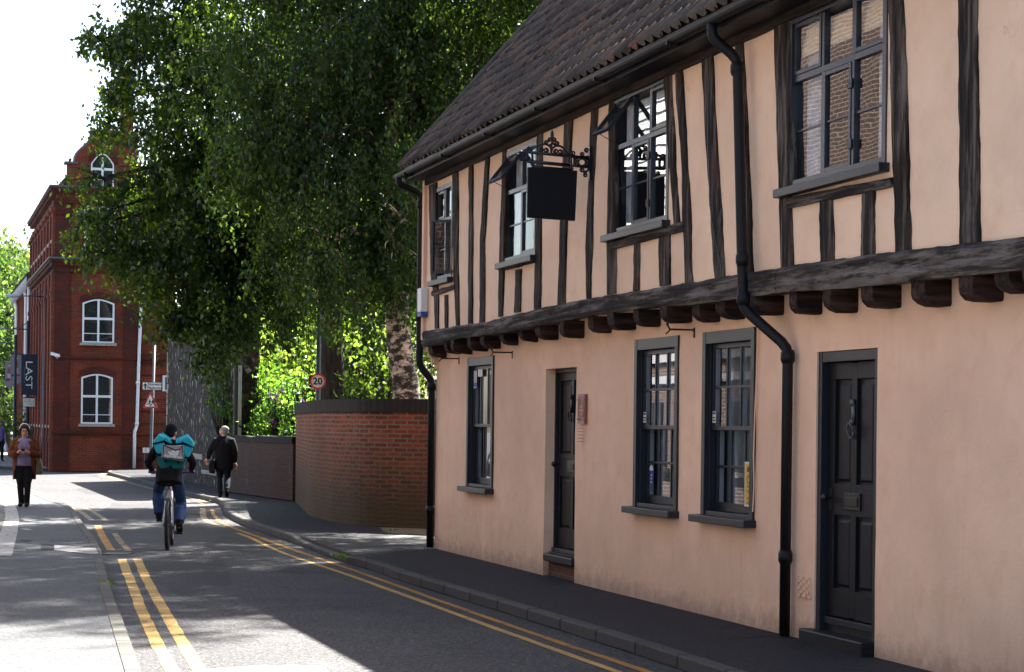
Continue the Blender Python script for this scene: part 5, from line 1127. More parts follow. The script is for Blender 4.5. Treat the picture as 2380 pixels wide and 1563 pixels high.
b = G(340, 1097, .1) + Vector((0, 3.0, 0)); o = thing('street_nameplate', 'two small white plates on a dark low post beside the brick wall', 'sign', (b.x, b.y, .1)); at2 = lambda px, py: A(px, py, b.y) - Vector((b.x, b.y, .1)); m = MB(); a0, a1 = at2(332, 1053), at2(346.6, 1041); mid = (a0.x + a1.x) / 2
m.box(a0.x, mid - .01, -.02, 0, a0.z, a1.z); m.box(mid + .01, a1.x, -.02, 0, a0.z, a1.z); m.build('plate', M['sign_white'], o); m = MB(); m.tube([(mid - .08, .02, 0), (mid - .08, .02, a1.z)], .03, 8); m.tube([(mid + .08, .02, 0), (mid + .08, .02, a1.z)], .03, 8); m.build('post', M['black'], o)
# street lamp behind the garden wall with the speed limit sign
Yp = G(712, 1166, .1).y + .35; b = A(738.5, 930, Yp); o = thing('street_lamp', 'grey lamp post rising behind the brick garden wall into the leaves', 'street lamp', (b.x, b.y, .1)); m = MB(); m.tube([(0, 0, 0), (0, 0, 1.0), (0, 0, 1.05), (.02, 0, 6.2)], [.09, .09, .055, .045], 12); m.build('column', M['metal'], o, smooth=True)
m = MB(); m.tube([(.02, 0, 6.15), (-.2, 0, 6.4), (-.8, 0, 6.5)], .025, 8); m.build('arm', M['metal'], o, smooth=True); m = MB(); m.ell((-1.0, 0, 6.5), .32, .13, .07); m.build('lantern', M['metal'], o, smooth=True)
c_ = A(738.5, 887, Yp - .12); o = thing('speed_limit_sign', 'round 20 speed limit sign with a red ring on the lamp post', 'road sign', c_); r = A(757, 887, Yp).x - A(738.5, 887, Yp).x
disc = lambda rr, n=32: [(rr * math.cos(2 * math.pi * k / n), rr * math.sin(2 * math.pi * k / n)) for k in range(n)]
m = MB(); m.prism(disc(r), (0, 0, 0), (1, 0, 0), (0, 0, 1), (0, .012, 0)); m.build('disc', paint('speed_ring_red', (0.60, 0.02, 0.015), 0.4, 0.05), o); m = MB(); m.prism(disc(r * .78), (0, -.003, 0), (1, 0, 0), (0, 0, 1), (0, .002, 0)); m.build('face', M['sign_white'], o)
m = MB(); m.text('20', (0, -.006, -.002), (1, 0, 0), (0, 0, 1), r * 1.22, bold=.006); m.build('lettering', M['sign_black'], o, norm=False)
m = MB(); m.box(-.07, .07, .013, .09, -.03, .03); m.build('clip', M['metal'], o)

# ================================================================ trees and shrubs
M['leaf_birch'] = leaf_mat('birch_leaf', (0.010, 0.030, 0.009), (0.074, 0.135, 0.009)); M['leaf_dark'] = leaf_mat('dark_leaf', (0.009, 0.027, 0.008), (0.085, 0.15, 0.010))
M['leaf_bright'] = leaf_mat('bright_leaf', (0.050, 0.105, 0.022), (0.24, 0.38, 0.035)); M['leaf_shrub'] = leaf_mat('shrub_leaf', (0.026, 0.066, 0.017), (0.20, 0.42, 0.035)); M['leaf_far'] = leaf_mat('far_leaf', (0.04, 0.08, 0.024), (0.11, 0.20, 0.03))
M['leaf_mid'] = leaf_mat('laurel_leaf', (0.018, 0.046, 0.012), (0.13, 0.28, 0.022)); M['flower'] = leaf_mat('purple_flower', (0.10, 0.02, 0.13), (0.10, 0.02, 0.14)); M['litter'] = leaf_mat('fallen_leaf', (0.35, 0.22, 0.05), (0.2, 0.12, 0.03))
bk = NT('birch_bark'); v = bk.coord(scale=(3, 3, 5)); n1 = bk.noise(v, 1.3, 6, 0.7); n2 = bk.noise(bk.coord(scale=(6, 6, 26)), 1.0, 4)
c = bk.mix(bk.ramp(n1, [(0.44, 0.0), (0.53, 1.0)]), (0.48, 0.40, 0.32), (0.022, 0.018, 0.014)); c = bk.mix(bk.math('MULTIPLY', bk.ramp(n2, [(0.56, 0.0), (0.63, 1.0)]), 0.7), c, (0.05, 0.04, 0.032))
bk.bump(n1, 0.9, 0.03); M['birch'] = bk.fin(c, 0.8, 0.25)
bd = NT('dark_bark'); n1 = bd.noise(bd.coord(scale=(14, 14, 2)), 1.0, 5, 0.7); bd.bump(n1, 1.0, 0.04); M['bark'] = bd.fin(bd.ramp(n1, [(0.35, (0.012, 0.010, 0.008)), (0.7, (0.055, 0.045, 0.036))]), 0.9, 0.2)
rng = np.random.default_rng(5)
def leaf_mesh(name, C, size, mat, parent, aspect=0.62, droop=0.5, jit=0.35):
    n = len(C); C = np.asarray(C, dtype=np.float64)
    ax = rng.normal(size=(n, 3)); ax[:, 2] -= droop * 2.0; ax /= np.linalg.norm(ax, axis=1)[:, None]
    t = rng.normal(size=(n, 3)); sd_ = np.cross(ax, t); sd_ /= np.linalg.norm(sd_, axis=1)[:, None]; nm = np.cross(ax, sd_)
    L = (size * (1 + jit * rng.uniform(-1, 1, n)))[:, None]; W = L * aspect * 0.5
    p0 = C; p1 = C + ax * L * .42 + sd_ * W + nm * L * .08; p2 = C + ax * L; p3 = C + ax * L * .42 - sd_ * W + nm * L * .08
    V = np.stack([p0, p1, p2, p3], 1).reshape(-1, 3)
    me = bpy.data.meshes.new(name); me.vertices.add(4 * n); me.vertices.foreach_set('co', V.astype(np.float32).ravel())
    me.loops.add(4 * n); me.loops.foreach_set('vertex_index', np.arange(4 * n, dtype=np.int32)); me.polygons.add(n)
    me.polygons.foreach_set('loop_start', np.arange(0, 4 * n, 4, dtype=np.int32)); me.polygons.foreach_set('loop_total', np.full(n, 4, dtype=np.int32)); me.update(calc_edges=True)
    me.materials.append(mat); o = bpy.data.objects.new(name, me); COL.objects.link(o)
    if parent: o.parent = parent
    return o
def lobe_points(c, r, n_tw, per, strand=0.5, spread=0.10, flat=0.85):
    c = np.array(c); out = []
    d = rng.normal(size=(n_tw, 3)); d /= np.linalg.norm(d, axis=1)[:, None]; rad = r * rng.uniform(0.25, 1.0, n_tw) ** 0.55; rad *= 1 + 0.22 * np.sin(d[:, 0] * 5 + c[0] * 3) * np.cos(d[:, 2] * 4 + c[1])
    ns = max(5, int(9 * r)); sub_ = d[rng.integers(0, n_tw, ns)] * (r * rng.uniform(.35, 1.0, ns) ** .6)[:, None]
    tw = c + (sub_[rng.integers(0, ns, n_tw)] + rng.normal(size=(n_tw, 3)) * (.17 * r + .06)) * np.array([1, 1, flat])
    k = rng.uniform(0, 1, (n_tw, per)); Ls = strand * rng.uniform(0.4, 1.3, n_tw)
    P = tw[:, None, :] + rng.normal(size=(n_tw, per, 3)) * spread
    dirs = d * 0.35 + np.array([0, 0, -1.0]); P += dirs[:, None, :] * (k * Ls[:, None])[:, :, None]
    return P.reshape(-1, 3), tw
def tree(name, label, base, trunk, lobes, leaf, size, mat_leaf, mat_bark, dens=1.0, strand=0.5, spread=0.1, droop=0.6, group=None, limbs=True, per=16, cat='tree'):
    b = Vector(base); o = thing(name, label, cat, b, 0, group); P = []; TW = []
    for c, r in lobes:
        n_tw = int(dens * 22.0 * r * r / (size * size) / per) + 6
        p, tw = lobe_points(Vector(c) - b, r, n_tw, per, strand, spread); P.append(p); TW.append((Vector(c) - b, r, tw))
    leaf_mesh('crown', np.concatenate(P), size, mat_leaf, o, droop=droop)
    mb = MB(); tp_ = [(Vector(p) - b, r) for p, r in trunk]; SM = smooth_line([p for p, r in tp_], 5); rr = np.interp(np.linspace(0, 1, len(SM)), np.linspace(0, 1, len(tp_)), [r for p, r in tp_])
    rr[:2] *= (1.25, 1.1); mb.tube([p + Vector((noise.noise(p * 1.1), noise.noise(p * 1.1 + Vector((5, 5, 5))), 0)) * .06 for p in SM], [r_ * (1 + .10 * noise.noise(Vector((0, 0, p.z * 3)))) for r_, p in zip(rr, SM)], 14)
    if limbs:
        for c, r, tw in TW:
            best = min(SM[len(SM) // 3:], key=lambda q: (q - c).length + abs((c.z - q.z) - .5) * .6 ); k = SM.index(best); r0 = max(.025, min(.085, rr[k] * .5))
            mid = best.lerp(c, .5) + Vector((0, 0, .25 + .1 * (c - best).length)); L = smooth_line([best, mid, c], 5)
            mb.tube([p + Vector((noise.noise(p * 2), noise.noise(p * 2 + Vector((3, 3, 3))), noise.noise(p * 2 + Vector((7, 1, 2))))) * .08 for p in L], list(np.linspace(r0, .025, len(L))), 7)
            for q in tw[:: max(1, len(tw) // 10)]:
                q = Vector(q); mb.tube([c, c.lerp(q, .55) + Vector((0, 0, .06 * r)), q, q + Vector((0, 0, -.2))], [.022, .014, .008, .004], 4)
    mb.build('trunk', mat_bark, o, smooth=True); return o
at3 = lambda px, py, Y: A(px, py, Y)
YB = 35.8; bx = A(936, 930, YB)
birch_l = [(1150, -60, 38, 2.1), (1010, 50, 36.5, 1.9), (1140, 170, 38, 1.5), (900, 190, 36, 1.9), (1020, 290, 37, 1.4), (850, 420, 35.5, 1.7), (960, 470, 36, 1.25), (760, 320, 35, 1.7), (700, 150, 35.5, 1.9), (860, -100, 36, 2.3), (1000, -320, 37, 2.5), (800, -420, 36, 2.4), (905, 590, 36, .85), (770, 560, 35, 1.15), (1230, -240, 39, 1.9), (930, -620, 37, 2.2), (1000, 400, 36.5, .8), (1060, 60, 39.5, 1.5), (775, 40, 36.8, 1.4), (730, -60, 36.5, 1.3), (970, 590, 36.6, .55), (640, 330, 34.5, 1.3), (915, 560, 35.0, .62), (938, 510, 35.0, .7)]
birch_shade_lobes = [((0.0, 34.5, 13.5), 2.4), ((1.2, 33.5, 12.0), 2.2), ((2.6, 32.8, 13.6), 2.1), ((3.4, 33.6, 12.0), 2.0), ((2.0, 34.2, 10.2), 2.0), ((-1.2, 33.5, 15.0), 2.2), ((0.8, 32.8, 15.2), 2.0), ((-2.8, 33.5, 14.6), 2.0), ((2.4, 31.8, 15.4), 1.6), ((0.6, 35.0, 9.6), 1.6), ((2.6, 31.0, 16.6), 2.0), ((3.8, 32.4, 17.4), 2.0), ((1.0, 31.4, 17.0), 2.1), ((-1.0, 31.6, 17.4), 2.1), ((4.6, 31.6, 15.2), 1.9), ((0.4, 30.6, 15.2), 1.7), ((4.4, 33.4, 14.2), 1.9), ((-2.6, 32.6, 17.2), 1.9), ((1.8, 33.2, 16.0), 1.9), ((3.2, 31.0, 14.4), 1.5), ((2.4, 29.6, 17.8), 1.9), ((0.4, 30.4, 18.4), 2.0), ((4.2, 30.6, 18.4), 1.9), ((-1.6, 31.0, 19.0), 2.0)]  # unseen lobes above the view, added to shade the road and left pavement
tree('birch_tree', 'silver birch with a pale peeling trunk behind the tall brick wall', (bx.x, bx.y, .1),
     [((A(938, 1000, YB).x, YB, .1), .29), (A(944, 930, YB), .255), (A(935, 850, YB), .225), (A(925, 760, YB), .22), (A(922, 690, YB), .215), (A(915, 560, YB), .19), (A(925, 400, YB + .2), .16), (A(900, 200, YB + .3), .12), (A(890, -50, YB + .4), .09), (A(900, -400, YB + .6), .06), (A(900, -650, YB + .8), .03)],
     [(at3(x, y, Y), r) for x, y, Y, r in birch_l] + birch_shade_lobes, None, .088, M['leaf_birch'], M['birch'], .95, .8, .075, 1.0, per=34)
YL = 45.0; bx = A(772, 930, YL)
lime_l = [(620, 450, 40, 1.9), (500, 300, 40, 1.9), (430, 150, 39.5, 1.45), (320, 50, 39.5, .75), (310, 120, 39.2, .5), (290, 225, 39.5, .62), (420, 320, 40, 1.0), (560, 600, 40, 1.8), (420, 560, 39.5, 1.1), (280, 480, 39, .66), (238, 415, 39, .4), (250, 590, 39, .66), (232, 520, 38.8, .48), (435, 685, 39, .75), (400, 740, 39.4, .4), (345, 390, 39.2, .45), (350, 630, 38.6, .5), (500, 745, 39.5, .72), (710, 640, 40, 1.0), (390, -120, 40, 1.7), (550, 20, 40, 1.9), (600, -300, 41, 2.5), (690, 250, 41, 2.0), (450, -350, 41, 2.0), (545, 765, 39.2, .4), (260, 280, 39.6, .32), (230, 90, 39.4, .35), (470, 820, 39.4, .3), (470, 480, 41.5, 1.4), (490, 640, 41.2, 1.3), (560, 480, 42, 1.7), (640, 640, 42, 1.5), (440, 640, 40.5, 1.0), (700, 520, 42, 1.7), (450, 420, 41, 1.2), (540, 690, 41, .95)]
tree('lime_tree', 'broad dark leafy tree overhanging the street with a dark trunk by the lamp post', (bx.x, bx.y, .1),
     [((bx.x, YL, .1), .36), (A(772, 900, YL), .29), (A(768, 760, YL), .255), (A(765, 620, YL), .25), (A(745, 430, YL - .5), .22), (A(690, 200, YL - 1), .17), (A(620, -50, YL - 1.2), .12), (A(580, -350, YL - 1.2), .05)],
     [(at3(x, y, Y), r) for x, y, Y, r in lime_l], None, .104, M['leaf_dark'], M['bark'], 1.0, .35, .10, .6, per=26)
def bush(name, label, spots, size, mat, dens=1.0, base=None, stems=True, group=None, strand=.15, droop=.3, aspect=.5, cat='shrub'):
    b = Vector(base) if base else Vector((sum(s[0].x for s in spots) / len(spots), sum(s[0].y for s in spots) / len(spots), .1)); o = thing(name, label, cat, b, 0, group); P = []
    mb = MB()
    s0 = Vector(spots[0][0]) - b
    for c, r in spots:
        n_tw = int(dens * 5.0 * r * r / (size * size * aspect) / 9) + 5; p, tw = lobe_points(Vector(c) - b, r, n_tw, 9, strand, size * .9, .95); p[:, 2] = np.maximum(p[:, 2], .05); P.append(p)
        cl = Vector(c) - b
        for q in tw[::max(1, len(tw) // 9)]: q = Vector(q); mb.tube([(s0.x * .8 + cl.x * .2, s0.y * .8 + cl.y * .2, 0), (cl.x + (q.x - cl.x) * .2, cl.y + (q.y - cl.y) * .2, cl.z * .6), q], [.025, .016, .006], 5)
    leaf_mesh('foliage', np.concatenate(P), size, mat, o, aspect=aspect, droop=droop); mb.build('stem', M['bark'], o); return o
B = lambda px, py, Y, r: (A(px, py, Y), r)
bush('laurel_shrub', 'dark glossy laurel shrub above the low brick wall beside the pale pier', [B(590, 930, 48.0, .8), B(575, 860, 48.6, .65), B(630, 965, 46.6, .5), B(600, 1000, 47.3, .4), B(568, 985, 48.0, .42), B(640, 900, 47.2, .5), B(510, 915, 48.2, .28), B(528, 885, 48.4, .32), B(545, 860, 48.6, .35), B(560, 800, 49.5, .5), B(610, 900, 48.4, .55), B(640, 985, 47.0, .4)], .13, M['leaf_mid'], 1.5)
bd_ = bush('buddleia_shrub', 'bright green shrub with purple flower spikes over the low brick wall', [B(655, 950, 46.2, .5), B(688, 985, 45.3, .42), B(672, 905, 46.2, .34), B(705, 900, 45.8, .3), B(640, 920, 46.7, .32), B(695, 940, 45.6, .34), B(665, 1010, 45.6, .28), B(622, 985, 47.0, .24)], .12, M['leaf_shrub'], 1.3, droop=.2)
P = []
for px, py in ((632, 905), (640, 922), (648, 935), (622, 912), (700, 925), (633, 975), (655, 1015), (652, 900)):
    c = np.array(A(px, py, 45.5)) - np.array(bd_.location); k = rng.uniform(0, 1, 60); P.append(c + np.stack([.10 * k + rng.normal(size=60) * .018, rng.normal(size=60) * .018, -.16 * k + rng.normal(size=60) * .018], 1))
leaf_mesh('flower', np.concatenate(P), .03, M['flower'], bd_)
bush('young_maple', 'sunlit yellow green young tree glowing behind the lamp post', [B(680, 830, 50, .6), B(650, 860, 50, .55), B(715, 850, 50.5, .5), B(610, 800, 50, .5), B(700, 750, 51, .5), B(640, 750, 51, .5), B(720, 790, 50.5, .45), B(580, 770, 50.5, .4)], .13, M['leaf_bright'], 1.0, droop=.4, aspect=.6, cat='tree')
bush('elder_shrub', 'sunlit yellow green shrub between the dark trunk and the birch', [B(845, 790, 48, .55), B(880, 740, 48, .5), B(830, 700, 48.5, .45), B(900, 820, 47.5, .3)], .14, M['leaf_bright'], .30, droop=.4, aspect=.6)
bush('fern', 'pale green fern by the foot of the dark trunk', [B(815, 905, 41, .16), B(812, 875, 41, .14)], .13, M['leaf_bright'], .9, aspect=.3, droop=.0, strand=.05)
bush('ivy_shrub', 'low dark shrub at the foot of the birch behind the wall coping', [B(870, 925, 38, .22), B(990, 915, 37.5, .3), B(840, 935, 39, .15)], .11, M['leaf_dark'], .8)
def round_tree(name, label, px, pyb, pyt, Y, rr, mat, n=9, size=.16, group='trees beyond the garden', dens=.6):
    zt_ = A(px, pyt, Y).z; x0 = A(px, 900, Y).x; L = []
    for k in range(n):
        f = (k + .5) / n; a = k * 2.4; rad = rr * .62 * math.sin(math.pi * (.15 + .8 * f)); L.append(((x0 + rad * math.cos(a), Y + rad * math.sin(a), zt_ * (.22 + .72 * f)), rr * (.62 - .25 * abs(f - .4))))
    tree(name, label, (x0, Y, .1), [((x0, Y, .1), .28), ((x0, Y, zt_ * .4), .2), ((x0, Y, zt_ * .95), .05)], L, None, size, mat, M['bark'], dens, .3, .16, .4, group=group, per=12)
round_tree('garden_tree', 'dense tree behind the flint wall seen to the left of the dark trunk', 665, 900, 560, 55, 2.0, M['leaf_dark'])
round_tree('garden_tree', 'dense dark tree behind the lamp post farther back in the garden', 760, 900, 480, 63, 3.4, M['leaf_dark'])
round_tree('garden_tree', 'dense tree behind the birch trunk farther back in the garden', 930, 900, 470, 60, 3.2, M['leaf_dark'])
round_tree('garden_tree', 'tall tree showing beside the tiled roof behind the birch', 1160, 700, -60, 46, 2.9, M['leaf_birch'], 12, .11)
far_t = [(-20, 560, 118, 4.2, 'rightmost looking'), (30, 548, 124, 4.4, ''), (75, 600, 130, 4.0, ''), (-60, 560, 110, 4.2, ''), (15, 700, 104, 2.6, '')]
for (px, py, Y, rr, _), lab in zip(far_t, ('sunlit tree cut by the left edge of the view beyond the street', 'pale green sunlit tree at the far end of the street, tallest there', 'sunlit tree partly hidden behind the brick building at the street end', 'far tree at the street end mostly outside the view', 'lower sunlit tree in front of the far street trees')):
    round_tree('street_tree', lab, px, 900, py, Y, rr, M['leaf_far'], 11, .26, 'trees at the far end of the street', .55)
bush('planter_shrub', 'dark clipped shrub by the brick wall above the woman', [(A(66, 975, 80), .55), (A(78, 980, 78), .4), (A(54, 985, 80), .4)], .16, M['leaf_dark'], .7)
# fallen leaves along the right kerb
P = []
for k in range(260):
    i = int(rng.integers(60, len(krs) - 12)); p = krs[i]; side = rng.normal() * .28; q = offs(krs[i - 1:i + 2], side)[1]
    P.append((q.x + rng.normal() * .1, q.y + rng.normal() * .5, .012 if side < 0 else (.118 if side > .02 else .115)))
for k in range(90): 
    q = G(rng.uniform(450, 720), rng.uniform(1158, 1200), .1); P.append((q.x, q.y, .108))
o = leaf_mesh('fallen_leaves', P, .055, M['litter'], None, droop=0, aspect=.8); tag(o, 'yellow fallen leaves scattered along the right kerb', None, None, 'stuff')
me = o.data; co = np.empty(len(me.vertices) * 3, np.float32); me.vertices.foreach_get('co', co); co = co.reshape(-1, 4, 3); z0 = co[:, :1, 2]; co[:, :, 2] = z0 + (co[:, :, 2] - z0) * .15 * np.sign(co[:, :, 2] - z0 + 1e-9); me.vertices.foreach_set('co', co.ravel())
P = []
for px, py, n in ((248, 1364, 40), (794, 1300, 60), (900, 1245, 50), (915, 1240, 40), (1882, 1478, 40), (1846, 1470, 30)):
    c = G(px, py, .06); P += [(c.x + rng.normal() * .05, c.y + rng.normal() * .08, c.z + abs(rng.normal()) * .02) for _ in range(n)]
o = leaf_mesh('weeds', P, .05, M['leaf_shrub'], None, droop=-1.0, aspect=.35); tag(o, 'small green weeds in the cracks of the kerb', None, None, 'stuff')

# ================================================================ houses across the street (seen in the window reflections)
M['brick_opp'] = brick_mat('pale_red_brick', (0.105, 0.056, 0.044), (0.07, 0.042, 0.036), (0.26, 0.23, 0.20)); M['tile_red'] = brick_mat('red_roof_tile', (0.22, 0.07, 0.04), (0.15, 0.06, 0.04), (0.05, 0.03, 0.02), 0.2, 0.12, 0.008)
OFF = 8.6
def opp(name, label, s0, s1, zt, boards, nwin, rise=2.3):
    o = thing(name, label, 'house', HF.m @ Vector((s1, -OFF, 0)), H_ROT); L = s1 - s0; zb = boards or zt; mb = MB()    # local x from -L to 0, facing +y
    mb.box(-L, 0, -6, 0, .02, zb); mb.build('wall', M['brick_opp'], o)
    m = MB(); [m.box(-L, 0, .001, .06, z, z + .16) for z in (2.7, 3.15, zb - .2)]; m.build('string_course', M['white_dull'], o)
    if boards:
        m = MB(); m.box(-L, 0, -6, -.03, zb + .002, zt); z = zb + .05
        while z < zt: m.loft([[(-L, -.02, z), (-L, .03, z), (-L, -.005, z + .24), (-L, -.02, z + .24)], [(0, -.02, z), (0, .03, z), (0, -.005, z + .24), (0, -.02, z + .24)]]); z += .225
        m.build('weatherboard', M['white'], o)
    m = MB(); m.prism([(-6.2, zt + .002), (.25, zt + .002), (-3, zt + rise)], (-L - .1, 0, 0), (0, 1, 0), (0, 0, 1), (L + .2, 0, 0)); m.build('roof', M['tile_red'], o)
    for k in range(nwin):
        x = -L + L * (k + .5) / nwin
        for z0 in (.9, 4.6):
            if z0 + 1.6 > zb: continue
            m = MB(); m.box(x - .5, x + .5, .002, .05, z0, z0 + 1.4); w = m.build('window', M['grey_paint'], o); m = MB(); [m.box(x - .45 + .48 * i, x - .03 + .48 * i, .051, .055, z0 + .06 + .68 * j, z0 + .66 + .68 * j) for i in (0, 1) for j in (0, 1)]; m.build('pane', M['dark'], w); m = MB(); m.box(x - .6, x + .6, .001, .12, z0 - .1, z0 - .003); m.build('sill', M['stone'], w)
    return o
opp('brick_house', 'tall red brick house across the street, outside the view, reflected in the panes', -7.6, 17.0, 9.4, 0, 6)
opp('weatherboarded_house', 'brick house with white weatherboarded upper floors across the street, reflected in the upper panes', -17.0, -7.7, 9.0, 4.5, 2, 1.5)

# ================================================================ people
M['skin'] = paint('skin', (0.42, 0.22, 0.15), 0.55, 0.08); M['hair_brown'] = cloth('brown_hair', (0.035, 0.018, 0.012), 200); M['hair_grey'] = cloth('grey_hair', (0.22, 0.205, 0.19), 200); M['hair_dark'] = cloth('dark_hair', (0.014, 0.012, 0.012), 200)
M['rust'] = cloth('rust_knit', (0.095, 0.026, 0.009)); M['mauve'] = cloth('mauve_jersey', (0.15, 0.125, 0.20)); M['black_cloth'] = cloth('black_cloth', (0.006, 0.006, 0.008)); M['navy_cloth'] = cloth('charcoal_cloth', (0.009, 0.009, 0.012)); M['denim'] = cloth('blue_denim', (0.030, 0.060, 0.145)); M['denim_dark'] = cloth('dark_denim', (0.007, 0.010, 0.021)); M['leather'] = paint('dark_leather', (0.010, 0.009, 0.008), 0.8, spec=0.2)
M['lilac'] = cloth('lilac_shirt', (0.20, 0.17, 0.36)); M['olive'] = cloth('olive_canvas', (0.09, 0.08, 0.05)); M['teal'] = cloth('teal_bag_fabric', (0.03, 0.40, 0.46), 120, 0.12); M['teal_dark'] = cloth('dark_teal_fabric', (0.012, 0.12, 0.12), 120, 0.15); M['bag_grey'] = cloth('grey_bag_fabric', (0.33, 0.31, 0.28), 120, 0.1); M['plastic'] = paint('white_plastic', (0.7, 0.7, 0.72), 0.4)
V = Vector
def hand(mb, w, d, up, s=1.0, curl=0.5, thumb=1):
    w, d, up = V(w), V(d).normalized(), V(up).normalized(); sd_ = d.cross(up).normalized()
    c = w + d * .045 * s; mb.obox(c, d * .045 * s, sd_ * .038 * s, up * .014 * s)
    for k, L in enumerate((.068, .078, .072, .056)):
        r = w + d * .085 * s + sd_ * (.029 - .0193 * k) * s; a = r + (d * math.cos(curl * .7) - up * math.sin(curl * .7)) * L * .5 * s; b = a + (d * math.cos(curl * 1.8) - up * math.sin(curl * 1.8)) * L * .55 * s
        mb.tube([r - d * .02 * s, r, a, b], [.009 * s, .0092 * s, .0085 * s, .0065 * s], 6)
    t0 = w + d * .03 * s + sd_ * .036 * s * thumb; t1 = t0 + (d * .7 + sd_ * .7 * thumb - up * .3).normalized() * .036 * s; mb.tube([t0 - d * .015, t0, t1, t1 + (d * .9 - up * .4).normalized() * .03 * s], [.012 * s, .0115 * s, .0095 * s, .007 * s], 6)
def head(mb, c, s=1.0, yaw=0.0, pitch=0.0):
    Rm = Matrix.Rotation(yaw, 3, 'Z') @ Matrix.Rotation(pitch, 3, 'X'); c = V(c); P = lambda x, y, z: c + Rm @ V((x * s, y * s, z * s))
    mb.ell(P(0, -.012, .03), .076 * s, .096 * s, .098 * s, 20, 14, Rm); mb.ell(P(0, .018, -.045), .060 * s, .070 * s, .072 * s, 18, 12, Rm); mb.ell(P(0, .05, -.085), .034 * s, .03 * s, .026 * s, 12, 8, Rm)
    mb.tube([P(0, .082, .022), P(0, .098, -.005), P(0, .112, -.024)], [.010 * s, .013 * s, .016 * s], 8); mb.ell(P(0, .098, -.03), .018 * s, .014 * s, .011 * s, 10, 6, Rm)
    mb.ell(P(0, .085, -.058), .026 * s, .012 * s, .007 * s, 10, 6, Rm); mb.ell(P(0, .083, -.070), .022 * s, .012 * s, .008 * s, 10, 6, Rm); mb.ell(P(0, .078, .036), .055 * s, .02 * s, .012 * s, 12, 6, Rm)
    for k in (-1, 1): mb.ell(P(.076 * k, -.005, -.005), .012 * s, .024 * s, .034 * s, 10, 8, Rm)
    return P, Rm
def eyes(P, parent, s=1.0):
    m = MB(); [m.ell(P(.031 * k, .080, .008), .013 * s, .010 * s, .010 * s, 10, 6) for k in (-1, 1)]; m.build('eye', M['sign_white'], parent, smooth=True)
    m = MB(); [m.ell(P(.031 * k, .0875, .008), .006 * s, .005 * s, .006 * s, 8, 6) for k in (-1, 1)]; [m.tube([P(.012 * k, .090, .026), P(.034 * k, .090, .031), P(.052 * k, .078, .026)], .0035 * s, 5) for k in (-1, 1)]; m.build('eyebrow', M['hair_dark'], parent, smooth=True)
def figure(root, J, fat=1.0, sc=1.0, yaw=0.0, pitch=0.0, curl=.5, hands=True):
    """one continuous body over the joints J"""
    mb = MB(); g = lambda k: V(J[k])
    pel, ch, nk = g('pelvis'), g('chest'), g('neck'); wa = pel.lerp(ch, .45)
    for i in (0,):
        mb.ell(pel, .155 * fat, .115 * fat, .13, 20, 12); mb.tube([pel + V((0, 0, -.05)), pel.lerp(wa, .5), wa, ch, ch.lerp(nk, .55)], [.15 * fat, .148 * fat, .135 * fat, .165 * fat, .12], 18, flat=[.75, .75, .76, .68, .62], up=(1, 0, 0))
    mb.tube([ch.lerp(nk, .6), nk, g('head') + V((0, 0, -.06))], [.075, .058, .052], 12)
    for k in 'LR':
        mb.ell(g('sh' + k), .062, .06, .06, 14, 8); mb.tube([ch.lerp(nk, .45), g('sh' + k), g('el' + k), g('wr' + k)], [.07, .056 * fat, .043, .030], 12); mb.tube([g('wr' + k), g('wr' + k) + (g('wr' + k) - g('el' + k)).normalized() * .03], [.029, .026], 10)
        mb.tube([g('hip' + k) + V((0, 0, .05)), g('hip' + k), g('hip' + k).lerp(g('kn' + k), .5), g('kn' + k), g('kn' + k).lerp(g('an' + k), .35), g('an' + k)], [.075, .088 * fat, .075 * fat, .056, .055, .038], 14)
        mb.tube([g('an' + k), g('an' + k) + V((0, 0, -.03)), g('toe' + k)], [.038, .040, .028], 10)
    P, Rm = head(mb, J['head'], sc, yaw, pitch); ex = MB()
    if hands:
        for k, th in (('L', -1), ('R', 1)): hand(ex, J['wr' + k], J['hd' + k], J.get('hu' + k, (0, -.2, 1)), 1.0, curl, th)
    b = fuse(mb, 'body', M['skin'], root, .0105, 3, ex); return P, Rm, b
def trousers(root, J, mat, fat=1.0, flare=1.0, name='trousers', up=.10, knee=.066):
    mb = MB(); g = lambda k: V(J[k]); pel = g('pelvis'); mb.ell(pel + V((0, 0, .0)), .172 * fat, .135 * fat, .15, 20, 12); mb.tube([pel + V((0, 0, -.04)), pel + V((0, 0, up))], [.165 * fat, .158 * fat], 18, flat=.78, up=(1, 0, 0))
    for k in 'LR':
        h, n, a = g('hip' + k), g('kn' + k), g('an' + k); mb.tube([h + V((0, 0, .06)), h, h.lerp(n, .5), n, n.lerp(a, .4), a + (a - n).normalized() * -.02], [.095, .104 * fat, .090 * fat, knee, knee * .98 * flare, .056 * flare], 16)
    return fuse(mb, name, mat, root, .012, 3)
def shoes(root, J, mat, dirs=None, h=.05):
    for k in 'LR':
        a, t = V(J['an' + k]), V(J['toe' + k]); m = MB(); d = (t - a); dn = V((d.x, d.y, d.z)).normalized(); heel = a + V((0, 0, -.045)) - dn * .045
        if abs(dn.z) > .6: heel = a - dn * .0 + V((0, -.05, -.0))
        m.tube([heel, heel.lerp(t, .35), heel.lerp(t, .7), t, t + dn * .03], [.040, .046, .048, .042, .022], 12, flat=.8, up=(1, 0, 0)); m.tube([a + V((0, 0, .06)), a + V((0, 0, -.03))], [.048, .046], 12)
        fuse(m, 'shoe', mat, root, .009, 3)
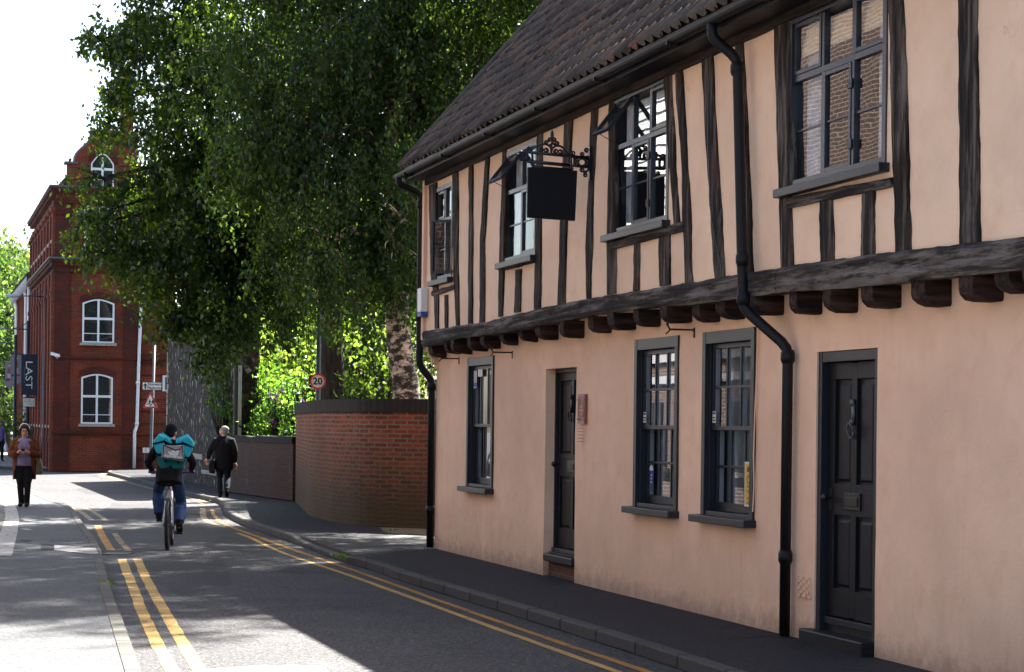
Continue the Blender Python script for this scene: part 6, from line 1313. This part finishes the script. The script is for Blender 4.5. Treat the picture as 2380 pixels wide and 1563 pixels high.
def coat(root, J, mat, fat=1.0, hem=None, name='jacket', arm=1.0, cuff=.0, collar=True, flare=1.0):
    mb = MB(); g = lambda k: V(J[k]); pel, ch, nk = g('pelvis'), g('chest'), g('neck'); wa = pel.lerp(ch, .45); hem = V(hem) if hem is not None else pel + V((0, 0, -.12))
    mb.tube([hem, hem.lerp(pel, .6), pel, wa, ch, ch.lerp(nk, .5), ch.lerp(nk, .8)], [.185 * fat * flare, .18 * fat * flare, .18 * fat, .175 * fat, .195 * fat, .165, .09], 20, flat=[.74, .75, .76, .76, .70, .66, .8], up=(1, 0, 0))
    for k in 'LR':
        mb.ell(g('sh' + k) + V((0, 0, -.012)), .076 * arm, .074 * arm, .070 * arm, 14, 8); mb.tube([ch.lerp(nk, .85), g('sh' + k).lerp(ch.lerp(nk, .85), .4) + V((0, 0, .012)), g('sh' + k)], [.062, .066, .070], 12); w = g('wr' + k); e = g('el' + k); mb.tube([ch.lerp(nk, .42), g('sh' + k), g('sh' + k).lerp(e, .5), e, e.lerp(w, .5), w + (e - w).normalized() * (.02 + cuff)], [.10, .082 * arm, .072 * arm, .062 * arm, .055 * arm, .045 * arm], 14)
    if collar: mb.tube([ch.lerp(nk, .72), nk + V((0, 0, .01))], [.088, .072], 14)
    return fuse(mb, name, mat, root, .0125, 4)
# ---- the woman with the phone
wp = G(56, 1178, .1); wo = thing('person', 'woman in a rust cardigan, mauve top and black leggings looking at her phone', 'person', (wp.x, wp.y, .1), R(180 + 8))
S = 1.0
J = dict(pelvis=(0, 0, .83), chest=(0, .01, 1.18), neck=(0, .015, 1.335), head=(0, .05, 1.455), shL=(-.175, 0, 1.232), shR=(.175, 0, 1.232), elL=(-.255, .02, 1.0), elR=(.255, .02, 1.0), wrL=(-.085, .245, 1.04), wrR=(.085, .245, 1.04), hdL=(.55, .5, .25), hdR=(-.55, .5, .25), huL=(0, -.3, 1), huR=(0, -.3, 1),
         hipL=(-.085, 0, .80), hipR=(.085, 0, .80), knL=(-.065, .05, .44), knR=(.075, .0, .44), anL=(-.055, .03, .08), anR=(.06, -.06, .085), toeL=(-.06, .16, .03), toeR=(.075, .07, .03))
P, Rm, bd_w = figure(wo, J, 1.12, .98, 0, R(-14), 1.0); eyes(P, wo, .98)
trousers(wo, J, M['black_cloth'], 1.12, .95, 'leggings'); shoes(wo, J, M['leather'])
m = MB(); [m.tube([V(J['an' + k]) + V((0, 0, .14)), V(J['an' + k]) + V((0, 0, -.04))], [.058, .052], 12) for k in 'LR']; m.build('boot_shaft', M['leather'], wo, smooth=True)
mb = MB(); mb.tube([(0, .01, .78), (0, .01, .88), (0, .02, 1.0), (0, .03, 1.15), (0, .02, 1.26), (0, .01, 1.31)], [.195, .20, .19, .19, .15, .09], 20, flat=[.78, .8, .84, .84, .75, .8], up=(1, 0, 0)); [mb.ell((s * .08, .09, 1.13), .085, .07, .08) for s in (-1, 1)]; fuse(mb, 'top', M['mauve'], wo, .012, 4)
def open_shell(levels, gap0, name, mat, root, th=.018):     # coat body open at the front
    mb = MB(); N = 26
    for (z0, rx0, ry0, c0, g0), (z1, rx1, ry1, c1, g1) in zip(levels, levels[1:]):
        for i in range(N):
            for dr in (0, th):
                q = []
                for z, rx, ry, c, gp, t in ((z0, rx0, ry0, c0, g0, i), (z0, rx0, ry0, c0, g0, i + 1), (z1, rx1, ry1, c1, g1, i + 1), (z1, rx1, ry1, c1, g1, i)):
                    a = R(90) + gp + (2 * math.pi - 2 * gp) * t / N; fold = 1 + .035 * math.sin(a * 7 + z * 3) * (1.3 - z) ; q.append((c[0] + (rx - dr) * fold * math.cos(a), c[1] + (ry - dr) * fold * math.sin(a), z))
                mb.q(q)
            for t in (0, N):
                pass
    return mb
levels = [(.52, .215, .155, (0, -.02), 1.1), (.65, .22, .165, (0, -.01), .95), (.85, .225, .175, (0, 0), .66), (1.0, .225, .175, (0, .005), .52), (1.15, .225, .17, (0, .01), .50), (1.25, .175, .13, (0, .01), .48), (1.305, .10, .09, (0, .0), .7), (1.345, .085, .075, (0, .0), .8)]
mb = open_shell(levels, .6, 'cardigan', M['rust'], wo)
for k in 'LR':
    s_, e_, w_ = V(J['sh' + k]), V(J['el' + k]), V(J['wr' + k]); mb.ell(s_ + V((0, 0, -.01)), .080, .078, .074, 14, 8); mb.tube([(s_.x * .30, -.005, 1.325), s_.lerp(V((0, 0, 1.33)), .4) + V((0, -.005, .0)), s_], [.045, .062, .074], 12); mb.tube([s_ + V((0, 0, -.0)), s_.lerp(e_, .5), e_, e_ + V((0, .03, .0)), e_.lerp(w_, .5), w_ + (e_ - w_).normalized() * .03], [.085, .076, .072, .070, .060, .050], 14)
mb.build('cardigan', M['rust'], wo, smooth=True)
m = MB(); m.ell(P(0, -.02, .045), .085, .10, .095, 20, 12, Rm); m.ell(P(0, -.065, .0), .082, .06, .10, 16, 10, Rm); m.ell(P(0, -.05, .155), .035, .035, .03, 12, 8); 
for k in (-1, 1): m.tube([P(.02 * k, .075, .10), P(.065 * k, .05, .065), P(.08 * k, .01, .0), P(.075 * k, -.03, -.07)], [.016, .02, .02, .014], 8)
h_ = m; fuse(h_, 'hair', M['hair_brown'], wo, .008, 3)
m = MB(); m.tube([P(.098 * math.cos(t), .0, .012 + .125 * math.sin(t)) for t in [math.pi * k / 14 for k in range(15)]], .010, 8); m.build('headphone_band', M['white'], wo, smooth=True)
m = MB(); [m.tube([P(.078 * k, -.0, .005), P(.112 * k, -.0, .005)], [.042, .038], 14) for k in (-1, 1)]; m.build('headphone_cup', M['black'], wo, smooth=True)
m = MB()
for k in (-1, 1): m.tube([P(.031 * k + .022 * math.cos(t), .096, .008 + .017 * math.sin(t)) for t in [2 * math.pi * i / 12 for i in range(13)]], .0028, 5); m.tube([P(.052 * k, .095, .012), P(.078 * k, .0, .012)], .0025, 5)
m.tube([P(-.01, .1, .01), P(.01, .1, .01)], .003, 5); m.build('glasses', M['black'], wo)
po = thing('phone', 'dark phone held in both hands by the woman', 'phone', wo.matrix_basis @ V((0, .315, 1.075)), R(188)); m = MB(); m.obox((0, 0, 0), (.036, 0, 0), (0, .05, .035), (0, -.003, .005)); m.build('case', M['black_gloss'], po, bevel=.003)
ho = thing('shoulder_bag', 'olive canvas shoulder bag hanging at the woman\'s hip', 'bag', wo.matrix_basis @ V((-.27, -.02, .62)), R(188)); m = MB(); m.loft([[(-.05, -.10, 0), (.05, -.10, 0), (.05, .10, 0), (-.05, .10, 0)], [(-.065, -.13, .12), (.055, -.13, .12), (.055, .13, .12), (-.065, .13, .12)], [(-.03, -.10, .30), (.03, -.10, .30), (.03, .10, .30), (-.03, .10, .30)]]); m.build('pouch', M['olive'], ho, smooth=True, bevel=.01)
m = MB(); m.tube([(.0, .08, .29), (.03, .07, .5), (.09, .05, .70), (.13, .0, .745), (.09, -.06, .68), (.0, -.08, .29)], .013, 6, flat=.4); m.build('strap', M['olive'], ho, smooth=True)
# ---- the man walking away
mp = G(519, 1157, .1); mo = thing('person', 'grey haired man in a black coat walking away past the flint wall', 'person', (mp.x, mp.y, .1), R(4))
J = dict(pelvis=(0, 0, .84), chest=(.01, .0, 1.18), neck=(0, .01, 1.335), head=(-.01, .03, 1.455), shL=(-.185, 0, 1.235), shR=(.185, 0, 1.235), elL=(-.30, -.04, 1.02), elR=(.25, -.02, 1.0), wrL=(-.36, .10, .84), wrR=(.235, .04, .76), hdL=(-.2, .5, -.8), hdR=(0, .2, -1), huL=(0, 1, .4), huR=(0, 1, .2),
         hipL=(-.09, 0, .80), hipR=(.09, 0, .80), knL=(-.08, .12, .44), knR=(.085, .06, .43), anL=(-.07, .06, .075), anR=(.085, -.22, .17), toeL=(-.10, .20, .03), toeR=(.085, -.12, .04))
P, Rm, b_ = figure(mo, J, 1.0, .98, R(62), R(4), .5); eyes(P, mo, .98)
trousers(mo, J, M['denim_dark'], 1.02, 1.1); shoes(mo, J, M['leather']); coat(mo, J, M['black_cloth'], 1.12, (0, 0, .62), 'coat', 1.08)
m = MB(); m.ell(P(0, -.025, .045), .083, .098, .085, 20, 12, Rm); m.ell(P(0, -.06, -.01), .076, .055, .07, 16, 10, Rm); fuse(m, 'hair', M['hair_grey'], mo, .008, 3)
ho = thing('shoulder_bag', 'black bag at the left hip of the man in the black coat', 'bag', mo.matrix_basis @ V((-.24, -.03, .52)), R(4)); m = MB(); m.loft([[(-.06, -.15, .02), (.05, -.15, .0), (.05, .15, .0), (-.06, .15, .02)], [(-.075, -.17, .2), (.055, -.17, .2), (.055, .17, .2), (-.075, .17, .2)], [(-.03, -.15, .31), (.03, -.15, .31), (.03, .15, .31), (-.03, .15, .31)]]); m.build('pouch', M['leather'], ho, bevel=.012); m = MB(); m.tube([(0, .14, .3), (.06, .12, .6), (.12, .08, .83), (.16, .0, .86), (.12, -.08, .83), (.04, -.12, .58), (0, -.14, .3)], .012, 6); m.build('strap', M['leather'], ho)
# ---- the passer-by cut by the left edge
fp = G(-3, 1072, .1); fo = thing('person', 'person in a lilac shirt and dark trousers cut off by the left edge', 'person', (fp.x, fp.y, .1), R(-150))
J = dict(pelvis=(0, 0, .88), chest=(0, .0, 1.22), neck=(0, .01, 1.40), head=(0, .03, 1.53), shL=(-.18, 0, 1.30), shR=(.18, 0, 1.30), elL=(-.24, -.02, 1.06), elR=(.24, -.02, 1.06), wrL=(-.25, .06, .82), wrR=(.25, .06, .82), hdL=(0, .1, -1), hdR=(0, .1, -1), huL=(1, .2, 0), huR=(-1, .2, 0), hipL=(-.09, 0, .84), hipR=(.09, 0, .84), knL=(-.09, .14, .47), knR=(.09, -.04, .46), anL=(-.09, .14, .08), anR=(.09, -.2, .12), toeL=(-.1, .27, .03), toeR=(.09, -.1, .04))
P, Rm, b_ = figure(fo, J, 1.0, 1.0, 0, 0, .8); eyes(P, fo); trousers(fo, J, M['black_cloth']); shoes(fo, J, M['leather']); coat(fo, J, M['lilac'], 1.0, (0, 0, .80), 'shirt', .9); m = MB(); m.ell(P(0, -.025, .045), .083, .098, .09, 20, 12, Rm); fuse(m, 'hair', M['hair_dark'], fo, .008, 3)
ho = thing('carrier_bag', 'white plastic carrier bag hanging from the hand of the person in lilac', 'bag', fo.matrix_basis @ V((-.26, .08, .36)), R(-150)); m = MB(); m.loft([[(-.06, -.12, 0), (.06, -.12, 0), (.06, .12, 0), (-.06, .12, 0)], [(-.08, -.15, .1), (.08, -.15, .1), (.08, .15, .1), (-.08, .15, .1)], [(-.03, -.1, .28), (.03, -.1, .28), (.03, .1, .28), (-.03, .1, .28)], [(-.012, -.02, .40), (.012, -.02, .40), (.012, .02, .40), (-.012, .02, .40)]]); m.build('sack', M['plastic'], ho, smooth=True)
# ---- bicycle and courier
cp_ = G(389, 1279, 0.0); CR = math.atan2(-D.x, D.y) - R(10.5)
bo = thing('bicycle', 'white framed mountain bicycle ridden away by the courier', 'bicycle', (cp_.x, cp_.y, 0), CR)     # origin under the rear wheel, +y forward
WR = .34; FW = 1.05; BBY, BBZ = .43, .30
def wheel(y, rear):
    m = MB(); n = 36; ring = lambda r: [(0, y + r * math.cos(2 * math.pi * k / n), WR + r * math.sin(2 * math.pi * k / n)) for k in range(n + 1)]
    m.tube(ring(WR - .026), .026, 10, cap=False); ty = m.build('wheel', M['rubber'], bo, smooth=True)
    m = MB(); m.tube(ring(WR - .058), .012, 8, cap=False, flat=1.0); m.build('rim', M['metal'], ty, smooth=True)
    m = MB(); 
    for k in range(28): a = 2 * math.pi * k / 28; s = .028 if k % 2 else -.028; m.tube([(s, y + .02 * math.cos(a + .6), WR + .02 * math.sin(a + .6)), (0, y + (WR - .06) * math.cos(a), WR + (WR - .06) * math.sin(a))], .0013, 3)
    m.build('spokes', M['metal'], ty); m = MB(); m.tube([(-.06, y, WR), (.06, y, WR)], .022, 10); m.build('hub', M['metal'], ty)
M['rubber'] = paint('tyre_rubber', (0.012, 0.012, 0.012), 0.8, .2, 30, .3); wheel(0, True); wheel(FW, False)
m = MB(); top, hd0, hd1, bb_p, ra, sp = V((0, .30, .80)), V((0, .87, .92)), V((0, .90, .80)), V((0, BBY, BBZ)), V((0, 0, WR)), V((0, .24, .98))
m.tube([top, hd0 + V((0, .01, -.02))], .017, 8); m.tube([bb_p, hd1], .020, 8); m.tube([bb_p, top + V((0, -.015, .06))], .017, 8); m.tube([hd0 + V((0, -.01, .03)), hd1], .021, 10)
for s in (-1, 1): m.tube([bb_p + V((s * .03, -.03, 0)), V((s * .055, .08, .335)), V((s * .068, 0, WR))], .010, 6); m.tube([top, V((s * .045, .24, .66)), V((s * .068, 0, WR))], .010, 6)
m.build('frame', M['bike_white'] if 'bike_white' in M else M['white'], bo, smooth=True)
m = MB()
for s in (-1, 1): m.tube([V((s * .03, .925, .73)), V((s * .055, .96, .66)), V((s * .055, FW, WR))], [.018, .016, .012], 8)
m.tube([V((-.05, .92, .735)), V((.05, .92, .735))], .018, 8); m.tube([V((0, .92, .73)), hd0 + V((0, -.015, .06))], .012, 8); m.tube([hd0 + V((0, -.015, .05)), hd0 + V((0, .04, .10))], .016, 8); m.build('fork', M['black'], bo, smooth=True)
m = MB(); m.tube([(-.31, .80, 1.045), (-.2, .86, 1.045), (-.06, .92, 1.03), (.06, .92, 1.03), (.2, .86, 1.045), (.31, .80, 1.045)], .013, 8); m.build('handlebar', M['black'], bo, smooth=True); m = MB(); [m.tube([(s * .20, .855, 1.045), (s * .32, .795, 1.045)], .018, 8) for s in (-1, 1)]; [m.tube([(s * .2, .87, 1.035), (s * .3, .9, 1.01)], .006, 5) for s in (-1, 1)]; m.build('grip', M['blue'], bo)
m = MB(); m.tube([top, sp + V((0, 0, -.03))], .014, 8); m.build('seat_post', M['metal'], bo, smooth=True); m = MB(); m.loft([[(.08 * math.cos(t) * w_, y, .975 + .03 * math.sin(t)) for t in [2 * math.pi * k / 10 for k in range(10)]] for y, w_ in ((.10, .7), (.14, 1.0), (.22, .8), (.30, .35), (.37, .22))]); m.build('saddle', M['black'], bo, smooth=True)
m = MB(); m.tube([(-.05, BBY, BBZ), (.07, BBY, BBZ)], .02, 8); m.tube([(-.075, BBY, BBZ), (-.085, BBY + .15, BBZ + .07)], .012, 6); m.tube([(.075, BBY, BBZ), (.085, BBY - .15, BBZ - .07)], .012, 6); m.tube([(.052, BBY + .085 * math.cos(t), BBZ + .085 * math.sin(t)) for t in [2 * math.pi * k / 20 for k in range(21)]], .008, 5); m.build('crank', M['metal'], bo)
m = MB(); m.obox((-.14, BBY + .15, BBZ + .07), (.05, 0, 0), (0, .035, 0), (0, 0, .012)); m.obox((.14, BBY - .15, BBZ - .07), (.05, 0, 0), (0, .03, .018), (0, -.006, .01)); m.build('pedal', M['black'], bo)
m = MB(); m.tube([(.055, BBY, BBZ + .085), (.055, 0, WR + .04)], .005, 4); m.tube([(.055, BBY, BBZ - .085), (.055, .0, WR - .09), (.055, 0, WR - .04)], .005, 4); m.tube([(.055, .04, WR - .06), (.055, .0, WR - .15)], .02, 6); m.build('chain', M['black'], bo); m = MB(); m.tube([(.05, .02 + .05 * math.cos(t), WR + .05 * math.sin(t)) for t in [2 * math.pi * k / 14 for k in range(15)]], .01, 5); m.build('sprocket', M['metal'], bo)
m = MB(); NN = 12; arcs = [[(x, (WR + .03) * math.cos(t), WR + (WR + .03) * math.sin(t)) for x in (-.032, 0, .032)] for t in [R(40) + R(75) * k / NN for k in range(NN + 1)]]
for a, b in zip(arcs, arcs[1:]):
    for i in (0, 1): m.q([a[i], a[i + 1], b[i + 1], b[i]])
m.build('mudguard', M['black'], bo); m = MB(); m.box(-.02, .02, .17, .2, .82, .86); m.build('rear_light', M['red'], bo)
co = thing('person', 'courier in a black jacket and blue jeans riding a bicycle away from us', 'person', (cp_.x, cp_.y, 0), CR)
J = dict(pelvis=(.0, .20, 1.03), chest=(0, .38, 1.34), neck=(0, .46, 1.48), head=(-.0, .53, 1.595), shL=(-.185, .39, 1.38), shR=(.185, .39, 1.38), elL=(-.31, .50, 1.19), elR=(.31, .50, 1.19), wrL=(-.265, .755, 1.075), wrR=(.265, .755, 1.075), hdL=(.1, .9, -.1), hdR=(-.1, .9, -.1), huL=(0, .2, 1), huR=(0, .2, 1),
         hipL=(-.095, .22, .98), hipR=(.095, .22, .98), knL=(-.17, .60, .80), knR=(.15, .52, .63), anL=(-.15, .48, .45), anR=(.145, .16, .36), toeL=(-.155, .64, .41), toeR=(.15, .30, .25))
P, Rm, b_ = figure(co, J, 1.0, 1.0, R(-20), R(-8), 1.3); eyes(P, co); trousers(co, J, M['denim'], .92, 1.2, knee=.075, up=-.02); shoes(co, J, M['leather']); coat(co, J, M['navy_cloth'], 1.02, (0, .15, .90), 'jacket', .92, flare=.95)
m = MB(); m.ell(P(0, -.015, .045), .086, .108, .09, 20, 12, Rm); m.ell(P(0, -.06, -.005), .08, .06, .08, 16, 10, Rm); fuse(m, 'beanie', M['black_cloth'], co, .008, 3)
m = MB(); m.tube([V(J['neck']) + V((0, -.05, -.06)), V(J['neck']) + V((0, -.05, .02))], [.10, .085], 14); m.build('hood', M['navy_cloth'], co, smooth=True)
# the delivery bag: local x right, y forward, z up, hung on the courier's back
go = thing('delivery_bag', 'turquoise insulated delivery bag with a grey pocket on the courier\'s back', 'bag', co.matrix_basis @ V((.045, .30, 1.10)), CR + R(1))
U = .575 / 1340.0; X = lambda cx: (cx - 800) * U; Z = lambda cy: (1510 - cy) * U
poly = lambda pts: [(X(a), Z(b)) for a, b in pts]
lean = V((0, .30, 1)).normalized()
def slab(name, pts, y, th, mat, w=(0, 1, 0), bev=.012): m = MB(); m.prism(poly(pts), (0, y, 0), (1, 0, 0), lean, V(w) * th); return m.build(name, mat, go, bevel=bev)
slab('lower_body', [(300, 1080), (290, 1180), (370, 1440), (480, 1500), (1080, 1510), (1150, 1440), (1240, 1180), (1230, 1080), (800, 1000)], -.21, .26, M['teal_dark'], bev=.03)
slab('side_panel', [(180, 690), (510, 600), (560, 800), (500, 1000), (330, 1010), (270, 930)], -.235, .24, M['teal'], bev=.025); slab('side_panel', [(1100, 660), (1430, 790), (1310, 1110), (1180, 1090), (1090, 900)], -.235, .24, M['teal'], bev=.025)
slab('side_flap', [(140, 640), (220, 540), (330, 385), (420, 375), (540, 480), (500, 560), (380, 590), (180, 670)], -.20, .22, M['teal'], (.0, 1, .1), .03); slab('side_flap', [(1260, 430), (1290, 430), (1400, 560), (1470, 700), (1440, 770), (1240, 650), (1130, 600), (1200, 500)], -.20, .22, M['teal'], (0, 1, .1), .03)
slab('lid_flap', [(420, 380), (560, 450), (760, 620), (740, 670), (640, 640), (480, 530)], -.12, .16, M['teal'], (0, 1, .3), .03); slab('lid_flap', [(865, 610), (1240, 430), (1280, 470), (1280, 540), (1000, 650), (880, 660)], -.12, .16, M['teal'], (0, 1, .3), .03)
slab('trim', [(150, 650), (400, 585), (520, 590), (520, 625), (400, 625), (170, 690)], -.243, .06, M['black_cloth'], bev=.004); slab('trim', [(1100, 650), (1180, 620), (1260, 650), (1450, 760), (1440, 800), (1250, 690), (1110, 670)], -.243, .06, M['black_cloth'], bev=.004); slab('trim', [(330, 1000), (480, 985), (490, 1010), (350, 1050)], -.243, .05, M['black_cloth'], bev=.004); slab('trim', [(1180, 1090), (1320, 1100), (1300, 1150), (1180, 1120)], -.243, .05, M['black_cloth'], bev=.004)
slab('pocket_back', [(490, 690), (800, 720), (1130, 690), (1170, 1200), (460, 1140)], -.262, .03, M['bag_grey'], bev=.01)
slab('pocket', [(480, 700), (540, 690), (700, 770), (860, 860), (1010, 840), (1100, 680), (1130, 720), (1170, 1230), (455, 1140)], -.30, .036, M['bag_grey'], bev=.012)
m = MB(); rim = [(515, 705), (530, 700), (700, 785), (870, 868), (1020, 850), (1105, 700), (1150, 1180), (500, 1115), (515, 705)]
m.tube([V((X(a), -.302, 0)) + lean * Z(b) for a, b in rim], .007, 5); m.build('pocket_trim', M['black_cloth'], go)
m = MB(); m.prism(poly([(655, 890), (770, 935), (780, 870), (870, 880), (890, 935), (925, 885), (1015, 870), (985, 990), (930, 1070), (760, 1035), (690, 985)]), (0, -.306, 0), (1, 0, 0), lean, (0, .004, 0)); m.build('emblem', M['sign_white'], go)
m = MB(); [m.ell(V((X(a), -.307, 0)) + lean * Z(b), .006, .001, .004, 8, 5) for a, b in ((815, 970), (885, 990))]; m.build('emblem_dot', M['sign_black'], go)
m = MB(); m.text('deliveroo', V((X(825), -.306, 0)) + lean * Z(1075), V((1, 0, -.10)), lean, .066, bold=.002, sx=.98); m.build('lettering', M['sign_white'], go, norm=False)
m = MB(); [m.ell(V((X(a), -.212, 0)) + lean * Z(b), .02, .004, .014, 10, 6) for a, b in ((585, 1250), (985, 1290), (740, 1420))]; m.build('eyelet', M['black_cloth'], go)
m = MB(); [m.tube([(s * .13, .06, .38), (s * .14, .16, .40), (s * .13, .22, .22), (s * .12, .08, .05)], .014, 6) for s in (-1, 1)]; m.build('shoulder_strap', M['black_cloth'], go)
# ---- vehicle far down the street, mostly hidden
vp_ = G(24, 1048, .1); vo = thing('parked_car', 'white car with its tailgate open at the far end of the street by the trees', 'car', (vp_.x, vp_.y, .1), R(5)); m = MB()
side = [(-2.1, .35), (2.1, .35), (2.15, .8), (1.4, .95), (.7, 1.42), (-1.2, 1.45), (-1.9, 1.0), (-2.15, .9)]; m.prism([(p[0], p[1]) for p in side], (-.85, 2.2, 0), (0, 1, 0), (0, 0, 1), (1.7, 0, 0)); m.build('body', M['white'], vo, bevel=.06)
m = MB(); m.prism([(-1.75, 1.02), (-1.15, 1.38), (.62, 1.36), (1.2, .98)], (-.855, 2.2, 0), (0, 1, 0), (0, 0, 1), (1.71, 0, 0)); m.obox((0, .44, 1.18), (.68, 0, 0), (0, .10, .18), (0, .012, -.008)); m.build('window', M['dark'], vo)
for sx in (-.8, .8):
    for sy in (.9, 3.5): m = MB(); m.tube([(sx - .09, sy, .32), (sx + .09, sy, .32)], .32, 16); t_ = m.build('wheel', M['rubber'], vo); m = MB(); m.tube([(sx - .095, sy, .32), (sx + .095, sy, .32)], .19, 12); m.build('rim', M['metal'], t_)
for sx in (-1, 1): m = MB(); m.box(sx * .72 - .1, sx * .72 + .1, .03, .12, .72, 1.0); m.build('tail_light', M['red'], vo)
m = MB(); m.box(-.8, .8, .02, .14, .38, .58); m.build('bumper', M['black'], vo, bevel=.03)
